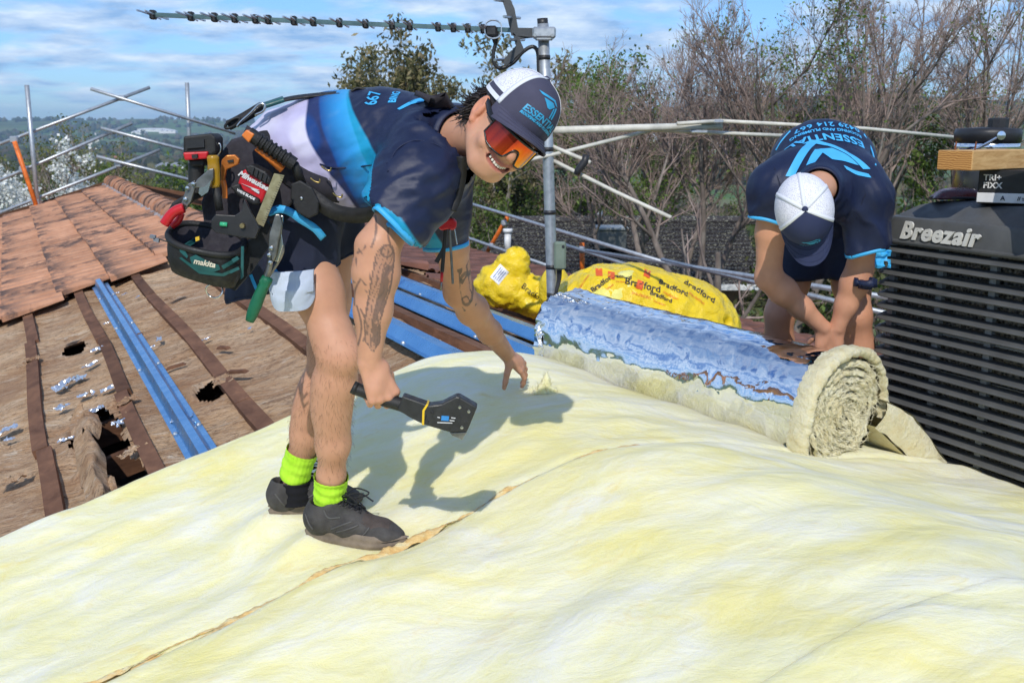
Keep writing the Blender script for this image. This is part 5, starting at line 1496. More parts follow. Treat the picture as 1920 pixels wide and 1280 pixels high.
mb = MB().add([B0 + ex_ * (A0 - B0) @ ex_ * 0 , B1, B1 + back_ * run_ + np.array((0, 0, rise_)), B0 + ex_ * ((A0 - B0) @ ex_) + back_ * run_ + np.array((0, 0, rise_)), rb, rb + ex_ * Lx], [(3, 2, 5, 4), (0, 3, 4)])
mb.v[0] = mb.v[0] - np.array((0, 0, .05))
obj('rear_roof', mb, dr.m, dh)
gz = float(land(B0[0], B0[1])) - 1
mb = MB().box((B0 + B1) / 2 + back_ * (run_ + .3) + np.array((0, 0, -(B0[2] - gz) / 2 - .1)), (Lx - 1.0, run_ * 2 - 1.2, B0[2] - gz), np.array((ex_, back_, (0, 0, 1.))))
obj('wall', mb, wall_m[2], dh)
white_paint = pmat('white_paint', (.75, .76, .76), .5, bump=0)
obj('gutter', MB().box((B0 + B1) / 2 + np.array((0, -.08, -.06)), (Lx + .1, .14, .14), np.array((ex_, back_, (0, 0, 1.)))), white_paint, dh)
obj('gutter', MB().box(B0 + (A0 - B0) * .45 + np.array((-.15, 0, -.05)), (.9, .14, .14), np.array((ex_, back_, (0, 0, 1.)))), white_paint, dh)
vp = P(952, 440, HD + 1.8)
o = obj('vent_pipe', MB().tube([vp - np.array((0, 0, .45)), vp + np.array((0, 0, .05))], .09, 10).tube([vp + np.array((0, 0, .06)), vp + np.array((0, 0, .16))], .13, 10), white_paint, dh, smooth=True)
obj('flue', MB().tube([P(1123, 410, HD + 3), P(1123, 395, HD + 3)], .10, 10), galv.m, dh, smooth=True)
cb = P(1146, 447, HD + 1.6)
o = obj('rooftop_cooler', MB().bbox(cb, (.75, .7, .5), b=.03), pmat('grey_cooler', (.14, .15, .14), .6), dh)
obj('cooler_cap', MB().bbox(cb + np.array((0, 0, .29)), (.85, .8, .08), b=.02), pmat('pale_cooler_cap', (.35, .37, .36), .5), o)
obj('ridge_capping', MB().tube([A0 + np.array((0, 0, .08)), A1 + np.array((0, 0, .08))], .13, 8), dr.m, dh)
# ------------------------------------------------------------------ trees and shrubs round the house
def bark(name, c0, c1, c2):
    n = NT(name); p = n.co((1, 1, .3), kind='Object')
    n.set(Base_Color=n.ramp(n.noise(5, 5, .65, p), (0.3, c0), (0.55, c1), (0.75, c2)), Roughness=.9); n.b.inputs['Specular IOR Level'].default_value = .15
    n.bump(n.noise(18, 4, .6, p), .6, .02); return n.m
bark_grey = bark('grey_brown_bark', (.10, .08, .07), (.22, .18, .155), (.36, .32, .28))
bark_pale = bark('pale_bark', (.22, .19, .16), (.42, .38, .33), (.55, .52, .47))
twig_m = bark('twig_bark', (.22, .16, .135), (.36, .275, .24), (.50, .41, .36))
def leaf_mat(name, rough=.55):
    n = NT(name)
    n.set(Base_Color=n.attr('tone', 'Color'), Roughness=rough); n.b.inputs['Specular IOR Level'].default_value = .3
    n.b.inputs['Transmission Weight'].default_value = 0.0
    tr = n.t.nodes.new('ShaderNodeBsdfTranslucent'); mx = n.t.nodes.new('ShaderNodeMixShader'); mx.inputs[0].default_value = .3
    n.t.links.new(n.attr('tone', 'Color'), tr.inputs[0]); n.t.links.new(n.b.outputs[0], mx.inputs[1]); n.t.links.new(tr.outputs[0], mx.inputs[2]); n.t.links.new(mx.outputs[0], n.out.inputs[0])
    return n.m
leaf_m = leaf_mat('leaf'); petal_m = leaf_mat('petal', .7)
def tubes(Pn, Rn, sides):
    """many polylines at once: Pn (n, k, 3), Rn (n, k)"""
    n_, k = Pn.shape[:2]
    t = np.gradient(Pn, axis=1); t /= np.linalg.norm(t, axis=2, keepdims=True) + 1e-9
    ref = np.where(np.abs(t[:, :1, 2:3]) < .9, np.array((0, 0, 1.)), np.array((1., 0, 0)))
    a = np.cross(t, np.broadcast_to(ref, t.shape)); a /= np.linalg.norm(a, axis=2, keepdims=True) + 1e-9
    b = np.cross(t, a); an = np.arange(sides) * 2 * math.pi / sides
    V = Pn[:, :, None] + Rn[:, :, None, None] * (np.cos(an)[None, None, :, None] * a[:, :, None] + np.sin(an)[None, None, :, None] * b[:, :, None])
    base = (np.arange(n_) * k * sides)[:, None, None]; i = (np.arange(k - 1) * sides)[None, :, None]; j = np.arange(sides)[None, None, :]; j2 = (j + 1) % sides
    F = np.stack(np.broadcast_arrays(base + i + j, base + i + j2, base + i + sides + j2, base + i + sides + j), -1).reshape(-1, 4)
    return V.reshape(-1, 3), F.astype(np.int32)
def join(parts):
    V, F, o = [], [], 0
    for v, f in parts: V.append(v); F.append(f + o); o += len(v)
    return np.concatenate(V), np.concatenate(F)
def grow(p0, d0, L, r0, r1, npts, g, wob, up):
    """n branches: start points, directions, lengths -> polylines"""
    n_ = len(p0); P_ = np.empty((n_, npts, 3)); P_[:, 0] = p0; d = d0 / np.linalg.norm(d0, axis=1, keepdims=True)
    for i in range(1, npts):
        d = d + g.normal(0, wob, (n_, 3)) + np.array((0, 0, up)); d /= np.linalg.norm(d, axis=1, keepdims=True)
        P_[:, i] = P_[:, i - 1] + d * (L / (npts - 1))[:, None]
    return P_, np.linspace(1, 0, npts)[None] * (r0 - r1)[:, None] + r1[:, None]
def spawn(P_, R_, m, g, t0, t1, ang, Lf, lens, rf):
    n_, k = P_.shape[:2]; idx = np.repeat(np.arange(n_), m); t = g.uniform(t0, t1, len(idx)) * (k - 1)
    i = np.minimum(t.astype(int), k - 2); f = (t - i)[:, None]
    p = P_[idx, i] * (1 - f) + P_[idx, i + 1] * f; d = P_[idx, i + 1] - P_[idx, i]; d /= np.linalg.norm(d, axis=1, keepdims=True) + 1e-9
    q = g.normal(0, 1, d.shape); q -= d * (q * d).sum(1, keepdims=True); q /= np.linalg.norm(q, axis=1, keepdims=True)
    a = g.uniform(ang[0], ang[1], len(idx))[:, None]
    nd = d * np.cos(a) + q * np.sin(a)
    L = lens[idx] * Lf * g.uniform(.6, 1.2, len(idx)) * (1.15 - .5 * t / (k - 1))
    r = (R_[idx, i] * rf)
    return p, nd, L, np.maximum(r, .0035)
def leaves(c, n_per, spread, size, tones, g, droop=0.0, elong=1.8):
    c = np.repeat(c, n_per, 0); n_ = len(c); c = c + g.normal(0, 1, (n_, 3)) * np.asarray(spread)
    a = g.normal(0, 1, (n_, 3)); a[:, 2] -= droop; a /= np.linalg.norm(a, axis=1, keepdims=True)
    b = np.cross(a, g.normal(0, 1, (n_, 3))); b /= np.linalg.norm(b, axis=1, keepdims=True)
    s = (size * g.uniform(.6, 1.4, n_))[:, None]
    V = np.stack((c - a * s * elong / 2, c + b * s * .5, c + a * s * elong / 2, c - b * s * .5), 1).reshape(-1, 3)
    F = np.arange(4 * n_, dtype=np.int32).reshape(-1, 4)
    T = np.asarray(tones)[g.integers(0, len(tones), n_)] * g.uniform(.7, 1.3, (n_, 1))
    return V, F, np.repeat(T, 4, 0)
def tree(name, label, px, d, top_py, seed, stems=3, spread=.35, m=(9, 6, 5, 5), r0=.10, tones=None, nleaf=3, lsize=.06, up=.10, bm=None, lean=(0, 0), group=None, cat='tree', leaf_from=3, lspread=.10, droop=0, sub=None, wob=.10, twm=None, petal=False, elong=1.8, t_low=.18):
    g = np.random.default_rng(seed)
    b = P(px, 400, d); gz_ = float(land(b[0], b[1])); base = np.array((b[0], b[1], gz_ - .1))
    H = P(px, top_py, d)[2] - gz_
    t = thing(name, label, cat, base, group)
    az = np.arange(stems) * 2 * math.pi / max(stems, 1) + g.uniform(0, 6)
    d0 = np.stack((np.cos(az) * spread + lean[0], np.sin(az) * spread + lean[1], np.ones(stems)), 1) if stems > 1 else np.array(((lean[0], lean[1], 1.),))
    L0 = H * g.uniform(.68, .82, stems)
    P0, R0 = grow(np.tile(base, (stems, 1)) + g.normal(0, .06, (stems, 3)) * np.array((1, 1, 0)), d0, L0, np.full(stems, r0), np.full(stems, r0 * .25), 9, g, wob * .7, .03)
    L1 = spawn(P0, R0, m[0], g, t_low, 1.0, (.45, .95), .48, L0, .55)
    P1, R1 = grow(L1[0], L1[1], L1[2], L1[3], L1[3] * .35, 6, g, wob, up)
    L2 = spawn(P1, R1, m[1], g, .15, 1.0, (.4, .9), .50, L1[2], .6)
    P2, R2 = grow(L2[0], L2[1], L2[2], L2[3], L2[3] * .4, 5, g, wob * 1.2, up)
    lv = [P2]
    parts = [tubes(P2, R2, 4)]
    if m[2]:
        L3 = spawn(P2, R2, m[2], g, .1, 1.0, (.3, .8), .52, L2[2], .6)
        P3, R3 = grow(L3[0], L3[1], L3[2], np.minimum(L3[3], .008), np.full(len(L3[2]), .0028), 4, g, wob * 1.4, up * .8); lv.append(P3); parts.append(tubes(P3, R3, 3))
        if m[3]:
            L4 = spawn(P3, R3, m[3], g, .1, 1.0, (.25, .7), .55, L3[2], .7)
            P4, R4 = grow(L4[0], L4[1], L4[2], np.minimum(L4[3], .0048), np.full(len(L4[2]), .002), 3, g, wob * 1.4, up * .6); lv.append(P4); parts.append(tubes(P4, R4, 3))
    obj('trunk', join([tubes(P0, R0, 8), tubes(P1, R1, 5)]), bm or bark_grey, t, smooth=True)
    obj('branches', join(parts), twm or twig_m, t, smooth=True, kind='stuff')
    if nleaf and tones is not None:
        src = lv[min(leaf_from - 2, len(lv) - 1)]
        c = src[:, -1]
        if sub is not None:
            keep = sub(c, g); c = c[keep]
        if len(c):
            V, F, T = leaves(c, nleaf, lspread, lsize, tones, g, droop, elong)
            obj('blossom' if petal else 'foliage', (V, F), petal_m if petal else leaf_m, t, attrs={'tone': T})
    return t
def patchy(seed, thr, sc=.9):
    return lambda c, g: (fbm(c * sc, 2, seed) > thr)
GREEN = [(.12, .19, .035), (.16, .24, .05), (.10, .15, .03)]
YG = [(.16, .18, .05), (.20, .21, .06), (.12, .14, .04)]
OLIVE = [(.075, .085, .03), (.11, .115, .045), (.05, .06, .022), (.14, .13, .06)]
GUM = [(.15, .145, .06), (.22, .20, .085), (.11, .115, .05), (.28, .23, .12)]
BT = 'bare trees on the slope behind the worker in the white cap'
tree('bare_tree', 'bare twiggy tree rising behind the end of the thick white boom', 1285, 19, 10, 3, stems=3, spread=.30, m=(9, 8, 6, 5), tones=GREEN, nleaf=2, lsize=.035, sub=patchy(3, .16), group=BT, t_low=.66, up=.15, leaf_from=4)
tree('bare_tree', 'tall bare tree whose crown leaves the top of the photo above the white capped worker', 1425, 17, -120, 5, stems=3, spread=.32, m=(9, 8, 6, 5), tones=GREEN, nleaf=2, lsize=.032, sub=patchy(5, .22), group=BT, t_low=.66, up=.15, leaf_from=4)
tree('bare_tree', 'bare dark stemmed tree directly behind the bending worker, second from the right', 1600, 18, -90, 7, stems=3, spread=.32, m=(9, 8, 6, 5), tones=GREEN, nleaf=2, lsize=.032, sub=patchy(7, .25), group=BT, t_low=.66, up=.15, leaf_from=4)
tree('bare_tree', 'rightmost bare tree, between the bending worker and the cooler', 1735, 20, -10, 9, stems=3, spread=.28, m=(9, 7, 6, 5), tones=GREEN, nleaf=2, lsize=.035, sub=patchy(9, .15), group=BT, t_low=.66, up=.12, leaf_from=4)
tree('bare_tree', 'low spreading bare tree with green tips just right of the mast', 1150, 38, 95, 11, stems=4, spread=.38, m=(9, 6, 5, 5), tones=GREEN, nleaf=4, lsize=.08, sub=patchy(11, -.05), group=BT, up=.10, leaf_from=4)
tree('bare_tree', 'leaning bare tree with a thick forked trunk left of the bending worker', 1440, 13.5, 290, 13, stems=2, spread=.3, m=(4, 3, 3, 2), r0=.13, tones=GREEN, nleaf=1, lsize=.04, sub=patchy(13, .3), group=BT, lean=(-.45, .1), up=.05)
tree('bare_tree', 'thin leafy tipped tree growing behind the water jug', 1870, 22, 165, 15, stems=3, spread=.35, m=(8, 6, 5, 4), tones=GREEN, nleaf=4, lsize=.06, sub=patchy(15, -.1), group=BT, leaf_from=4)
tree('bare_tree', 'bushy grey tree low between the bending worker and the cooler', 1700, 24, 300, 17, stems=4, spread=.40, m=(8, 6, 5, 3), tones=OLIVE, nleaf=2, lsize=.05, sub=patchy(17, 0), group=BT)
tree('bare_tree', 'bushy grey tree low behind the crossing white rods', 1230, 46, 285, 19, stems=4, spread=.5, m=(7, 5, 5, 0), tones=OLIVE + GREEN[:1], nleaf=7, lsize=.06, sub=patchy(19, -.1), group=BT)
tree('bare_tree', 'bushy grey tree low behind the arm of the bending worker', 1370, 44, 290, 23, stems=4, spread=.5, m=(7, 5, 5, 0), tones=OLIVE + GREEN[:1], nleaf=7, lsize=.06, sub=patchy(23, -.1), group=BT)
tree('bare_tree', 'shorter bare tree with green tips above the long thick boom', 1215, 23, 50, 27, stems=3, spread=.30, m=(12, 9, 6, 5), tones=GREEN, nleaf=2, lsize=.045, sub=patchy(27, .1), group=BT, t_low=.66, up=.14, leaf_from=4)
tree('gum_tree', 'olive leaved gum tree showing above the back of the smiling worker', 890, 40, 35, 31, stems=4, spread=.40, m=(7, 6, 4, 0), r0=.16, tones=GUM, nleaf=36, lsize=.085, lspread=.20, bm=bark_pale, twm=bark_pale, droop=.8, up=.10, elong=2.4, t_low=.35)
tree('gum_tree', 'smaller gum crown left of the first, low over the shirt of the smiling worker', 800, 42, 100, 33, stems=3, spread=.35, m=(6, 5, 3, 0), r0=.13, tones=GUM, nleaf=24, lsize=.09, lspread=.20, bm=bark_pale, twm=bark_pale, droop=.8, elong=2.4, t_low=.3)
tree('wattle_tree', 'leafy green tree with white stems behind the hanging red key reel', 905, 36, 315, 35, stems=4, spread=.45, m=(8, 6, 5, 0), tones=[(.10, .15, .03), (.14, .20, .04), (.07, .10, .025)], nleaf=10, lsize=.07, lspread=.13, bm=bark_pale, twm=bark_pale)
tree('wattle_tree', 'olive green bushy tree behind the foot of the mast', 1035, 40, 285, 37, stems=4, spread=.45, m=(8, 6, 5, 0), tones=OLIVE + GREEN[:1], nleaf=10, lsize=.07, lspread=.14, bm=bark_pale)
tree('wattle_tree', 'dense olive tree low behind the smiling face', 985, 44, 200, 39, stems=4, spread=.4, m=(7, 6, 5, 0), tones=OLIVE, nleaf=12, lsize=.08, lspread=.16, bm=bark_pale)
WB = 'wispy yellow green trees beyond the far gable'
tree('birch_tree', 'wispy yellow green tree nearest the blossom tree, behind the guard rail post', 130, 30, 235, 41, stems=4, spread=.22, m=(9, 6, 5, 0), tones=YG, nleaf=7, lsize=.045, lspread=.10, bm=bark_pale, group=WB, up=.14)
tree('birch_tree', 'wispy yellow green tree in the middle of the three beyond the gable', 190, 33, 245, 43, stems=4, spread=.24, m=(9, 6, 5, 0), tones=YG, nleaf=7, lsize=.045, lspread=.10, bm=bark_pale, group=WB, up=.14)
tree('birch_tree', 'wispy yellow green tree left of the ridge caps', 95, 36, 265, 45, stems=3, spread=.24, m=(9, 6, 5, 0), tones=YG + OLIVE[:1], nleaf=7, lsize=.05, lspread=.10, bm=bark_pale, group=WB, up=.14)
tree('blossom_tree', 'white blossoming tree at the left edge below the guard rail', 15, 24.5, 262, 47, stems=6, spread=.42, m=(13, 8, 6, 0), tones=[(.80, .80, .74), (.72, .74, .66), (.85, .85, .82)], nleaf=13, lsize=.065, lspread=.08, petal=True, elong=1.1, group=None)
tree('green_bush', 'bright green leafy bush over the ridge caps, left of the tool pouch', 262, 48, 300, 49, stems=5, spread=.5, m=(7, 6, 5, 0), tones=GREEN, nleaf=12, lsize=.11, lspread=.2)
tree('green_bush', 'bright green leafy bush right of the ridge caps behind the pliers', 312, 52, 300, 51, stems=5, spread=.5, m=(7, 6, 5, 0), tones=GREEN, nleaf=12, lsize=.11, lspread=.2)
tree('green_bush', 'dark leafy hedge bush under the raised arm of the smiling worker', 790, 15, 462, 53, stems=5, spread=.6, m=(8, 6, 5, 0), tones=[(.10, .16, .03), (.15, .22, .04), (.06, .09, .02)], nleaf=8, lsize=.07, lspread=.10)
tree('green_bush', 'olive bush below the belly of the smiling worker', 690, 17, 440, 55, stems=5, spread=.6, m=(8, 6, 4, 0), tones=OLIVE, nleaf=9, lsize=.07, lspread=.10)
tree('green_bush', 'low dark bush at the right eave behind the white capped worker', 1480, 17, 470, 57, stems=5, spread=.6, m=(8, 6, 4, 0), tones=OLIVE + GREEN[:1], nleaf=8, lsize=.07, lspread=.12)
# middle distance: the wooded fall of the hillside, one mass
pv_, pf_, pc_ = [], [], []; off = 0
g = np.random.default_rng(77)
n_ = 330
a = np.radians(g.uniform(-32, 34, n_)); r = np.exp(g.uniform(math.log(42), math.log(230), n_))
xy = np.stack((r * np.sin(a), r * np.cos(a)), 1)
m_ = fbm(np.stack((xy[:, 0] / 40, xy[:, 1] / 40, np.zeros(n_)), 1), 3, 88) > -.12
xy, r = xy[m_], r[m_]
for (x, y), rr_ in zip(xy, r):
    z = float(land(x, y)); sz = g.uniform(1.2, 2.6) * (1.0 if rr_ > 70 else .75)
    c = np.array((x, y, z + sz * .8)) + g.normal(0, 1, (26, 3)) * np.array((sz * .5, sz * .5, sz * .42))
    tn = [OLIVE, OLIVE, GUM, YG, GREEN, [(.12, .095, .075), (.16, .13, .11), (.09, .07, .055)]][g.integers(0, 6)]
    v, f, t_ = leaves(c, 26, sz * .22, .22 + rr_ * .0012, tn, g)
    pv_.append(v); pf_.append(f + off); pc_.append(t_); off += len(v)
obj('hillside_thicket', (np.concatenate(pv_), np.concatenate(pf_)), leaf_m, attrs={'tone': np.concatenate(pc_)}, kind='stuff')
# ------------------------------------------------------------------ the two workers
skin = NT('skin')
sk = skin.mix(0.55, skin.attr('tone', 'Color'), skin.ramp(skin.noise(32, 5, .6), (0.3, (.90, .84, .82)), (0.7, (1.08, 1.04, 1.02))), 'MULTIPLY')
skin.set(Base_Color=sk, Roughness=skin.ramp(skin.noise(90, 3), (.3, .42), (.7, .6)))
skin.b.inputs['Subsurface Weight'].default_value = 0.12; skin.b.inputs['Subsurface Radius'].default_value = (.010, .004, .002); skin.b.inputs['Subsurface Scale'].default_value = 1.0
skin.b.inputs['Specular IOR Level'].default_value = .35
skin.bump(skin.noise(220, 3), .18, .0012)
def cloth(name, c0, c1, bs=900, rough=.55, sheen=.0, b2=40):
    n = NT(name); n.b.inputs['Specular IOR Level'].default_value = .28
    n.set(Base_Color=n.ramp(n.noise(7, 4, .6), (.3, c0), (.7, c1)), Roughness=rough); n.b.inputs['Sheen Weight'].default_value = sheen
    n.bump(n.math('ADD', n.noise(bs, 2), n.math('MULTIPLY', n.noise(b2, 3), .8)), .22, .003); return n.m
navy = cloth('navy_polyester', (.010, .016, .045), (.016, .024, .065), rough=.42)
navy2 = cloth('navy_shorts_cloth', (.012, .016, .035), (.02, .026, .055), rough=.7)
trim_blue = pmat('light_blue_trim', (.05, .42, .80), .5, var=.1, bump=.1)
cap_grey = cloth('cap_twill', (.050, .050, .085), (.080, .078, .12), rough=.8)
cap_navy = cloth('cap_navy_twill', (.022, .030, .075), (.032, .042, .10), rough=.75)
logo_blue = pmat('logo_blue', (.04, .36, .62), .5, var=.15, scale=30, bump=.2, bscale=500, bdist=.001)
mesh_w = NT('white_cap_mesh')
mv = mesh_w.voro(260, None)
mesh_w.set(Base_Color=mesh_w.ramp(mv, (.15, (.42, .42, .52)), (.45, (.80, .80, .86))), Roughness=.7); mesh_w.bump(mv, .6, .002)
white_cloth = cloth('white_cloth', (.72, .74, .80), (.80, .82, .86), rough=.7)
hair_m = pmat('dark_hair', (.018, .012, .010), .5, var=.4, scale=50, bump=.3, bscale=300)
lens_m = NT('mirrored_lens')
lw = lens_m.t.nodes.new('ShaderNodeSeparateXYZ'); lens_m.t.links.new(lens_m.attr('lens', 'Vector'), lw.inputs[0])
lens_m.set(Base_Color=lens_m.ramp(lw.outputs[0], (0.0, (.20, .035, .03)), (0.25, (.55, .05, .03)), (0.5, (.85, .12, .02)), (0.75, (.95, .30, .015)), (1.0, (.95, .62, .03))), Metallic=.75, Roughness=.12)
shoe_m = pmat('grey_running_shoe', (.052, .048, .046), .75, var=.55, scale=14, bump=.6, bscale=340, bdist=.003)
vamp_m = pmat('brown_mesh_vamp', (.085, .066, .058), .85, var=.4, scale=18, bump=.8, bscale=420, bdist=.003)
sole_m = pmat('dusty_sole', (.19, .150, .112), .85, var=.4, scale=16, bump=.4, bscale=80)
lace_m = pmat('black_lace', (.012, .012, .015), .8, bump=.2, bscale=300)
sock_m = NT('hi_vis_sock')
sock_m.set(Base_Color=sock_m.ramp(sock_m.noise(30, 3), (.3, (.40, .78, .02)), (.7, (.55, .95, .05))), Roughness=.85); sock_m.bump(sock_m.noise(160, 3), .4, .003)
sock_black = cloth('black_sock', (.006, .006, .008), (.014, .014, .018), rough=.9)
tooth_m = pmat('tooth', (.78, .74, .66), .3, var=.05, bump=0)
SKIN0 = np.array((.62, .335, .215))
nrm_ = lambda v: np.asarray(v, float) / np.linalg.norm(v)
def hand_parts(f, W, d, n, t, curl, splay=.05, L=1.0, thumb=(.55, .75, -.35), thumb_bend=.3, k=.010):
    """wrist W, d to the knuckles, n back of the hand, t thumb side"""
    W = np.asarray(W, float); d, n, t = nrm_(d), nrm_(n), nrm_(t)
    offs = (.030, .010, -.010, -.028); lens = ((.040, .026, .020), (.045, .029, .021), (.041, .027, .020), (.032, .021, .018))
    kn = []
    for o in offs: kn.append(W + d * (.088 - .25 * abs(o - .008)) * L + t * o * L)
    for i, p in enumerate(kn):
        f.cap(W + t * offs[i] * .55, p - n * .002, .0150, .0118, k=.012)
    f.cap(W + d * .035 + t * .012, W + d * .065 - t * .012, .0165, .0155, k=.016)
    tips = []
    for i, p in enumerate(kn):
        a = 0.0; q = p.copy(); r = .0100 if i < 3 else .0088
        c = curl[i] if isinstance(curl[0], (tuple, list)) else curl
        dd = nrm_(d + t * splay * (1.2 - i * .8))
        for j in range(3):
            a += math.radians(c[j]); v = dd * math.cos(a) - n * math.sin(a)
            q2 = q + v * lens[i][j] * L
            f.cap(q, q2, r * (1 - .06 * j), r * (1 - .06 * (j + 1)), k=.004 if j == 0 else .003); q = q2
        tips.append(q)
    b = W + d * .022 + t * .026 - n * .004
    tv = nrm_(d * thumb[0] + t * thumb[1] + n * thumb[2]); p1 = b + tv * .040 * L
    tv2 = nrm_(tv + (d * .9 - t * .6) * thumb_bend - n * thumb_bend * .4); p2 = p1 + tv2 * .032 * L; tv3 = nrm_(tv2 + (d * .6 - t * .6) * thumb_bend - n * thumb_bend * .5); p3 = p2 + tv3 * .024 * L
    f.cap(W + d * .012 + t * .012, b, .017, .0155, k=.012); f.cap(b, p1, .0150, .0120, k=.012); f.cap(p1, p2, .0118, .0105, k=.004); f.cap(p2, p3, .0105, .0085, k=.004)
    return kn, tips
def box_of(pts, m): p = np.asarray(pts, float).reshape(-1, 3); return p.min(0) - m, p.max(0) + m
class Head:
    K = 1.0
    def __init__(s, o, fwd, up):
        s.o = np.asarray(o, float); s.y = nrm_(fwd); up = np.asarray(up, float); s.z = nrm_(up - s.y * (up @ s.y)); s.x = np.cross(s.y, s.z)   # x = the wearer's right
        s.A = np.array((s.x, s.y, s.z))
    def w(s, x, y, z): return s.o + (s.x * x + s.y * y + s.z * z) * s.K
    def loc(s, V): return (np.asarray(V) - s.o) @ s.A.T / s.K
    def pts(s, p): return s.o + np.asarray(p, float) @ s.A * s.K
    def field(s, neck, h=.0028, smile=True):
        lo, hi = box_of([s.w(a, b, c) for a in (-.11, .11) for b in (-.13, .14) for c in (-.14, .14)] + [neck], .03)
        f = Field(lo, hi, h); w, A = s.w, s.A
        f.ell(w(0, -.015, .035), (.077, .098, .092), A, k=.0)
        f.ell(w(0, .020, -.040), (.064, .074, .080), A, k=.035)
        f.ell(w(0, .062, -.104), (.030, .028, .022), A, k=.03)
        for sg in (-1, 1):
            f.cap(w(sg * .056, -.012, -.055), w(sg * .030, .052, -.102), .020, .017, k=.03)
            f.ell(w(sg * .040, .058, -.054), (.024, .020, .017), A, k=.018)
            f.cap(w(sg * .046, .074, .022), w(sg * .012, .088, .018), .011, .012, k=.014)
            f.ell(w(sg * .032, .082, -.002), (.016, .010, .010), A, k=.010, op='sub')
            f.ell(w(sg * .031, .074, -.003), (.012, .011, .009), A, k=.004)
        f.cap(w(0, .086, .008), w(0, .106, -.030), .0085, .0125, k=.012)
        f.ell(w(0, .108, -.036), (.0125, .0115, .010), A, k=.008)
        for sg in (-1, 1):
            f.ell(w(sg * .0135, .099, -.041), (.0085, .010, .0075), A, k=.006)
            f.ell(w(sg * .007, .103, -.048), (.0042, .005, .0035), A, k=.003, op='sub')
        f.ell(w(0, .074, -.074), (.034, .022, .026), A, k=.02)
        if smile:
            arc = [(-.034, .066, -.062), (-.022, .084, -.071), (-.008, .092, -.0745), (.008, .092, -.0745), (.022, .084, -.071), (.034, .066, -.062)]
            for (a, b) in zip(arc[:-1], arc[1:]): f.cap(w(a[0], a[1] + .005, a[2] - .001), w(b[0], b[1] + .005, b[2] - .001), .0082, .0082, k=.002, op='sub')
            up_ = [(-.036, .066, -.059), (-.020, .085, -.0635), (-.006, .0945, -.065), (.006, .0945, -.065), (.020, .085, -.0635), (.036, .066, -.059)]
            dn_ = [(-.036, .065, -.061), (-.021, .081, -.0805), (-.007, .089, -.0865), (.007, .089, -.0865), (.021, .081, -.0805), (.036, .065, -.061)]
            f.chain([w(*p) for p in up_], [.003, .0042, .0045, .0045, .0042, .003], k=.004); f.chain([w(*p) for p in dn_], [.003, .0048, .0056, .0056, .0048, .003], k=.004)
            for sg in (-1, 1):                                        # smile folds
                f.cap(w(sg * .030, .086, -.038), w(sg * .046, .066, -.066), .0035, .003, k=.008, op='sub')
        for sg in (-1, 1):                                            # ears
            f.ell(w(sg * .080, -.014, -.010), (.011, .021, .033), A, k=.006)
            f.ell(w(sg * .0905, -.010, -.006), (.0065, .012, .021), A, k=.004, op='sub')
            f.ell(w(sg * .083, -.006, -.012), (.005, .007, .008), A, k=.003)
            f.ell(w(sg * .079, -.006, -.042), (.008, .010, .010), A, k=.006)
        f.cap(w(0, -.035, -.045), neck, .056, .060, k=.03)
        return f
    def tones(s, V, base, beard=.35):
        L = s.loc(V); x, y, z = L[:, 0], L[:, 1], L[:, 2]; ax = np.abs(x)
        T = np.tile(base, (len(V), 1))
        def mixin(m, c): T[:] = T * (1 - m[:, None]) + np.asarray(c) * m[:, None]
        g = lambda cx, cy, cz, r: np.exp(-((ax - cx) ** 2 + (y - cy) ** 2 + (z - cz) ** 2) / (r * r))
        mixin(.55 * g(.042, .08, -.035, .025), base * np.array((1.12, .80, .74)))
        mixin(.5 * g(0, .115, -.038, .018), base * np.array((1.10, .80, .75)))
        mixin(.55 * sstep(.068, .078, ax) * (np.abs(y + .012) < .03) * (z < .03), base * np.array((1.1, .75, .68)))
        line = np.abs(z - (-.072 + .010 * (ax / .034) ** 2)); inm = (ax < .037) & (y > .055)
        mixin(.85 * inm * sstep(.017, .009, line), (.42, .13, .115))
        mixin(1.0 * inm * sstep(.0068, .0048, line) * (y < .089 - .02 * (ax / .034) ** 2), (.10, .02, .02))
        bd = (y > .03) * sstep(-.045, -.058, z) * sstep(-.118, -.10, z) * .5 + g(.012, .10, -.057, .014)
        mixin(beard * np.clip(bd, 0, 1) * ~(inm & (line < .014)), base * np.array((.66, .62, .60)))
        br = (ax > .010) & (ax < .056) & (y > .06)
        mixin(.85 * br * np.exp(-((z - (.022 - .006 * ((ax - .03) / .025) ** 2)) / .0045) ** 2), (.03, .02, .015))
        return T
    def teeth(s, par):
        for i in range(-4, 4):
            xa = (i + .5) * .0068; a = abs(xa) / .034
            c = s.w(xa, .0925 - .020 * a * a, -.0715 + .0085 * a * a)
            th_ = math.atan2(.044 * xa / .034 ** 2 * 1.0, 1)
            fx_ = nrm_(s.x - s.y * th_); fy_ = np.cross(s.z, fx_)
            obj('tooth', MB().bbox(c, (.0064 * (1 - .12 * a), .005, .0112 * (1 - .25 * a)), np.array((fx_, fy_, s.z)), b=.0015), tooth_m, par)
    def cap(s, person, front_m, logo, brim_m=None, logo_scale=1.0, stripes=True):
        """trucker cap: two stiff front panels, mesh back, curved peak"""
        c = (0, -.012, .054); rx, ry, rz = .089, .110, .098
        def dome(ph, th, k=1.0):
            # ph: 0 at the front, turning to the wearer's right; th: 0 rim, pi/2 top
            fr = np.clip(np.cos(ph), 0, 1); q = np.cos(th) ** .72; zz = np.sin(th) ** .95
            bulge = 1 + .05 * fr * np.sin(2 * th)
            x = c[0] + rx * k * np.sin(ph) * q; y = c[1] + ry * k * np.cos(ph) * q * bulge
            rim = -.012 * (1 - np.cos(ph)) / 2 - .004
            z = c[2] - .014 + rim * np.cos(th) + rz * k * zz * (1 + .03 * fr)
            return s.pts(np.stack((x, y, z), -1))
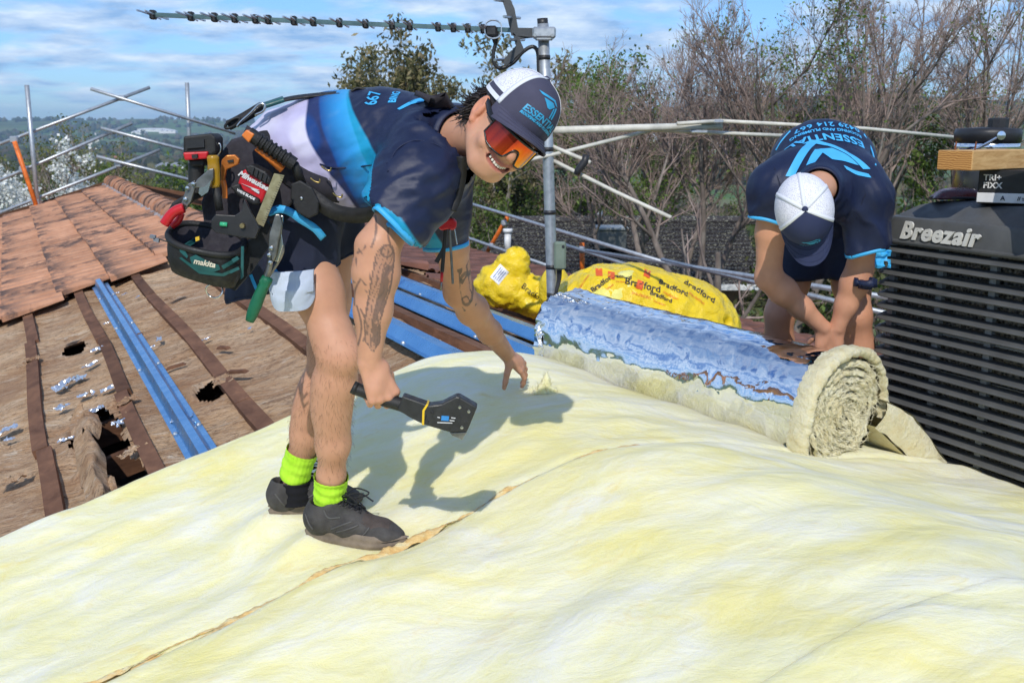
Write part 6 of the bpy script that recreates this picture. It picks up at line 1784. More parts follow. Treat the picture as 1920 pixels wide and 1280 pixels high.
        cp_ = link('cap', None, [], person); cp_.name = 'cap'
        ORG[cp_.name] = ORG[person.name]
        PF = math.radians(64)
        def patch(p0, p1, t0, t1, np_, nt, k=1.0):
            ph, th = np.meshgrid(np.linspace(p0, p1, np_), np.linspace(t0, t1, nt), indexing='ij'); return dome(ph, th, k)
        top = math.pi / 2 - .004
        vs = patch(-PF, 0, 0, top, 22, 26); vs2 = patch(0, PF, 0, top, 22, 26)
        for v in (vs, vs2): obj('front_panel', MB().grid(v), front_m, cp_, smooth=True)
        for a, b in ((PF, math.radians(122)), (math.radians(122), math.pi), (math.pi, math.radians(238)), (math.radians(238), 2 * math.pi - PF)):
            obj('mesh_panel', MB().grid(patch(a, b, 0, top, 18, 24, .992)), mesh_w.m, cp_, smooth=True)
        for a in (PF, math.radians(122), math.pi, math.radians(238), 2 * math.pi - PF):
            th = np.linspace(0, top, 24); l = dome(np.full(24, a), th, 1.004); sd = dome(np.full(24, a + .02), th, 1.004) - dome(np.full(24, a - .02), th, 1.004)
            obj('seam_tape', MB().ribbon(l, .013, sd + 1e-6, .0016), white_cloth, cp_, smooth=True)
        if stripes:
            for t0, t1, mm, k in ((0, .10, white_cloth, 1.006), (.10, .22, front_m, 1.006), (.22, .28, white_cloth, 1.006)):
                for sg in (1, -1):
                    obj('band', MB().grid(patch(sg * PF, sg * math.radians(150), t0, t1, 22, 4, k)), mm, cp_, smooth=True)
        obj('button', MB().lathe([(.010, -.002), (.010, .003), (.006, .007), (0, .008)], s.pts((c[0], c[1], c[2] - .014 + rz * 1.0)), s.A, 14), front_m, cp_, smooth=True)
        # peak
        nu, nv = 34, 12
        u, v = np.meshgrid(np.linspace(-1, 1, nu), np.linspace(0, 1, nv), indexing='ij')
        ph = u * math.radians(66)
        base_x = rx * np.sin(ph) * 1.0; base_y = c[1] + ry * np.cos(ph) * 1.0
        ext = .070 * (1 - np.abs(u) ** 2.6) ** .8
        X = base_x; Y = base_y - .003 + ext * v
        Z = c[2] - .0165 - .034 * u * u * v - .004 * v ** 1.4 - .006 * (1 - np.cos(ph)) * (1 - v)
        top_ = s.pts(np.stack((X, Y, Z), -1)); bot = s.pts(np.stack((X, Y, Z - .0045), -1))
        mb = MB().grid(top_); mb.grid(bot[:, ::-1]); mb.grid(np.stack((top_[:, -1], bot[:, -1]), 1)[:, :])
        obj('peak', mb, brim_m or front_m, cp_, smooth=True)
        for k in (.35, .6, .85):
            l = s.pts(np.stack((X, Y, Z), -1)[:, int(k * (nv - 1))]) + s.z * .0006
            obj('stitch_line', MB().tube(l[2:-2], .0008, 4), front_m, cp_)
        fv = np.concatenate((vs.reshape(-1, 3), vs2.reshape(-1, 3)))
        ff = MB().grid(vs).f + [[i + 22 * 26 for i in q] for q in MB().grid(vs2).f]
        tr = bvh(fv, ff)
        for kind, data, dx, dz, sz in logo:
            o = s.pts((dx, c[1] + ry, c[2] + dz)) 
            ez = nrm_(s.z - s.y * .35)
            if kind == 'text': gv, gf = text_geo(data, sz, bold=.0006, shear=.15)
            else: gv, gf = poly_geo([[(a * sz, b * sz) for a, b in p] for p in data], .012)
            gv = on_surface(gv, tr, o, -s.x, ez, back=.06, off=.0016)
            obj('cap_logo', (gv, gf), logo_blue, cp_)
        return cp_
LOGO = [[(-1.0, .55), (.55, .70), (1.0, .35), (.80, .35), (.45, .52), (-.72, .40)], [(-.5, .28), (.42, .38), (.70, .18), (.30, -.25), (.05, -.25)], [(.82, .22), (1.0, .22), (1.0, -.75), (.84, -.75)], [(.60, .0), (.74, .1), (.74, -.8), (.60, -.8)]]

# ============================================================ first worker: bending, smiling at us
p1g = ray_blanket(640, 1020)
man = thing('person', 'smiling man bending over in a blue banded shirt, orange mirrored sunglasses and lime socks', 'person', p1g)
Tc = lambda p: nrm_(np.array((0, 0, CZ)) - p)
H1 = Head(np.array((-.0084, 2.582, CZ + .0058)), (.2586, -.8714, -.4174), (.678, -.1448, .7223))
neck1 = P(852, 262, 2.76)
fh = H1.field(neck1)
Vh, Fh = fh.mesh(1)
Th = H1.tones(Vh, SKIN0, .38)
# limbs
sR, eR, wR = P(800, 318, 2.66), P(709, 462, 2.58), P(692, 676, 2.60)
dq = float(ray_blanket(1000, 728)[1]); sL, eL, wL = P(832, 360, 2.98), P(860, 548, 3.0 + (dq - 3.0) * .35), P(951, 664, dq - .10)
lo, hi = box_of([sR, eR, wR, P(710, 800, 2.6)], .10)
fR = Field(lo, hi, .0034)
mid = lambda a, b, t: a * (1 - t) + b * t
fR.chain([sR, mid(sR, eR, .5), eR], [.058, .052, .046], k=.02); fR.ell(mid(sR, eR, .42), (.05, .05, .075), frame(eR - sR), k=.03)
fR.chain([eR, mid(eR, wR, .22), mid(eR, wR, .55), wR], [.047, .054, .043, .0295], k=.03, flat=(0, 1, 0), fl=.92)
fR.ell(eR + np.array((-.030, .0, .004)), (.022, .024, .022), k=.02)
hd_d = nrm_(P(722, 748, 2.59) - wR); hd_n = np.array((.42, -.88, .18)); hd_n = nrm_(hd_n - hd_d * (hd_n @ hd_d)); hd_t = np.cross(hd_n, hd_d); hd_t = hd_t if hd_t[0] > 0 else -hd_t
hand_parts(fR, wR + hd_d * .006, hd_d, hd_n, hd_t, [(62, 85, 60), (66, 88, 60), (70, 88, 60), (74, 86, 58)], splay=.03, L=1.12, thumb=(.62, .40, -.66), thumb_bend=.5)
VR_, FR_ = fR.mesh(1)
lo, hi = box_of([sL, eL, wL, P(1040, 740, dq + .1)], .10)
fL = Field(lo, hi, .0034)
fL.chain([sL, mid(sL, eL, .5), eL], [.055, .050, .043], k=.02)
fL.chain([eL, mid(eL, wL, .25), mid(eL, wL, .6), wL], [.044, .049, .039, .0285], k=.03)
hl_d = nrm_(P(1012, 712, dq + .01) - wL); hl_t = nrm_((-.10, -.80, -.48)); hl_n = nrm_(np.cross(hl_d, hl_t)); hl_n = hl_n if hl_n[2] > 0 else -hl_n
hand_parts(fL, wL + hl_d * .004, hl_d, hl_n, hl_t, [(14, 26, 18), (18, 26, 18), (16, 26, 16), (14, 24, 14)], splay=.16, thumb=(.42, .75, -.50), thumb_bend=.15)
VL_, FL_ = fL.mesh(1)
hpR, knR, anR = P(562, 440, 2.93), P(634, 664, 2.84), P(619, 925, 3.00)
hpL, knL, anL = P(612, 430, 3.14), P(614, 690, 3.12), P(553, 888, 3.22)
lo, hi = box_of([hpR, knR, anR, hpL, knL, anL, P(600, 1000, 3.0)], .13)
fG = Field(lo, hi, .005)
for hp, kn, an_, cb in ((hpR, knR, anR, -.026), (hpL, knL, anL, -.026)):
    fG.chain([hp, mid(hp, kn, .5), mid(hp, kn, .86), kn], [.084, .066, .054, .050], k=.03)
    back = nrm_(np.array((-.9, .1, -.1)))
    fG.chain([kn, mid(kn, an_, .18), mid(kn, an_, .62), mid(kn, an_, .86), an_], [.054, .052, .046, .037, .037], k=.03)
    fG.ell(mid(kn, an_, .30) + back * .024, (.045, .049, .11), frame(an_ - kn), k=.04)
    fG.ell(kn + np.array((.030, -.012, .0)), (.032, .036, .042), k=.025)
    fG.cap(an_, an_ - np.array((0, 0, .07)) , .036, .036, k=.02)
VG, FG = fG.mesh(1)
tor = [P(548, 372, 3.02), P(620, 300, 3.0), P(720, 285, 2.94), P(795, 292, 2.86)]
fT = Field(*box_of(tor + [neck1, sR, sL], .17), .012)
fT.chain(tor, [.125, .115, .12, .11], k=.05, flat=(0, 1, 0), fl=1.2); fT.cap(tor[-1], neck1, .09, .06, k=.05); fT.cap(tor[-1], sR, .08, .06, k=.04); fT.cap(tor[-1], sL, .08, .06, k=.04); fT.cap(tor[0], hpR, .10, .09, k=.05); fT.cap(tor[0], hpL, .10, .09, k=.05)
VT, FT = fT.mesh(1)
def skin_tone(V, base, seed=3):
    m = fbm(V * 9, 3, seed)[:, None]; return np.clip(base * (1 + .10 * m * np.array((.6, 1.0, 1.1))), 0, 1)
# ink on the right forearm: a cloaked standing figure with folds, and thin blades round it
TR_ = skin_tone(VR_, SKIN0 * np.array((.98, .95, .92)))
aa = nrm_(wR - eR); La = np.linalg.norm(wR - eR)
rel = VR_ - eR; ta = rel @ aa / La
camd = nrm_(np.array((0, 0, CZ)) - mid(eR, wR, .5)); camd = nrm_(camd - aa * (camd @ aa)); sidev = np.cross(aa, camd)
sidev = sidev if sidev[0] > 0 else -sidev
lat = rel @ sidev; dep = rel @ camd
face = dep > -.012
rnd_hands = mid(eR, wR, 1.0)
hw_ = np.interp(ta, [-.06, .0, .06, .3, .55, .8, .9], [.0, .020, .024, .026, .021, .019, .0]); cx_ = np.interp(ta, [-.05, .3, .6, .9], [.020, .014, .0, .008])
u_ = (lat - cx_) / np.maximum(hw_, 1e-4); ins = (np.abs(u_) < 1) & (hw_ > .002) & face
q = np.stack((lat * 60, ta * 9, dep * 20), -1)
fold = np.abs(np.sin(u_ * 7 + 4.0 * fbm(q * .6, 3, 41) + ta * 10)); shade = .5 + .5 * fbm(q * .7 + 3, 3, 44)
inkd = np.where(ins, np.clip(.30 + .55 * (fold < .30) + .50 * (shade > .52) * (u_ > -.1) , 0, .92), 0)
inkd = np.where(ins & (np.abs(u_) > .86), .9, inkd)
head_ = np.hypot((lat - .022) / .014, (ta + .0) / .05); inkd = np.where(face & (np.abs(head_ - 1) < .18), .85, inkd)
for (l0, t0, l1, t1, bow) in ((-.045, .02, -.012, .24, .010), (-.050, .10, -.022, .30, -.008), (-.052, .30, -.018, .36, .006), (-.012, -.25, -.016, -.02, .006), (.022, -.27, .030, -.04, -.006), (-.040, .50, -.030, .85, .010), (-.030, .52, -.018, .80, .012), (-.048, .05, -.030, -.02, .004), (-.036, .26, -.046, .5, -.006)):
    tt_ = np.clip(((lat - l0) * (l1 - l0) + (ta - t0) * .29 * (t1 - t0) * .29) / ((l1 - l0) ** 2 + ((t1 - t0) * .29) ** 2), 0, 1)
    px_ = l0 + (l1 - l0) * tt_ + bow * np.sin(math.pi * tt_); py_ = t0 + (t1 - t0) * tt_
    dd = np.hypot(lat - px_, (ta - py_) * .29); inkd = np.where(face, np.maximum(inkd, .80 * sstep(.0034, .0016, dd)), inkd)
INK = np.array((.075, .070, .072))
TR_ = TR_ * (1 - inkd[:, None] * .88) + INK * inkd[:, None] * .88
TL_ = skin_tone(VL_, SKIN0 * np.array((.92, .88, .85)))
aL = nrm_(eL - sL); tl_a = (VL_ - sL) @ aL / np.linalg.norm(eL - sL); rl = VL_ - sL - aL * ((VL_ - sL) @ aL)[:, None]
qq = np.stack((rl[:, 0] * 70, tl_a * 12, rl[:, 2] * 40), -1)
mk = (tl_a > .62) & (tl_a < 1.12) & (rl[:, 0] > .012)
ik = np.where(mk & (np.abs(fbm(qq * .5, 2, 55)) < .07), .8, 0) + np.where(mk & (np.abs(np.hypot((tl_a - .86) / .16, (rl[:, 0] - .03) / .02) - 1) < .14), .7, 0)
TL_ = TL_ * (1 - np.clip(ik, 0, .9)[:, None]) + INK * np.clip(ik, 0, .9)[:, None]
TG_ = skin_tone(VG, SKIN0 * np.array((.95, .95, .96)))
kn_r = np.exp(-((VG - knR) ** 2).sum(1) / .06 ** 2)[:, None] * .25; TG_ = TG_ * (1 - kn_r) + SKIN0 * np.array((1.02, .78, .72)) * kn_r
TT = skin_tone(VT, SKIN0)
from mathutils.kdtree import KDTree
def KD_(v):
    k = KDTree(len(v))
    for i, x in enumerate(v): k.insert(x, i)
    k.balance(); return k
def main_island(v, f, t):
    lab = np.arange(len(v))
    while True:
        new = lab.copy(); np.minimum.at(new, f.ravel(), np.repeat(lab[f].min(1), f.shape[1])); new = new[new]
        if (new == lab).all(): break
        lab = new
    cnt = np.bincount(lab); v2, f2, used = drop_faces(v, f, cnt[lab[f[:, 0]]] > .2 * cnt.max()); return v2, f2, t[used]
def body(person, pieces):
    pieces = [main_island(*p_) for p_ in pieces]
    V, F, T, o = [], [], [], 0
    for v, f, t in pieces:
        if V:
            tv = pieces[-1][0]; c_ = v.mean(0)
        V.append(v); F.append(f + o); T.append(t); o += len(v)
    tor_v, off_t = pieces[-1][0], o - len(pieces[-1][0]); acc = 0
    k_ = KD_(tor_v)
    for v, f, t in pieces[:-1]:
        lab = np.arange(len(v))
        while True:
            new = lab.copy(); np.minimum.at(new, f.ravel(), np.repeat(lab[f].min(1), 4)); new = new[new]
            if (new == lab).all(): break
            lab = new
        for l_ in np.unique(lab):
            ii = np.flatnonzero(lab == l_)[::5]; d_ = [k_.find(Vector(x))[2] for x in v[ii]]; i = int(ii[int(np.argmin(d_))]); j = k_.find(Vector(v[i]))[1]
            fi = f[(f == i).any(1)][0]; fj = pieces[-1][1][(pieces[-1][1] == j).any(1)][0]
            i2 = int(fi[(list(fi).index(i) + 1) % 4]); j2 = int(fj[(list(fj).index(j) + 1) % 4])
            F.append(np.array([[i + acc, i2 + acc, j2 + off_t, j + off_t]], np.int32))
        acc += len(v)
    return obj('body', (np.concatenate(V), np.concatenate(F)), skin.m, person, smooth=True, attrs={'tone': np.concatenate(T)})
body(man, [(Vh, Fh, Th), (VR_, FR_, TR_), (VL_, FL_, TL_), (VG, FG, TG_), (VT, FT, TT)])
H1.teeth(man)
# fine body hair on the shins and forearm
def hairs(person, V, F, mask, n_, L, seed, mt, r=.00028, down=(0, 0, -1)):
    g = np.random.default_rng(seed); N = normals(V, F); idx = np.flatnonzero(mask); pick = g.choice(idx, n_)
    p = V[pick] + g.normal(0, .002, (n_, 3)); nn = N[pick]; d = nn * .5 + np.asarray(down) * .9 + g.normal(0, .35, (n_, 3)); d /= np.linalg.norm(d, axis=1, keepdims=True)
    P3 = np.stack((p - nn * .001, p + d * L * .5 + nn * .001, p + d * L + np.asarray(down) * L * .3), 1)
    v, f = tubes(P3, np.tile(np.array((1, .8, .3)) * r, (n_, 1)), 3)
    return obj('body_hair', (v, f), mt, person, kind='stuff')
leg_hair = pmat('leg_hair', (.20, .115, .06), .6, bump=0)
hairs(man, VG, FG, (VG[:, 2] < knR[2] + .05) & (VG[:, 2] > anR[2] + .06), 2200, .012, 5, leg_hair)
# hair at the nape and over the ears
g = np.random.default_rng(9); mb = []
ns = 1300; ph = g.uniform(math.radians(112), math.radians(248), ns); zz = g.uniform(-.055, .030, ns)
base = np.stack((.078 * np.sin(ph), -.015 + .098 * np.cos(ph), zz), 1); base[:, :2] *= (1 - np.clip(-.02 - zz, 0, 1)[:, None] * 4)
nd = np.stack((np.sin(ph), np.cos(ph), np.zeros(ns)), 1)
L = g.uniform(.012, .030, ns)[:, None]; cu = g.normal(0, .005, (ns, 3))
p1 = base + nd * .008 - np.array((0, 0, .45)) * L + cu * .5; p2 = base + nd * .012 - np.array((0, 0, .8)) * L + nd * L * .12 + cu; p3 = p2 - np.array((0, 0, .2)) * L + nd * L * .15 + cu * 1.6
HV = H1.pts(np.stack((base, p1, p2, p3), 1).reshape(-1, 3)).reshape(ns, 4, 3)
v, f = tubes(HV, np.tile(np.array((.0017, .0016, .0013, .0006)), (ns, 1)), 4)
fhair = Field(*box_of(H1.pts([(-.1, -.14, -.08), (.1, .1, .14), (-.1, .1, -.08), (.1, -.14, .14)]), .03), .005)
fhair.ell(H1.w(0, -.026, .020), (.081, .098, .080), H1.A).half(H1.w(0, .012, 0), H1.y - H1.z * .25)
vh2, fh2 = fhair.mesh(1); vh2 = wrinkle(vh2, fh2, .006, 60, 8)
obj('hair', join([(v, f), (vh2, fh2)]), hair_m, man, smooth=True)
H1.cap(man, cap_grey, [('poly', LOGO, .004, .060, .030), ('text', 'ESSENTIAL', -.004, .022, .022), ('text', 'ROOFING AND PLUMBING', -.004, .008, .0085)])
# sunglasses: one curved shield, black frame, temples
gs = link('sunglasses', None, [], man); ORG[gs.name] = ORG[man.name]
nu, nv = 49, 15
u, v = np.meshgrid(np.linspace(-1, 1, nu), np.linspace(0, 1, nv), indexing='ij')
xx = u * .070; au = np.abs(u)
topz = .010 - .003 * au ** 2; botz = -.045 - .004 * np.sin(math.pi * np.clip((au - .2) / .8, 0, 1)) + .030 * np.exp(-(au / .20) ** 4) + .010 * sstep(.8, 1.0, au)
zz = botz + (topz - botz) * v; yy = .119 - .052 * au ** 2.2 - .003 * (1 - v)
lp = np.stack((xx, yy, zz), -1)
lc = .5 - .42 * u + .30 * (.5 - v)
lensV = np.stack((lc, v, u), -1).reshape(-1, 3)
mb = MB().grid(H1.pts(lp))
obj('lens', mb, lens_m.m, gs, smooth=True, attrs={'lens': np.clip(lensV, 0, 1)})
rim = np.concatenate((lp[:, -1], lp[::-1, 0]), 0); rim = np.concatenate((rim, rim[:1]))
black_fr = pmat('black_frame', (.010, .010, .011), .3, bump=0)
obj('frame', MB().tube(H1.pts(rim), .0024, 6), black_fr, gs, smooth=True)
obj('brow_bar', MB().tube(H1.pts(lp[:, -1] + np.array((0, .0005, .001))), .0040, 6), black_fr, gs, smooth=True)
for sg in (-1, 1):
    obj('temple', MB().ribbon(spline(H1.pts([(sg * .070, .067, .000), (sg * .080, .042, .003), (sg * .083, .005, .012), (sg * .081, -.03, .008), (sg * .078, -.048, -.010)]), 24), [.013] * 24 + [.010], H1.z, .004), black_fr, gs, smooth=True)
    obj('nose_pad', MB().tube(H1.pts([(sg * .010, .110, -.006), (sg * .015, .104, -.022)]), .003, 6), black_fr, gs, smooth=True)
# ---- shirt
fS = Field(*box_of(tor + [neck1, sR, sL, P(720, 470, 2.56), P(840, 480, 3.1)], .20), .0065)
tb = [P(520, 330, 3.03), P(565, 304, 3.01), P(640, 284, 2.98), P(725, 283, 2.93), P(795, 288, 2.86)]
nkn0 = nrm_(H1.w(0, -.03, -.055) - neck1)
fS.chain(tb, [.125, .138, .142, .146, .135], k=.06, flat=(0, 1, 0), fl=1.12)
fS.cap(tb[3], P(660, 335, 2.95), .10, .08, k=.09)                         # belly side hangs
fS.cap(tb[-1], P(858, 262, 2.79), .118, .072, k=.07); fS.cap(P(858, 262, 2.79), neck1 + nkn0 * .05, .074, .070, k=.02)
slR = P(741, 416, 2.58); slL = P(836, 462, 3.06)
fS.cap(P(798, 305, 2.70), P(778, 345, 2.64), .102, .098, k=.07); fS.cap(P(778, 345, 2.64), P(728, 432, 2.57), .094, .084, k=.03)
fS.cap(P(828, 345, 2.98), P(838, 480, 3.08), .088, .060, k=.05)
cutR = nrm_(P(706, 425, 2.56) - P(755, 374, 2.60)); cutR = nrm_(P(700, 455, 2.55) - P(775, 345, 2.64) ) 
nR = nrm_(np.array((-.69, -.15, -.72)))
# cut only the sleeve ends: local half spaces
def cut_local(f, o, n, rad):
    d = sum((f.ax[i].reshape([-1 if j == i else 1 for j in range(3)]) - o[i]) * n[i] for i in range(3))
    r2 = sum((f.ax[i].reshape([-1 if j == i else 1 for j in range(3)]) - o[i]) ** 2 for i in range(3))
    m = np.sqrt(r2) < rad; f.d = np.where(m, np.maximum(f.d, d), f.d).astype(np.float32)
cut_local(fS, slR, nR, .14); nL = nrm_((.12, .1, -1)); cut_local(fS, slL, nL, .115)
hemo, hemn = P(530, 325, 3.03), nrm_(P(470, 350, 3.05) - P(560, 300, 3.0)); fS.half(hemo - hemn * -.03, hemn)
nkn = nrm_(H1.w(0, -.03, -.055) - neck1); nko = neck1 + nkn * .012; cut_local(fS, nko, nkn, .125)
VS, FS = fS.mesh(2)
NS_ = normals(VS, FS)
# folds: drawn from the armpit and across the side
rel = VS - P(700, 300, 2.8)
q = np.stack((rel[:, 0] * 7 + rel[:, 2] * 5, rel[:, 1] * 5, rel[:, 2] * 16 - rel[:, 0] * 9), -1)
ridge = 1 - 2 * np.abs(fbm(q * .9, 3, 201)); soft = fbm(rel * 7, 3, 202)
tosl = np.exp(-((VS - P(770, 330, 2.66)) ** 2).sum(1) / .16 ** 2)
wst = np.exp(-((VS - P(560, 330, 2.9)) ** 2).sum(1) / .18 ** 2)
VS = VS + NS_ * (.0085 * ridge * (.6 + 1.0 * tosl + 1.0 * wst) + .003 * (1 - 2 * np.abs(fbm(q * 2.3 + 4, 3, 205))) * (.6 + tosl) + .008 * soft)[:, None]
fc = VS[FS].mean(1); nf = np.cross(VS[FS[:, 2]] - VS[FS[:, 0]], VS[FS[:, 3]] - VS[FS[:, 1]]); nf /= np.linalg.norm(nf, axis=1)[:, None] + 1e-12
near_n = np.linalg.norm(fc - nko, axis=1) < .115
kill = ((np.abs((fc - slR) @ nR) < .012) & (nf @ nR > .75) & (np.linalg.norm(fc - slR, axis=1) < .13)) | ((np.abs((fc - slL) @ nL) < .012) & (nf @ nL > .75) & (np.linalg.norm(fc - slL, axis=1) < .11)) | ((np.abs((fc - nko) @ nkn) < .012) & (nf @ nkn > .75) & near_n)
VS, FS, _ = drop_faces(VS, FS, ~kill)
# printed bands: signed distances stored on the cloth, thresholded in the material
def pl_px(a, b, d=2.8):
    """signed distance to the plane through the two sight points and the depth axis"""
    A_, B_ = P(*a, d), P(*b, d); n_ = np.cross(B_ - A_, (0, 1, 0)); n_ = nrm_(n_); return (VS - A_) @ n_
bend = .012 * fbm(VS * 5, 2, 203)
d_navy = np.maximum(pl_px((640, 182), (735, 325)), pl_px((655, 215), (726, 400)) - .04) 
d1 = pl_px((646, 178), (737, 330)) + bend
d2 = pl_px((588, 192), (668, 395)) + bend
d3 = pl_px((568, 205), (652, 395)) + bend * 2.5
d4 = np.minimum(pl_px((470, 300), (560, 215)), pl_px((545, 240), (560, 340)))
shard = vnoise(np.stack((VS[:, 0] * 11 + VS[:, 2] * 5, VS[:, 1] * 0, VS[:, 2] * 9 - VS[:, 0] * 6), -1) , 77)
sgn = 1.0 if (P(800, 300, 2.8) - P(631, 178, 2.8)) @ nrm_(np.cross(P(722, 330, 2.8) - P(631, 178, 2.8), (0, 1, 0))) > 0 else -1.0
d1, d2, d3 = d1 * sgn, d2 * sgn, d3 * sgn
print_m = NT('printed_shirt')
def step(a, w=.0015):
    return print_m.ramp(print_m.math('ADD', print_m.math('MULTIPLY', a, .5 / w * .5), .5), (0.0, 0.0), (1.0, 1.0))
A1, A2, A3, A4 = (print_m.attr(k) for k in ('band_a', 'band_b', 'band_c', 'band_d'))
NV = print_m.ramp(print_m.noise(6, 3), (.3, (.010, .015, .042)), (.7, (.017, .025, .065)))
lav = print_m.mix(step(A4), (.50, .47, .66), (.62, .60, .76))
c = print_m.mix(step(A3), lav, print_m.mix(step(A4), (.022, .035, .115), (.012, .05, .20)))        # lavender | deep blue
fade = print_m.ramp(A2, (.0, (.012, .07, .26)), (.05, (.03, .28, .62)), (.11, (.05, .50, .86)))
c = print_m.mix(step(A2), c, fade)
c = print_m.mix(step(print_m.math('SUBTRACT', A2, .075)), c, (.012, .30, .52))
c = print_m.mix(step(A1), c, NV)
print_m.set(Base_Color=c, Roughness=.40); print_m.b.inputs['Specular IOR Level'].default_value = .32
print_m.bump(print_m.math('ADD', print_m.noise(900, 2), print_m.math('MULTIPLY', print_m.noise(35, 3), .8)), .2, .003)
sleeve_zone = (np.linalg.norm(VS - P(790, 330, 2.66), axis=1) < .19) & (VS[:, 2] < P(0, 300, 2.66)[2] + .03) & (VS[:, 1] < 2.8) & (VS[:, 0] > P(690, 0, 2.6)[0])
d1 = np.where(sleeve_zone, np.maximum(d1, .02), d1)
band_d = shard * .02
shirt = obj('shirt', (VS, FS), print_m.m, man, smooth=True, attrs={'band_a': d1, 'band_b': d2, 'band_c': d3, 'band_d': band_d})
tS = bvh(VS, FS)
for lp_ in loops(FS):
    pts = smooth_loop(VS[lp_], 30); c_ = pts.mean(0)
    if np.linalg.norm(c_ - slR) < .06 or np.linalg.norm(c_ - slL) < .06:
        pts = np.concatenate((pts, pts[:1])); cn = pts - c_; cn /= np.linalg.norm(cn, axis=1)[:, None]
        nn = nR if np.linalg.norm(c_ - slR) < .06 else nL
        obj('cuff_trim', MB().ribbon(pts + cn * .0045, .012, nn, .004), trim_blue, shirt, smooth=True)
# collar
col = [neck1 + nkn * .052]
fcx = frame(nkn)
ang = np.linspace(0, 2 * math.pi, 40)
rows = []
for r_, h_ in ((.066, -.020), (.067, .006), (.068, .026), (.073, .027), (.081, .006), (.088, -.022)):
    rows.append(nko + nkn * h_ + np.cos(ang)[:, None] * fcx[0] * r_ + np.sin(ang)[:, None] * fcx[1] * r_)
obj('collar', MB().grid(np.array(rows)[:, ::-1]), navy, shirt, smooth=True)
# seam piping and back lettering
def seam(pix, d, par, r=.0022, m=navy, back=.4):
    out = []
    for px, py in pix:
        o = P(px, py, d); dv = nrm_(o - np.array((0, 0, CZ)))
        h = tS.ray_cast(Vector((0, 0, CZ)), Vector(dv), 6)
        if h[0] is not None: out.append(np.array(h[0]) - dv * .001)
    if len(out) > 2: return obj('seam', MB().tube(spline(out, 40), r, 5), m, par, smooth=True)
seam(((600, 308), (630, 315), (680, 312), (726, 306)), 2.8, shirt)
seam(((727, 322), (742, 283), (775, 264), (815, 270), (850, 292)), 2.7, shirt, .0018)
for txt, px, py, sz, rot in (('667', 700, 190, .046, -80), ('BING', 740, 194, .028, -80)):
    o = P(px, py, 2.82); gv, gf = text_geo(txt, sz, bold=.0008)
    ex = np.array((.12, .92, .38)); ey = np.array((-.98, .1, .1))
    obj('shirt_lettering', (on_surface(gv, tS, o, ex, ey, back=.12, off=.002), gf), trim_blue, shirt)
gv, gf = poly_geo([[(-.04, -.012), (.03, -.012), (.045, .004), (.02, .016), (-.01, .002), (-.04, .002)]], .015)
obj('shirt_lettering', (on_surface(gv, tS, P(775, 197, 2.78), np.array((.8, .5, -.1)), np.array((-.3, .8, .5)), back=.12, off=.002), gf), trim_blue, shirt)
# ---- shorts
fQ = Field(*box_of([P(430, 600, 2.85), P(650, 330, 3.25), P(400, 400, 3.1)], .16), .0075)
fQ.ell(P(560, 392, 3.03), (.135, .165, .13), k=.05)
fQ.cap(P(552, 420, 2.93), P(548, 560, 2.92), .112, .108, k=.05, flat=(1, 0, 0), fl=1.12); fQ.cap(P(520, 430, 2.98), P(482, 560, 2.98), .085, .085, k=.06)
fQ.cap(P(612, 420, 3.14), P(628, 530, 3.14), .110, .100, k=.04)
ho, hn = P(590, 512, 2.9), nrm_(np.array((.34, 0.05, -.94))); fQ.half(ho, hn)
VQ, FQ = fQ.mesh(2); rel = VQ - P(540, 450, 2.9)
VQ = VQ + normals(VQ, FQ) * (.012 * (1 - 2 * np.abs(fbm(np.stack((rel[:, 0] * 12, rel[:, 1] * 8, rel[:, 2] * 5), -1), 3, 211))) * .6 + .008 * fbm(rel * 9, 3, 212))[:, None]
fc = VQ[FQ].mean(1); nf = np.cross(VQ[FQ[:, 2]] - VQ[FQ[:, 0]], VQ[FQ[:, 3]] - VQ[FQ[:, 1]]); nf /= np.linalg.norm(nf, axis=1)[:, None] + 1e-12
VQ, FQ, _ = drop_faces(VQ, FQ, ~((nf @ hn > .7) & (np.abs((fc - ho) @ hn) < .03)))
shorts = obj('shorts', (VQ, FQ), navy2, man, smooth=True)
tQ = bvh(VQ, FQ)
def hit_px(tree, px, py, lift=.002):
    dv = nrm_(P(px, py, 3.0) - np.array((0, 0, CZ))); h = tree.ray_cast(Vector((0, 0, CZ)), Vector(dv), 8)
    return (np.array(h[0]) - dv * lift) if h[0] is not None else None
for lp_ in loops(FQ):
    pts = smooth_loop(VQ[lp_], 6); pts = np.concatenate((pts, pts[:1])); obj('hem', MB().tube(pts, .004, 5), navy2, shorts, smooth=True)
# the pale pocket lining hanging below the hem
a_, b_ = np.meshgrid(np.linspace(0, 1, 22), np.linspace(0, 1, 22), indexing='ij')
cx0 = np.array([[P(500 + 84 * i + 3 * j, 512 - 4 * i + 74 * j, 2.775) for j in np.linspace(0, 1, 22)] for i in np.linspace(0, 1, 22)])
rnd = np.maximum(np.abs(a_ - .5) * 2, 0) ** 6 * (b_ > .6) * .03
cx0[..., 1] += .03 * (2 * a_ - 1) ** 2 - .012 * np.sin(math.pi * b_) + .006 * fbm(np.stack((a_ * 4, b_ * 4, a_ * 0), -1), 3, 5)
cx0[..., 2] += rnd
mb = MB().grid(cx0); bk = cx0 + np.array((0, .012, 0)); mb.grid(bk[::-1])
mb.grid(np.stack((cx0[:, -1], bk[:, -1]), 1)); mb.grid(np.stack((cx0[0], bk[0]), 1)[::-1]); mb.grid(np.stack((cx0[-1], bk[-1]), 1))
lining = cloth('pale_blue_lining', (.50, .58, .74), (.60, .68, .82), rough=.8)
pk = obj('pocket_lining', mb, lining, shorts, smooth=True)
edge = np.concatenate((cx0[0], cx0[1:, -1], cx0[-1, ::-1]))
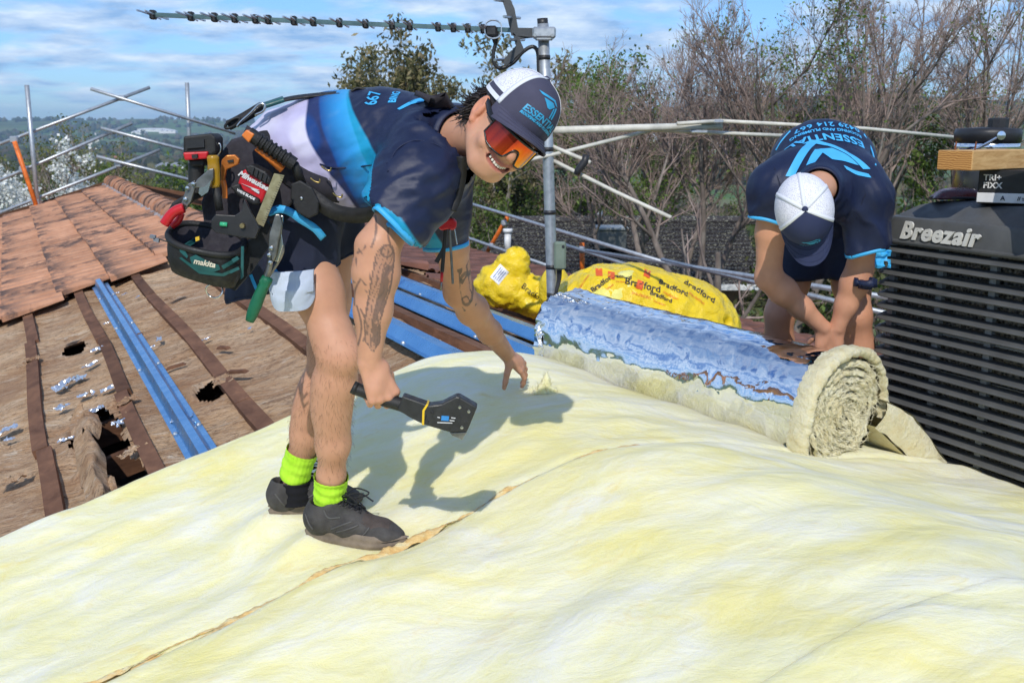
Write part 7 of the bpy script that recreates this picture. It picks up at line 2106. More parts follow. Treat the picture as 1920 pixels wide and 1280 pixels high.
obj('lining_edge', MB().tube(smooth_loop(edge, 0), .005, 6), lining, pk, smooth=True) if False else None
for pix in (((470, 515), (478, 535), (486, 552)), ((512, 500), (522, 516), (531, 530))):
    pp_ = [hit_px(tQ, *q) for q in pix]
    if all(x is not None for x in pp_): obj('reflective_stripe', MB().ribbon(np.array(pp_), .009, (1, 0, .3), .002), trim_blue, shorts)
# ---- socks and shoes
def sock(person, kn, an_, t0, t1, r0, r1, mt, name, ribs=True, seed=1):
    n_ = 26; tt_ = np.linspace(t0, t1, n_); m_ = 72 if ribs else 24; ax_ = frame(an_ - kn); ang = np.linspace(0, 2 * math.pi, m_, endpoint=True); rows = []
    for i, t in enumerate(tt_):
        c_ = mid(kn, an_, t); s_ = (t - t0) / (t1 - t0); r_ = r0 + (r1 - r0) * s_ + .0022 * math.sin(s_ * 19 + seed) * .6 + (.002 if i < 3 else 0)
        rib = (.0008 * np.sin(ang * 22) if ribs else 0) + .0010 * np.sin(ang * 3 + s_ * 9)
        rows.append(c_ + (np.cos(ang) * (r_ + rib))[:, None] * ax_[0] + (np.sin(ang) * (r_ + rib))[:, None] * ax_[1])
    return obj(name, MB().grid(np.array(rows)[:, ::-1]), mt, person, smooth=True)
lowR, lowL = anR - np.array((.004, 0, .075)), anL - np.array((.0, 0, .075))
sock(man, knR, anR, .86, 1.05, .0475, .0475, sock_m.m, 'sock', seed=1); sock(man, anR, lowR, .34, 1.25, .0440, .050, sock_black, 'sock_foot', False)
sock(man, knL, anL, .76, 1.03, .0485, .048, sock_m.m, 'sock', seed=4); sock(man, anL, lowL, .30, 1.25, .0440, .050, sock_black, 'sock_foot', False)
ov_m = pmat('shoe_overlay', (.085, .082, .080), .6, bump=0)
def shoe(person, heel, toe, up=(0, 0, 1), W=.047, detail=True):
    heel, toe = np.asarray(heel, float), np.asarray(toe, float)
    X = toe - heel; L = np.linalg.norm(X); X /= L; Z = nrm_(np.asarray(up, float) - X * (np.asarray(up, float) @ X)); Y = np.cross(Z, X)
    A_ = np.array((X, Y, Z)); w = lambda x, y, z: heel + X * x * L + Y * y + Z * z
    f = Field(*box_of([w(a, b, c) for a in (-.05, 1.05) for b in (-.08, .08) for c in (-.01, .16)], .02), .0034)
    f.ell(w(.13, 0, .060), (.047, .040, .050), A_); f.cap(w(.10, 0, .075), w(.15, 0, .112), .036, .040, k=.03); f.cap(w(.16, 0, .060), w(.42, 0, .062), .044, .044, k=.03); f.cap(w(.30, 0, .085), w(.48, 0, .070), .034, .032, k=.03)
    f.cap(w(.45, 0, .052), w(.74, .006, .042), .046, .040, k=.03); f.ell(w(.80, .006, .034), (.058, .042, .028), A_, k=.03)
    f.half(w(0, 0, .018), -Z)
    f.cap(w(.15, 0, .135), w(.17, 0, .075), .040, .030, k=.008, op='sub')
    V, F = f.mesh(1); sh = link('shoe', None, [], person); ORG[sh.name] = ORG[person.name]
    obj('upper', (wrinkle(V, F, .0009, 70, 5), F), shoe_m, sh, smooth=True)
    n_ = 44; pts = []
    for k in range(n_):
        a = 2 * math.pi * k / n_; x = .5 - .53 * math.cos(a); wd = np.interp(x, [-.03, .1, .35, .7, .9, 1.03], [.030, .042, .040, .050, .042, .022]); pts.append((x, math.sin(a) * wd / max(.35, abs(math.sin(a)) ** .5) if False else math.sin(a) * wd * 1.05))
    rows = []
    for z_, k, tl in ((.0, .93, 0), (.004, 1.0, 0), (.016, 1.03, 0), (.022, .98, 0), (.026, 1.03, 0), (.036, 1.0, .3), (.040, .94, .35)):
        rows.append([w(.5 + (x - .5) * k, y * k, z_ * (1 + .25 * (1 - x)) + (.012 * max(0, x - .82) / .2 if z_ < .03 else .004 * max(0, x - .8))) for x, y in pts])
    rows = np.array(rows); rows = np.concatenate((rows, rows[:, :1]), 1); mb = MB().grid(rows); mb.add(rows[0, :-1], [list(range(n_))[::-1]])
    obj('sole', mb, sole_m, sh, smooth=True)
    if detail:
        tr = bvh(V, F)
        def top(x, y):
            o = w(x, y, .25); h = tr.ray_cast(Vector(o), Vector(-Z), .4); return np.array(h[0]) + Z * .003 if h[0] is not None else w(x, y, .07)
        for i, x in enumerate((.34, .40, .46, .52)):
            s_ = 1 if i % 2 else -1
            obj('lace', MB().tube([top(x, -.020), top(x + .02, -.006) + Z * .003, top(x + .03, .006) + Z * .003, top(x + .05, .020)], .0026, 5), lace_m, sh, smooth=True)
            obj('lace', MB().tube([top(x, .020), top(x + .02, .004) + Z * .006, top(x + .05, -.020)], .0026, 5), lace_m, sh, smooth=True)
        k0 = top(.34, 0) + Z * .008
        for sg in (-1, 1):
            obj('lace', MB().tube(spline([k0, k0 + X * .03 + Y * sg * .03 + Z * .022, k0 + X * .07 + Y * sg * .045 + Z * .008, k0 + X * .05 + Y * sg * .03 - Z * .004, k0], 20), .0024, 5), lace_m, sh, smooth=True)
            obj('lace', MB().tube(spline([k0, k0 + X * .05 + Y * sg * .02 + Z * .012, k0 + X * .09 + Y * sg * .03 - Z * .012], 12), .0024, 5), lace_m, sh, smooth=True)
        def side(x, z, sg):
            o = w(x, sg * .2, z); h = tr.ray_cast(Vector(o), Vector(-Y * sg), .3); return np.array(h[0]) + Y * sg * .0012 if h[0] is not None else w(x, sg * .045, z)
        for sg in (-1, 1):
            for pts_ in (((.30, .05), (.42, .070), (.52, .082)), ((.36, .045), (.50, .062), (.58, .072)), ((.62, .040), (.66, .055), (.68, .066)), ((.02, .085), (.08, .060), (.12, .045)), ((.22, .105), (.28, .085), (.40, .09))):
                obj('overlay', MB().tube(spline([side(x, z, sg) for x, z in pts_], 14), .0026, 6), ov_m, sh, smooth=True)
            for x in (.36, .42, .48, .54):
                obj('eyelet', MB().lathe([(0, .001), (.003, .001), (.0035, 0)], top(x, sg * .021), A_, 8), ov_m, sh)
        gx_, gy_ = np.meshgrid(np.linspace(.60, .86, 14), np.linspace(-.034, .034, 12), indexing='ij')
        obj('vamp', MB().grid(np.array([[top(x, y * (1 - .5 * max(0, x - .7) / .2)) - Z * .0022 for x, y in zip(r1_, r2_)] for r1_, r2_ in zip(gx_, gy_)])[:, ::-1]), vamp_m, sh, smooth=True)
        lo_ = w(.285, 0, .125)
        obj('tongue', MB().bbox(w(.265, 0, .122), (.012, .050, .050), np.array((nrm_(X + Z * .45), Y, nrm_(Z - X * .45))), b=.005), shoe_m, sh)
    return sh
hR = P(574, 1020, 3.02); tRp = P(782, 1020, 2.97)
bz = lambda p, dz=0.0: (lambda q: np.array((p[0], p[1], CZ + float(soft_roof(q[1])) + float(blanket_lift(*q)) + dz)))(sv(p))
hR = anR + np.array((-.068, .005, -.135)); tRp = hR + np.array((.292, -.075, -.008))
shoe(man, hR, tRp)
hLp = anL + np.array((-.075, -.01, -.135)); tLp = hLp + np.array((.265, .10, .0))
shoe(man, hLp, tLp)
# ============================================================ second worker: bent double behind the roll, head down
w2g = P(1545, 640, 4.4); s_, v_ = sv(w2g); w2z = CZ + roof_h(v_) + 0.03
man2 = thing('person', 'man bent double, head down in a white backed navy cap, behind the foil roll', 'person', (w2g[0], w2g[1], w2z))
up2 = nrm_((-.26, -.95, .16)); fw2 = nrm_(np.array((.17, -.10, -.97)))
btn = P(1508, 384, 3.43)
Head.K = 1.08
H2 = Head(btn - up2 * .147 + nrm_(fw2 - up2 * (fw2 @ up2)) * .012, fw2, up2)
neck2 = P(1536, 352, 3.74)
f2 = H2.field(neck2, .0034, smile=False); V2h, F2h = f2.mesh(1); T2h = H2.tones(V2h, SKIN0 * .95, .35)
qR, gR, rR = P(1449, 352, 3.92), P(1441, 520, 3.97), P(1543, 614, 4.02)
qL, gL, rL = P(1630, 370, 3.92), P(1612, 505, 4.00), P(1570, 614, 4.02)
arms = []
for sh_, el_, wr_, tx in ((qR, gR, rR, 1), (qL, gL, rL, -1)):
    f = Field(*box_of([sh_, el_, wr_, wr_ + np.array((0, 0, -.16))], .10), .0045)
    f.chain([sh_, mid(sh_, el_, .5), el_], [.056, .054, .046], k=.02); f.chain([el_, mid(el_, wr_, .25), mid(el_, wr_, .6), wr_], [.046, .050, .039, .030], k=.03)
    hd = nrm_(np.array((.15 * tx, .02, -.98))); hand_parts(f, wr_, hd, nrm_((0, -1, .1)), nrm_((tx, 0, .3)), [(25, 40, 25)] * 4)
    v, fa = f.mesh(1); arms.append((v, fa, skin_tone(v, SKIN0 * np.array((.98, .93, .90)))))
hz = []
f = Field(*box_of([P(1440, 460, 4.4), P(1650, 640, 4.2), (P(1545, 600, 4.4)[0], 4.45, w2z)], .16), .0075)
for hp_, kn_, ax_ in ((P(1500, 478, 4.42), P(1462, 588, 4.28), 1458), (P(1588, 478, 4.42), P(1606, 592, 4.25), 1622)):
    an2 = P(ax_, 700, 4.36); an2[2] = w2z + .11; hz.append(an2)
    f.chain([hp_, mid(hp_, kn_, .5), kn_], [.085, .074, .058], k=.03); f.chain([kn_, mid(kn_, an2, .3), mid(kn_, an2, .7), an2], [.057, .060, .042, .038], k=.03); f.ell(kn_ + np.array((0, -.028, 0)), (.034, .032, .042), k=.02)
v, fa = f.mesh(1); legs2 = (v, fa, skin_tone(v, SKIN0 * np.array((.92, .86, .82))))
t2 = [P(1540, 440, 4.50), P(1543, 330, 4.36), P(1541, 312, 4.13), P(1538, 345, 3.92)]
f = Field(*box_of(t2 + [qR, qL], .2), .014); f.chain(t2, [.12, .125, .13, .10], k=.06, flat=(1, 0, 0), fl=1.2); f.cap(t2[-1], neck2, .08, .055, k=.05); f.cap(t2[-1], qR, .075, .055, k=.04); f.cap(t2[-1], qL, .075, .055, k=.04)
v, fa = f.mesh(1)
body(man2, [(V2h, F2h, T2h), *arms, legs2, (v, fa, skin_tone(v, SKIN0))])
f = Field(*box_of(t2 + [qR, qL, P(1440, 450, 3.9), P(1640, 500, 3.9)], .22), .0075)
f.chain(t2, [.142, .158, .158, .128], k=.07, flat=(1, 0, 0), fl=1.13)
f.cap(t2[-1], neck2, .105, .072, k=.06)
oR, oL = P(1440, 413, 3.925), P(1628, 466, 3.93); n2R, n2L = nrm_((-.28, 0, -1)), nrm_((.32, 0, -1))
f.cap(P(1474, 335, 3.94), P(1456, 350, 3.92), .090, .084, k=.07); f.cap(P(1456, 350, 3.92), P(1441, 440, 3.93), .084, .068, k=.04)
f.cap(P(1608, 340, 3.94), P(1624, 370, 3.92), .090, .084, k=.07); f.cap(P(1624, 370, 3.92), P(1625, 500, 3.93), .083, .070, k=.04)
cut_local(f, oR, n2R, .13); cut_local(f, oL, n2L, .13)
nk2 = nrm_(neck2 - t2[-1]); cut_local(f, neck2, nk2, .13)
V2, F2 = f.mesh(2); rel = V2 - P(1540, 320, 4.0)
q = np.stack((rel[:, 0] * 9, rel[:, 1] * 6, rel[:, 2] * 7 + np.abs(rel[:, 0]) * 6), -1)
V2 = V2 + normals(V2, F2) * (.011 * (1 - 2 * np.abs(fbm(q, 3, 301))) * (.5 + sstep(.05, -.1, rel[:, 2])) + .008 * fbm(rel * 8, 3, 302))[:, None]
fc = V2[F2].mean(1); nf = np.cross(V2[F2[:, 2]] - V2[F2[:, 0]], V2[F2[:, 3]] - V2[F2[:, 1]]); nf /= np.linalg.norm(nf, axis=1)[:, None] + 1e-12
kill = np.zeros(len(F2), bool)
for o_, n_ in ((oR, n2R), (oL, n2L), (neck2, nk2)): kill |= (np.abs((fc - o_) @ n_) < .014) & (nf @ n_ > .72) & (np.linalg.norm(fc - o_, axis=1) < .14)
V2, F2, _ = drop_faces(V2, F2, ~kill)
shirt2 = obj('shirt', (V2, F2), navy, man2, smooth=True); t2s = bvh(V2, F2)
for lp_ in loops(F2):
    pts = smooth_loop(V2[lp_], 25); c_ = pts.mean(0)
    for o_, n_ in ((oR, n2R), (oL, n2L)):
        if np.linalg.norm(c_ - o_) < .06:
            pts = np.concatenate((pts, pts[:1])); cn = pts - c_; cn /= np.linalg.norm(cn, axis=1)[:, None]
            obj('cuff_trim', MB().ribbon(pts + cn * .0045, .012, n_, .004), trim_blue, shirt2, smooth=True)
rows = []
fcx = frame(nk2); ang = np.linspace(0, 2 * math.pi, 40)
for r_, h_ in ((.068, -.03), (.066, .0), (.066, .022), (.071, .024), (.078, -.005), (.086, -.03)): rows.append(neck2 + nk2 * h_ + np.cos(ang)[:, None] * fcx[0] * r_ + np.sin(ang)[:, None] * fcx[1] * r_)
obj('collar', MB().grid(np.array(rows)[:, ::-1]), navy, shirt2, smooth=True)
bright_trim = pmat('print_blue', (.07, .45, .85), .5, var=.08, bump=0)
ex, ey = np.array((-1., 0, 0)), np.array((0, -.80, -.55))
def back_print(geo, px, py, off=.003):
    o = hit_px(t2s, px, py)
    if o is None: return
    gv, gf = geo
    obj('back_print', (on_surface(gv, t2s, o, ex, ey, back=.25, off=off), gf), bright_trim, shirt2)
V_ = [[(-.155, .080), (-.085, .092), (-.0, -.02), (-.045, -.040)]] and [[(.150, .085), (.118, .090), (.012, -.078), (.045, -.088)], [(-.160, .045), (.02, -.115), (.06, -.092), (-.02, -.05), (-.13, .055)], [(.085, .080), (.055, .078), (.005, .0), (.035, -.012), (.060, .03)], [(-.115, .045), (-.01, .055), (.03, -.01), (-.03, -.03)], [(-.06, .085), (-.16, .075), (-.15, .065), (-.05, .073)]]
back_print(poly_geo(V_, .02), 1548, 284)
def tsub(txt, size, **k):
    gv, gf = text_geo(txt, size, **k); return gv, gf
back_print(tsub('ESSENTIAL', .058, bold=.0016, spacing=1.05), 1552, 256)
back_print(tsub('ROOFING AND PLUMBING', .022, bold=.0006), 1552, 243)
back_print(tsub('0429 214 667', .040, bold=.0008, spacing=1.1), 1553, 233)
def seam2(pix, r, m, nm):
    out = [hit_px(t2s, *q) for q in pix]; out = [o for o in out if o is not None]
    if len(out) > 2: obj(nm, MB().tube(spline(out, 24), r, 5), m, shirt2, smooth=True)
seam2(((1500, 228), (1482, 246), (1466, 264), (1455, 282)), .0035, bright_trim, 'side_piping'); seam2(((1600, 233), (1620, 252), (1634, 280), (1642, 310)), .0035, bright_trim, 'side_piping')
seam2(((1452, 315), (1462, 345), (1470, 380)), .002, navy2, 'sleeve_seam'); seam2(((1640, 330), (1620, 370), (1606, 410)), .002, navy2, 'sleeve_seam')
f = Field(*box_of([P(1440, 420, 4.5), P(1650, 560, 4.2)], .16), .012)
f.ell(P(1543, 455, 4.48), (.19, .16, .15), k=.05); f.cap(P(1503, 470, 4.42), P(1490, 535, 4.34), .115, .10, k=.05); f.cap(P(1585, 470, 4.42), P(1590, 520, 4.34), .112, .088, k=.05); f.half(P(1545, 525, 4.3), (0, .0, -1))
v, fa = f.mesh(2); obj('shorts', (wrinkle(v, fa, .008, 9, 310), fa), navy2, man2, smooth=True)
for (a_, b_) in (((1650, 480), (1640, 500)),):
    p_ = P(1645, 484, 4.12); obj('cloth_tag', crumple(p_, .035, 4, 1.4, np.array(((1, 0, 0), (0, 0, 1), (0, -1, 0.)))), trim_blue, man2)
fh2_ = Field(*box_of([H2.w(a, b, c) for a in (-.1, .1) for b in (-.13, .1) for c in (-.08, .1)], .02), .005)
fh2_.ell(H2.w(0, -.026, .015), (.083, .099, .082), H2.A).ell(H2.w(0, -.070, -.035), (.062, .050, .055), H2.A).half(H2.w(0, .012, 0), H2.y - H2.z * .25); v, fa = fh2_.mesh(1)
obj('hair', (wrinkle(v, fa, .006, 60, 8), fa), pmat('brown_hair', (.10, .055, .03), .6, var=.4, scale=60, bump=.3, bscale=300), man2, smooth=True)
H2.cap(man2, cap_navy, [('poly', LOGO, -.004, .030, .030), ('text', 'ESSENTIAL', -.004, .008, .016)], stripes=False)
for an2 in hz:
    shoe(man2, an2 + np.array((-.02, .07, -.11)), an2 + np.array((-.05, -.20, -.115)), detail=False)
    obj('sock', MB().tube([an2 + np.array((0, 0, .06)), an2 - np.array((0, 0, .05))], [.046, .046], 20), sock_black, man2, smooth=True)
# ============================================================ tool belt and tools of the first worker
leather = pmat('black_belt_webbing', (.010, .010, .011), .6, var=.4, scale=30, bump=.4, bscale=400, bdist=.002)
canvas = pmat('grey_canvas', (.030, .027, .036), .85, var=.3, scale=20, bump=.4, bscale=500, bdist=.002)
teal = pmat('teal_trim', (.012, .090, .090), .5, var=.2, scale=30)
red_pl = pmat('red_plastic', (.55, .012, .020), .38, var=.12, scale=20, bump=.08)
steel_t = NT('tool_steel'); steel_t.set(Base_Color=steel_t.ramp(steel_t.noise(40, 4), (.3, (.16, .16, .15)), (.7, (.34, .33, .31))), Metallic=.9, Roughness=.38)
bright_steel = NT('bright_steel'); bright_steel.set(Base_Color=(.62, .62, .60), Metallic=1.0, Roughness=.22)
orange_pl = pmat('orange_plastic', (.75, .20, .03), .45, bump=.05)
green_pl = pmat('green_grip', (.005, .12, .055), .5, var=.2, scale=30, bump=.3, bscale=200)
amber = NT('amber_handle'); amber.set(Base_Color=(.55, .30, .02), Roughness=.15); amber.b.inputs['Transmission Weight'].default_value = .35
rubber = pmat('black_rubber', (.014, .014, .014), .6, var=.3, bump=.3, bscale=300)
cream_ink = pmat('cream_ink', (.70, .64, .50), .6, bump=0)
def bev(o, w=.003, seg=2):
    m = o.modifiers.new('edge', 'BEVEL'); m.width = w; m.segments = seg; m.limit_method = 'ANGLE'; m.angle_limit = math.radians(35); return o
def prism_px(poly, d, th, dd=None):
    """solid cut to an outline in the plane facing us at distance d, th metres deep (towards us)"""
    n = len(poly); ds = dd or [0] * n
    fr = [P(x, y, d - th / 2 + e) for (x, y), e in zip(poly, ds)]; bk = [q + np.array((0, th, 0)) for q in fr]
    a = sum(poly[i][0] * poly[(i + 1) % n][1] - poly[(i + 1) % n][0] * poly[i][1] for i in range(n))
    fs = [list(range(n))[::-1] if a > 0 else list(range(n)), list(range(n, 2 * n)) if a > 0 else list(range(n, 2 * n))[::-1]]
    for i in range(n):
        q = (i, (i + 1) % n, n + (i + 1) % n, n + i); fs.append(q if a > 0 else q[::-1])
    return MB().add(fr + bk, [list(f) for f in fs])
def px_text(txt, px, py, d, size, rot, m, par, off=.0, shear=0, bold=.0006, name='lettering'):
    gv, gf = text_geo(txt, size, bold=bold, shear=shear); a = math.radians(rot); o = P(px, py, d) + np.array((0, -off, 0))
    ex = np.array((math.cos(a), 0, math.sin(a))); ey = np.array((-math.sin(a), 0, math.cos(a)))
    return obj(name, (np.array([o + ex * p[0] + ey * p[1] for p in gv]), gf), m, par)
def px_tube(pix, d, r, n=8, **k):
    return MB().tube(spline([P(x, y, d + (e[0] if e else 0)) for x, y, *e in pix], 30) if len(pix) > 2 else [P(x, y, d + (e[0] if e else 0)) for x, y, *e in pix], r, n, **k)
BDp = 2.72
belt = thing('tool_belt', 'black padded tool belt with braces and hanging pouch, worn by the smiling worker', 'tool belt', P(420, 545, BDp))
# waist band round the hips
wc = P(545, 330, 2.99); wax = nrm_(P(640, 285, 2.97) - P(545, 330, 3.0)); fr_ = frame(wax, (0, 1, 0)); ang = np.linspace(0, 2 * math.pi, 64)
rows = []
for h_, rr_ in ((-.045, 1.02), (-.04, 1.06), (0, 1.07), (.04, 1.06), (.045, 1.02)):
    rows.append(wc + wax * h_ + np.cos(ang)[:, None] * fr_[0] * .168 * rr_ + np.sin(ang)[:, None] * fr_[1] * .150 * rr_)
obj('waist_band', MB().grid(np.array(rows)), leather, belt, smooth=True)
# band along the near side down to the buckle
def strap(pix, w, name, m=leather, th=.006, side=(0, 0, 1), par=None, n_=40, tree=None, lift=.004):
    pts = spline([P(x, y, d) for x, y, d in pix], n_)
    return obj(name, MB().ribbon(pts, w, side, th), m, par or belt, smooth=True)
strap(((560, 345, 2.80), (590, 372, 2.77), (630, 398, 2.77), (680, 404, 2.80), (716, 392, 2.84)), .040, 'belt_strap', side=(0.3, 0, 1))
strap(((455, 255, 2.84), (500, 285, 2.80), (552, 330, 2.78), (600, 352, 2.80), (640, 360, 2.83)), .060, 'belt_strap', canvas, side=(0.5, 0, 1))
for px, py in ((590, 340), (632, 368), (611, 318)):
    obj('brass_clip', px_tube(((px - 8, py - 6), (px, py), (px + 8, py + 2), (px + 10, py - 4)), 2.755, .0022, 6), pmat('brass', (.45, .33, .12), .3, metal=.9, bump=0), belt, smooth=True)
# padded back support panels behind the pouch
o = obj('back_panel', prism_px([(402, 300), (432, 262), (470, 250), (515, 290), (552, 330), (560, 365), (525, 405), (470, 448), (420, 470), (384, 440), (376, 380)], 2.80, .03), canvas, belt); bev(o, .008)
o = obj('holster', prism_px([(545, 345), (562, 338), (585, 352), (598, 378), (596, 402), (578, 410), (556, 398), (544, 372)], 2.745, .012), leather, belt); bev(o, .004)
obj('rivet', MB().lathe([(0, .003), (.004, .002), (.005, 0)], P(565, 372, 2.737), frame((0, -1, 0)), 12), bright_steel.m, o)
o = obj('loop_pad', prism_px([(376, 345), (352, 362), (322, 380), (312, 398), (330, 402), (360, 378), (384, 366)], 2.74, .03), leather, belt); bev(o, .006)
# pocket: an open bag of elliptical section
def rings(cs, d, n_=48):
    """cs: (px, py, half width px, half depth m, tilt)"""
    a = np.linspace(0, 2 * math.pi, n_); out = []
    for x, y, hw, hd, tl in cs:
        c = P(x, y, d); w = hw * d / FPX
        ca = np.sign(np.cos(a)) * np.abs(np.cos(a)) ** .8; sa = np.sign(np.sin(a)) * np.abs(np.sin(a)) ** .8
        out.append(c + np.stack((w * ca, hd * sa, -tl * w * ca + (.004 + .020 * (524 - y) / 76) * sa), 1))
    return np.array(out)
outer = rings([(384, 524, 40, .03, .30), (382, 520, 58, .048, .30), (384, 500, 66, .060, .28), (386, 475, 69, .066, .25), (388, 448, 69, .068, .22)], 2.68)
inner = rings([(388, 448, 66, .063, .22), (386, 475, 62, .058, .25), (384, 508, 55, .045, .28)], 2.68)
pkt = obj('pocket', MB().grid(outer[:, ::-1]).add(outer[0, :-1], [list(range(47))]), leather, belt, smooth=True)
obj('pocket_lining', MB().grid(inner[:, ::-1]).add(inner[-1, :-1], [list(range(47))[::-1]]), canvas, pkt, smooth=True)
obj('pocket_rim', MB().tube(outer[-1], .0085, 8, cap=False), rubber, pkt, smooth=True)
tp_ = bvh(*(lambda m: (m.verts(), m.f))(MB().grid(outer[:, ::-1])))
def on_pocket(pix, name, m, off=.004):
    """patch outlined in sight points, pressed on the pocket"""
    o = P(388, 495, 2.55); k = 2.60 / FPX
    gv, gf = poly_geo([[((x - 388) * k, -(y - 495) * k) for x, y in pix]], .012)
    return obj(name, (on_surface(gv, tp_, o, (1, 0, 0), (0, 0, 1), back=.1, off=off), gf), m, pkt)
on_pocket([(343, 488), (355, 483), (380, 497), (396, 503), (398, 512), (385, 517), (360, 512), (346, 503)], 'brand_patch', teal, .004)
on_pocket([(322, 462), (327, 462), (340, 486), (337, 490), (324, 478)], 'teal_piping', teal)
on_pocket([(400, 505), (445, 480), (448, 486), (403, 512)], 'teal_piping', teal)
on_pocket([(321, 490), (326, 488), (360, 512), (400, 520), (446, 500), (448, 505), (402, 526), (358, 520)], 'teal_piping', teal, .003)
gv, gf = text_geo('makita', .020, bold=.0006, shear=.2)
a = math.radians(-12); ex_, ey_ = np.array((math.cos(a), 0, math.sin(a))), np.array((-math.sin(a), 0, math.cos(a)))
obj('lettering', (on_surface(gv, tp_, P(370, 499, 2.55), ex_, ey_, back=.1, off=.006), gf), cream_ink, pkt)
o = obj('pocket_strip', prism_px([(452, 462), (457, 462), (456, 520), (451, 524)], 2.63, .006), teal, belt)
o = obj('pouch_tag', prism_px([(366, 445), (373, 443), (374, 450), (367, 453)], 2.63, .006), pmat('yellow_tag', (.8, .5, .03), .5, bump=0), belt)
obj('d_ring', MB().tube(np.array([P(402, 545, 2.66) + np.array((.021 * math.cos(t), .004 * math.sin(2 * t), .018 * math.sin(t))) for t in np.linspace(0, 2 * math.pi, 28)]), .0022, 6, cap=False), bright_steel.m, belt, smooth=True)
obj('side_sheath', bev_ := prism_px([(452, 470), (500, 415), (520, 440), (470, 510), (440, 545), (430, 540)], 2.70, .02), leather, belt)
# braces over the back and shoulder
strap(((428, 236, 2.88), (455, 222, 2.88), (492, 200, 2.88)), .026, 'brace_tab', side=(0.4, 0, 1))
obj('snap_hook', px_tube(((444, 238), (452, 228), (470, 212), (486, 196), (496, 197), (494, 208), (478, 216)), 2.865, .0036, 8), bright_steel.m, belt, smooth=True)
obj('loop_eye', MB().tube(np.array([P(436, 231, 2.87) + np.array((.020 * math.cos(t), .0, .009 * math.sin(t) + .010 * math.cos(t))) for t in np.linspace(0, 2 * math.pi, 24)]), .004, 8, cap=False), leather, belt, smooth=True)
def on_back(pix, w, name, m, lift=.006, th=.006, d=2.9, side=(0, 1, 0)):
    out = []
    for px, py in pix:
        q = hit_px(tS, px, py + 0, lift)
        if q is None:
            for e in range(2, 40, 2):
                q = hit_px(tS, px, py + e, lift)
                if q is not None: break
        if q is not None: out.append(q + np.array((0, 0, lift)))
    return obj(name, MB().ribbon(spline(out, 60), w, side, th), m, belt, smooth=True)
strap(((488, 202, 2.90), (530, 188, 2.91), (580, 180, 2.93), (660, 174, 2.93), (740, 175, 2.90), (800, 184, 2.84), (835, 200, 2.78)), .034, 'brace_strap', side=(0, 1, .25))
strap(((496, 198, 2.885), (532, 186, 2.895)), .036, 'teal_sleeve', teal, .010, side=(0, 1, .3))
strap(((660, 172, 2.91), (672, 166, 2.91), (690, 170, 2.91), (702, 177, 2.91)), .030, 'strap_loop', side=(0, 1, 0))
on_back(((800, 190), (822, 200), (842, 222), (856, 250), (864, 280), (868, 310)), .075, 'shoulder_pad', canvas, .010, .014, side=(.8, .3, -.3))
on_back(((866, 300), (864, 340), (856, 375), (846, 400)), .026, 'brace_strap', leather, .008, side=(1, .2, 0))
# waistband of the shorts turned out in light blue
strap(((505, 398, 2.79), (525, 392, 2.765), (545, 398, 2.76), (565, 412, 2.765), (590, 428, 2.78), (606, 446, 2.80)), .020, 'waistband', trim_blue, .006, side=(.5, 0, 1), par=shorts)

TG = 'tools in the pouch of the smiling worker'
# impact driver, base up
dv = thing('impact_driver', 'red and black cordless impact driver, battery end up, at the back of the pouch', 'power tool', P(368, 345, 2.72), TG)
o = obj('battery', prism_px([(343, 256), (396, 250), (404, 258), (404, 286), (398, 292), (343, 288)], 2.72, .075), rubber, dv); bev(o, .005)
o2 = obj('battery_cage', prism_px([(349, 264), (382, 261), (383, 276), (349, 279)], 2.68, .008), black_pl, o)
o = obj('battery_latch', prism_px([(342, 286), (390, 284), (388, 298), (346, 301)], 2.715, .082), red_pl, dv); bev(o, .004)
obj('latch_button', prism_px([(359, 290), (370, 289), (370, 297), (360, 298)], 2.67, .006), rubber, o)
o = obj('foot', prism_px([(352, 300), (386, 298), (380, 312), (358, 312)], 2.72, .06), rubber, dv); bev(o, .004)
obj('handle', px_tube(((368, 306), (368, 330), (370, 362)), 2.72, .020, 16), rubber, dv, smooth=True)
obj('belt_hook', px_tube(((404, 272), (412, 270), (413, 284), (402, 296)), 2.70, .0022, 6), bright_steel.m, dv, smooth=True)
# screwdriver
sd_ = thing('screwdriver', 'screwdriver with a translucent amber handle standing in the pouch', 'screwdriver', P(400, 400, 2.66), TG)
obj('handle', MB().tube(spline([P(399, 291, 2.66), P(400, 305, 2.66), P(402, 330, 2.66), P(405, 352, 2.66)], 14), [.012, .015, .0155, .015, .0145, .015, .0155, .015, .0145, .014, .013, .012, .010][:13], 10), amber.m, sd_, smooth=True)
obj('shank', px_tube(((405, 352), (412, 395)), 2.66, .010), rubber, sd_, smooth=True)
# adjustable spanner, orange handled
sp_ = thing('pliers', 'orange handled pliers with their steel jaw showing, behind the amber screwdriver', 'pliers', P(425, 350, 2.69), TG)
o = obj('jaw', prism_px([(415, 300), (424, 291), (440, 290), (449, 299), (446, 308), (436, 313), (424, 318), (420, 340), (414, 340), (413, 316)], 2.70, .014), pmat('orange_steel', (.50, .16, .03), .4, metal=.5), sp_); bev(o, .003)
obj('jaw_notch', prism_px([(426, 301), (437, 299), (438, 304), (427, 305)], 2.690, .004), rubber, sp_)
obj('grip', px_tube(((418, 338), (421, 352), (422, 372)), 2.70, .007), orange_pl, sp_, smooth=True)
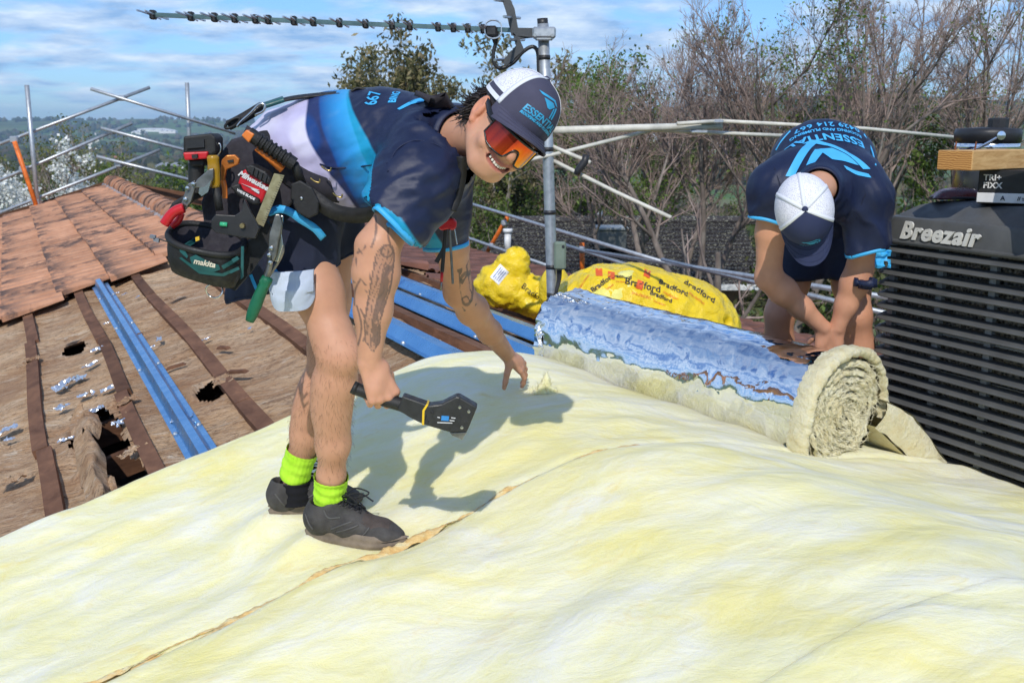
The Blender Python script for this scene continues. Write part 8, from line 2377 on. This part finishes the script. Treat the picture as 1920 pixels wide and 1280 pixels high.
# tin snips with a red handle
ts_ = thing('tin_snips', 'tin snips with a red handle lying across the left of the pouch', 'snips', P(340, 420, 2.64), TG)
o = obj('jaw', prism_px([(343, 383), (352, 362), (370, 336), (392, 317), (400, 316), (400, 333), (392, 356), (374, 365), (373, 352), (366, 352), (358, 378), (350, 388)], 2.64, .010), steel_t.m, ts_); bev(o, .002)
o = obj('jaw', prism_px([(374, 352), (384, 350), (396, 338), (390, 360), (378, 368), (372, 362)], 2.63, .006), bright_steel.m, ts_)
for px, py in ((352, 353), (363, 345), (348, 374)):
    obj('pivot_bolt', MB().lathe([(0, .006), (.005, .005), (.006, 0)], P(px, py, 2.633), frame((0, -1, 0)), 8), bright_steel.m, ts_)
o = obj('shank', prism_px([(336, 392), (352, 345), (366, 338), (360, 362), (352, 388), (344, 396)], 2.65, .012), steel_t.m, ts_); bev(o, .002)
obj('red_grip', px_tube(((344, 390), (332, 394), (320, 403), (308, 420)), 2.63, [.010] * 20 + [.0125] * 11 if False else .0125, 10), red_pl, ts_, smooth=True)
obj('red_grip', px_tube(((340, 400), (334, 414), (322, 424)), 2.67, .009, 10), red_pl, ts_, smooth=True)
# tape measure
tm_ = thing('tape_measure', 'red and black tape measure with white lettering clipped on the grey pouch panel', 'tape measure', P(473, 385, 2.72), TG)
o = obj('case', prism_px([(452, 323), (460, 316), (498, 338), (503, 350), (492, 378), (480, 385), (462, 376), (446, 358), (444, 350)], 2.73, .05), red_pl, tm_); bev(o, .006)
o = obj('grip', prism_px([(458, 313), (470, 308), (498, 322), (508, 336), (506, 347), (498, 345), (462, 324)], 2.725, .060), rubber, tm_); bev(o, .005)
for k in range(4):
    obj('grip_rib', prism_px([(474 + 8 * k, 313 + 5 * k), (477 + 8 * k, 314 + 5 * k), (473 + 8 * k, 328 + 5 * k), (470 + 8 * k, 327 + 5 * k)], 2.692, .004), black_pl, o)
o = obj('grip', prism_px([(440, 346), (448, 344), (452, 356), (486, 374), (484, 384), (474, 384), (444, 366), (430, 350)], 2.715, .055), rubber, tm_); bev(o, .005)
px_text('Milwaukee', 475, 339, 2.7025, .019, -29, white_ink, tm_, shear=.3, bold=.0008); px_text('8m', 482, 359, 2.7025, .010, -29, white_ink, tm_); px_text('WIDE BLADE', 461, 365, 2.685, .0085, -29, white_ink, tm_, bold=.0004)
o = obj('lightning_stroke', prism_px([(452, 344), (487, 357), (478, 357), (486, 364), (470, 354), (474, 354)], 2.7020, .0015), white_ink, tm_)
# steel rule
ru = thing('steel_rule', 'worn brass coloured steel rule standing diagonally in the pouch', 'ruler', P(490, 430, 2.66), TG)
rule_m = NT('worn_rule'); rule_m.set(Base_Color=rule_m.ramp(rule_m.noise(60, 5), (.3, (.28, .24, .12)), (.7, (.46, .42, .26))), Metallic=.6, Roughness=.45)
o = obj('blade', prism_px([(514, 325), (533, 329), (494, 425), (477, 417)], 2.665, .003), rule_m.m, ru)
for k in range(22):
    t = (k + .5) / 23; x0, y0 = 533 + (494 - 533) * t, 329 + (425 - 329) * t; l = 7 if k % 5 == 0 else 4
    obj('graduation', prism_px([(x0, y0), (x0 - l, y0 - 1.6), (x0 - l, y0 - .9), (x0, y0 + .7)], 2.6630, .0006), ink, ru)
# square with a level vial
sq = thing('square', 'black adjustable square with a small green level vial in the pouch mouth', 'square', P(440, 448, 2.62), TG)
o = obj('stock', prism_px([(396, 412), (404, 402), (440, 404), (452, 396), (458, 373), (464, 385), (470, 398), (486, 428), (478, 448), (440, 443), (404, 436), (396, 428)], 2.63, .014), black_pl, sq); bev(o, .002)
o = obj('vial', px_tube(((413, 420), (426, 421)), 2.620, .0055, 10), pmat('green_vial', (.05, .45, .22), .1, bump=0), sq, smooth=True)
obj('thumb_nut', MB().lathe([(0, .008), (.006, .008), (.007, 0)], P(455, 423, 2.622), frame((0, -1, 0)), 10), pmat('old_brass', (.35, .28, .14), .4, metal=.9), sq)
# second snips with green handles
gs_ = thing('tin_snips', 'tin snips with a long green handle hanging head up at the right of the pouch', 'snips', P(470, 600, 2.62), TG)
o = obj('jaw', prism_px([(516, 402), (524, 402), (529, 420), (522, 450), (517, 480), (511, 492), (503, 470), (505, 440)], 2.63, .010), steel_t.m, gs_); bev(o, .002)
o = obj('jaw', prism_px([(526, 404), (531, 404), (528, 440), (531, 460), (521, 492), (512, 488), (519, 455)], 2.645, .008), bright_steel.m, gs_); bev(o, .002)
for px, py in ((505, 478), (507, 492), (509, 465)):
    obj('pivot_bolt', MB().lathe([(0, .006), (.005, .005), (.006, 0)], P(px, py, 2.622), frame((0, -1, 0)), 8), bright_steel.m, gs_)
obj('shank', px_tube(((508, 480), (505, 500), (498, 522)), 2.635, .0075), steel_t.m, gs_, smooth=True)
obj('shank', px_tube(((526, 446), (530, 468), (520, 492), (500, 522)), 2.650, .005), steel_t.m, gs_, smooth=True)
obj('green_grip', MB().tube(spline([P(502, 520, 2.63), P(490, 546, 2.63), P(480, 570, 2.63), P(468, 602, 2.63)], 16), [.0135, .0155, .0145, .014, .0145, .0145, .015, .015, .0155, .0155, .016, .0155, .0150, .0145, .013, .011][:16], 12), green_pl, gs_, smooth=True)
o = obj('grip_collar', prism_px([(484, 526), (494, 518), (506, 523), (502, 541), (490, 545)], 2.63, .026), green_pl, gs_); bev(o, .005)
# hammer with a ribbed grip
hm = thing('hammer', 'hammer with a black ribbed grip and orange butt slung along the belt', 'hammer', P(500, 290, 2.72), TG)
o = obj('butt', prism_px([(452, 254), (462, 243), (477, 252), (466, 268)], 2.72, .035), orange_pl, hm); bev(o, .003)
hp0, hp1 = P(466, 250, 2.72), P(552, 308, 2.74)
n_ = 60; tt_ = np.linspace(0, 1, n_); obj('ribbed_grip', MB().tube(hp0 + (hp1 - hp0) * tt_[:, None], .0175 + .0022 * np.sign(np.sin(tt_ * 62)) * (tt_ > .22) * (tt_ < .85), 14), rubber, hm, smooth=False)
obj('orange_shaft', MB().tube([P(482, 276, 2.735), P(530, 318, 2.75)], .010, 10), orange_pl, hm, smooth=True)
obj('shaft', MB().tube([hp1, P(566, 345, 2.78)], .012, 10), rubber, hm, smooth=True)
# small grey cable connectors at the pouch side
cc = thing('cable_connector', 'pair of small grey cable connectors sticking out left of the pouch', 'connector', P(300, 448, 2.68), TG)
for x0, y0 in ((281, 440), (288, 446)):
    o = obj('plug', prism_px([(x0, y0), (x0 + 10, y0 + 2), (x0 + 9, y0 + 9), (x0 - 1, y0 + 6)], 2.68, .010), pmat('grey_connector', (.18, .20, .23), .4, bump=0), cc)
obj('wire', px_tube(((296, 447), (310, 452), (324, 456)), 2.68, .002, 6), black_pl, cc, smooth=True)

# hammer tacker in the right hand
ht = thing('hammer_tacker', 'black hammer tacker with a yellow ring, gripped by the smiling worker', 'stapler', P(860, 824, 2.60))
TD = 2.60
tk = pmat('tacker_black', (.024, .024, .023), .45, var=.25, scale=20, bump=.15, bscale=300)
o = obj('handle', MB().tube(spline([P(664, 727, TD + .008), P(690, 737, TD + .006), P(720, 750, TD + .004), P(755, 759, TD), P(785, 774, TD), P(800, 779, TD)], 22), [.0155, .0165, .0160, .0160, .0158, .0158, .0158, .0158, .0160, .0165, .0170, .0175, .018, .0185, .019, .0195, .020, .0205, .021, .0215, .022][:21], 14, flat=None), rubber, ht, smooth=True)
o = obj('handle_butt', MB().tube([P(661, 725, TD + .008), P(669, 729, TD + .008)], [.017, .0175], 12), rubber, ht, smooth=True)
o = obj('body', prism_px([(755, 742), (806, 760), (828, 757), (856, 743), (862, 744), (895, 763), (876, 809), (845, 811), (794, 796), (768, 783), (745, 768)], TD, .040), tk, ht); bev(o, .004)
o = obj('yellow_ring', prism_px([(800, 757), (803, 759), (796, 770), (795, 797), (791, 796), (792, 769)], TD, .0425), pmat('yellow_ring', (.80, .52, .02), .45, bump=0), ht)
o = obj('nose', prism_px([(843, 811), (876, 809), (866, 825), (862, 822), (848, 817)], TD, .024), steel_t.m, ht); bev(o, .002)
o = obj('panel_line', prism_px([(861, 744), (863, 745), (861, 758), (884, 772), (883, 774), (858, 760)], TD - .0200, .0012), black_pl, ht)
for px, py in ((879, 771), (866, 801), (810, 772), (862, 763), (801, 791)):
    obj('screw', MB().lathe([(0, .002), (.0042, .0018), (.005, 0)], P(px, py, TD - .020), frame((0, -1, 0)), 10), bright_steel.m if px > 860 else black_pl, ht)
o = obj('label', prism_px([(828, 779), (842, 780), (841, 789), (827, 788)], TD - .0203, .0010), pmat('blue_label', (.04, .25, .6), .4, bump=0), ht)
px_text('RAPID', 834.5, 784, TD - .0208, .0075, -3, white_ink, o, bold=.0003) if False else None
for (x0, y0, x1, m_) in ((846, 782, 854, white_ink), (820, 781, 825, white_ink), (820, 791, 848, white_ink), (843, 787, 852, white_ink)):
    obj('print_line', prism_px([(x0, y0), (x1, y0 + 1), (x1, y0 + 2.6), (x0, y0 + 1.6)], TD - .0203, .0008), m_, ht)
# red retractable key reel hanging from the brace
kr = thing('key_reel', 'red driver bit holder hanging from a split ring on the brace at his chest', 'key reel', P(842, 555, 2.80))
KD = 2.80
for dx, rr_ in ((0, .012), (4, .009)):
    obj('split_ring', MB().tube(np.array([P(840 + dx, 391, KD) + np.array((rr_ * math.cos(t), rr_ * .5 * math.sin(t), rr_ * math.sin(t))) for t in np.linspace(0, 2 * math.pi, 24)]), .0018, 6, cap=False), bright_steel.m, kr, smooth=True)
o = obj('clip_body', prism_px([(823, 414), (830, 410), (850, 410), (856, 416), (855, 428), (848, 432), (838, 430), (828, 433), (821, 427)], KD, .025), red_pl, kr); bev(o, .004)
obj('clip_top', prism_px([(834, 402), (846, 402), (848, 412), (832, 412)], KD, .015), black_pl, kr)
obj('driver', px_tube(((835, 430), (832, 470), (829, 510)), KD, .0052), black_pl, kr, smooth=True); obj('driver_tip', px_tube(((829, 508), (828, 528)), KD, .004), red_pl, kr, smooth=True); obj('driver_bit', px_tube(((828, 526), (826, 545)), KD, .0025), steel_t.m, kr, smooth=True)
obj('driver', px_tube(((843, 430), (846, 480), (849, 532)), KD - .01, .0034), steel_t.m, kr, smooth=True)
o = obj('hex_key', prism_px([(830, 462), (836, 466), (822, 494), (814, 490)], KD, .008), black_pl, kr)
obj('key', px_tube(((852, 430), (855, 448), (857, 458)), KD, .0022), bright_steel.m, kr, smooth=True)
# ------------------------------------------------------------------ air
AIR = True
if AIR:
    n = NT('air'); n.t.nodes.remove(n.b)
    pv = n.t.nodes.new('ShaderNodeVolumePrincipled')
    pv.inputs['Color'].default_value = (0.50, 0.74, 1.0, 1)
    pv.inputs['Density'].default_value = 0.00011
    pv.inputs['Anisotropy'].default_value = 0.0
    n.t.links.new(pv.outputs[0], n.out.inputs['Volume'])
    zlo, zhi, h = float(gp[..., 2].min()) - 1, max(float(gp[..., 2].max()) + 12, CZ + 14), 9800
    mb = MB().box((0, 0, (zlo + zhi) / 2), (2 * h, 2 * h, zhi - zlo))
    obj('haze', mb, n.m, kind='stuff')
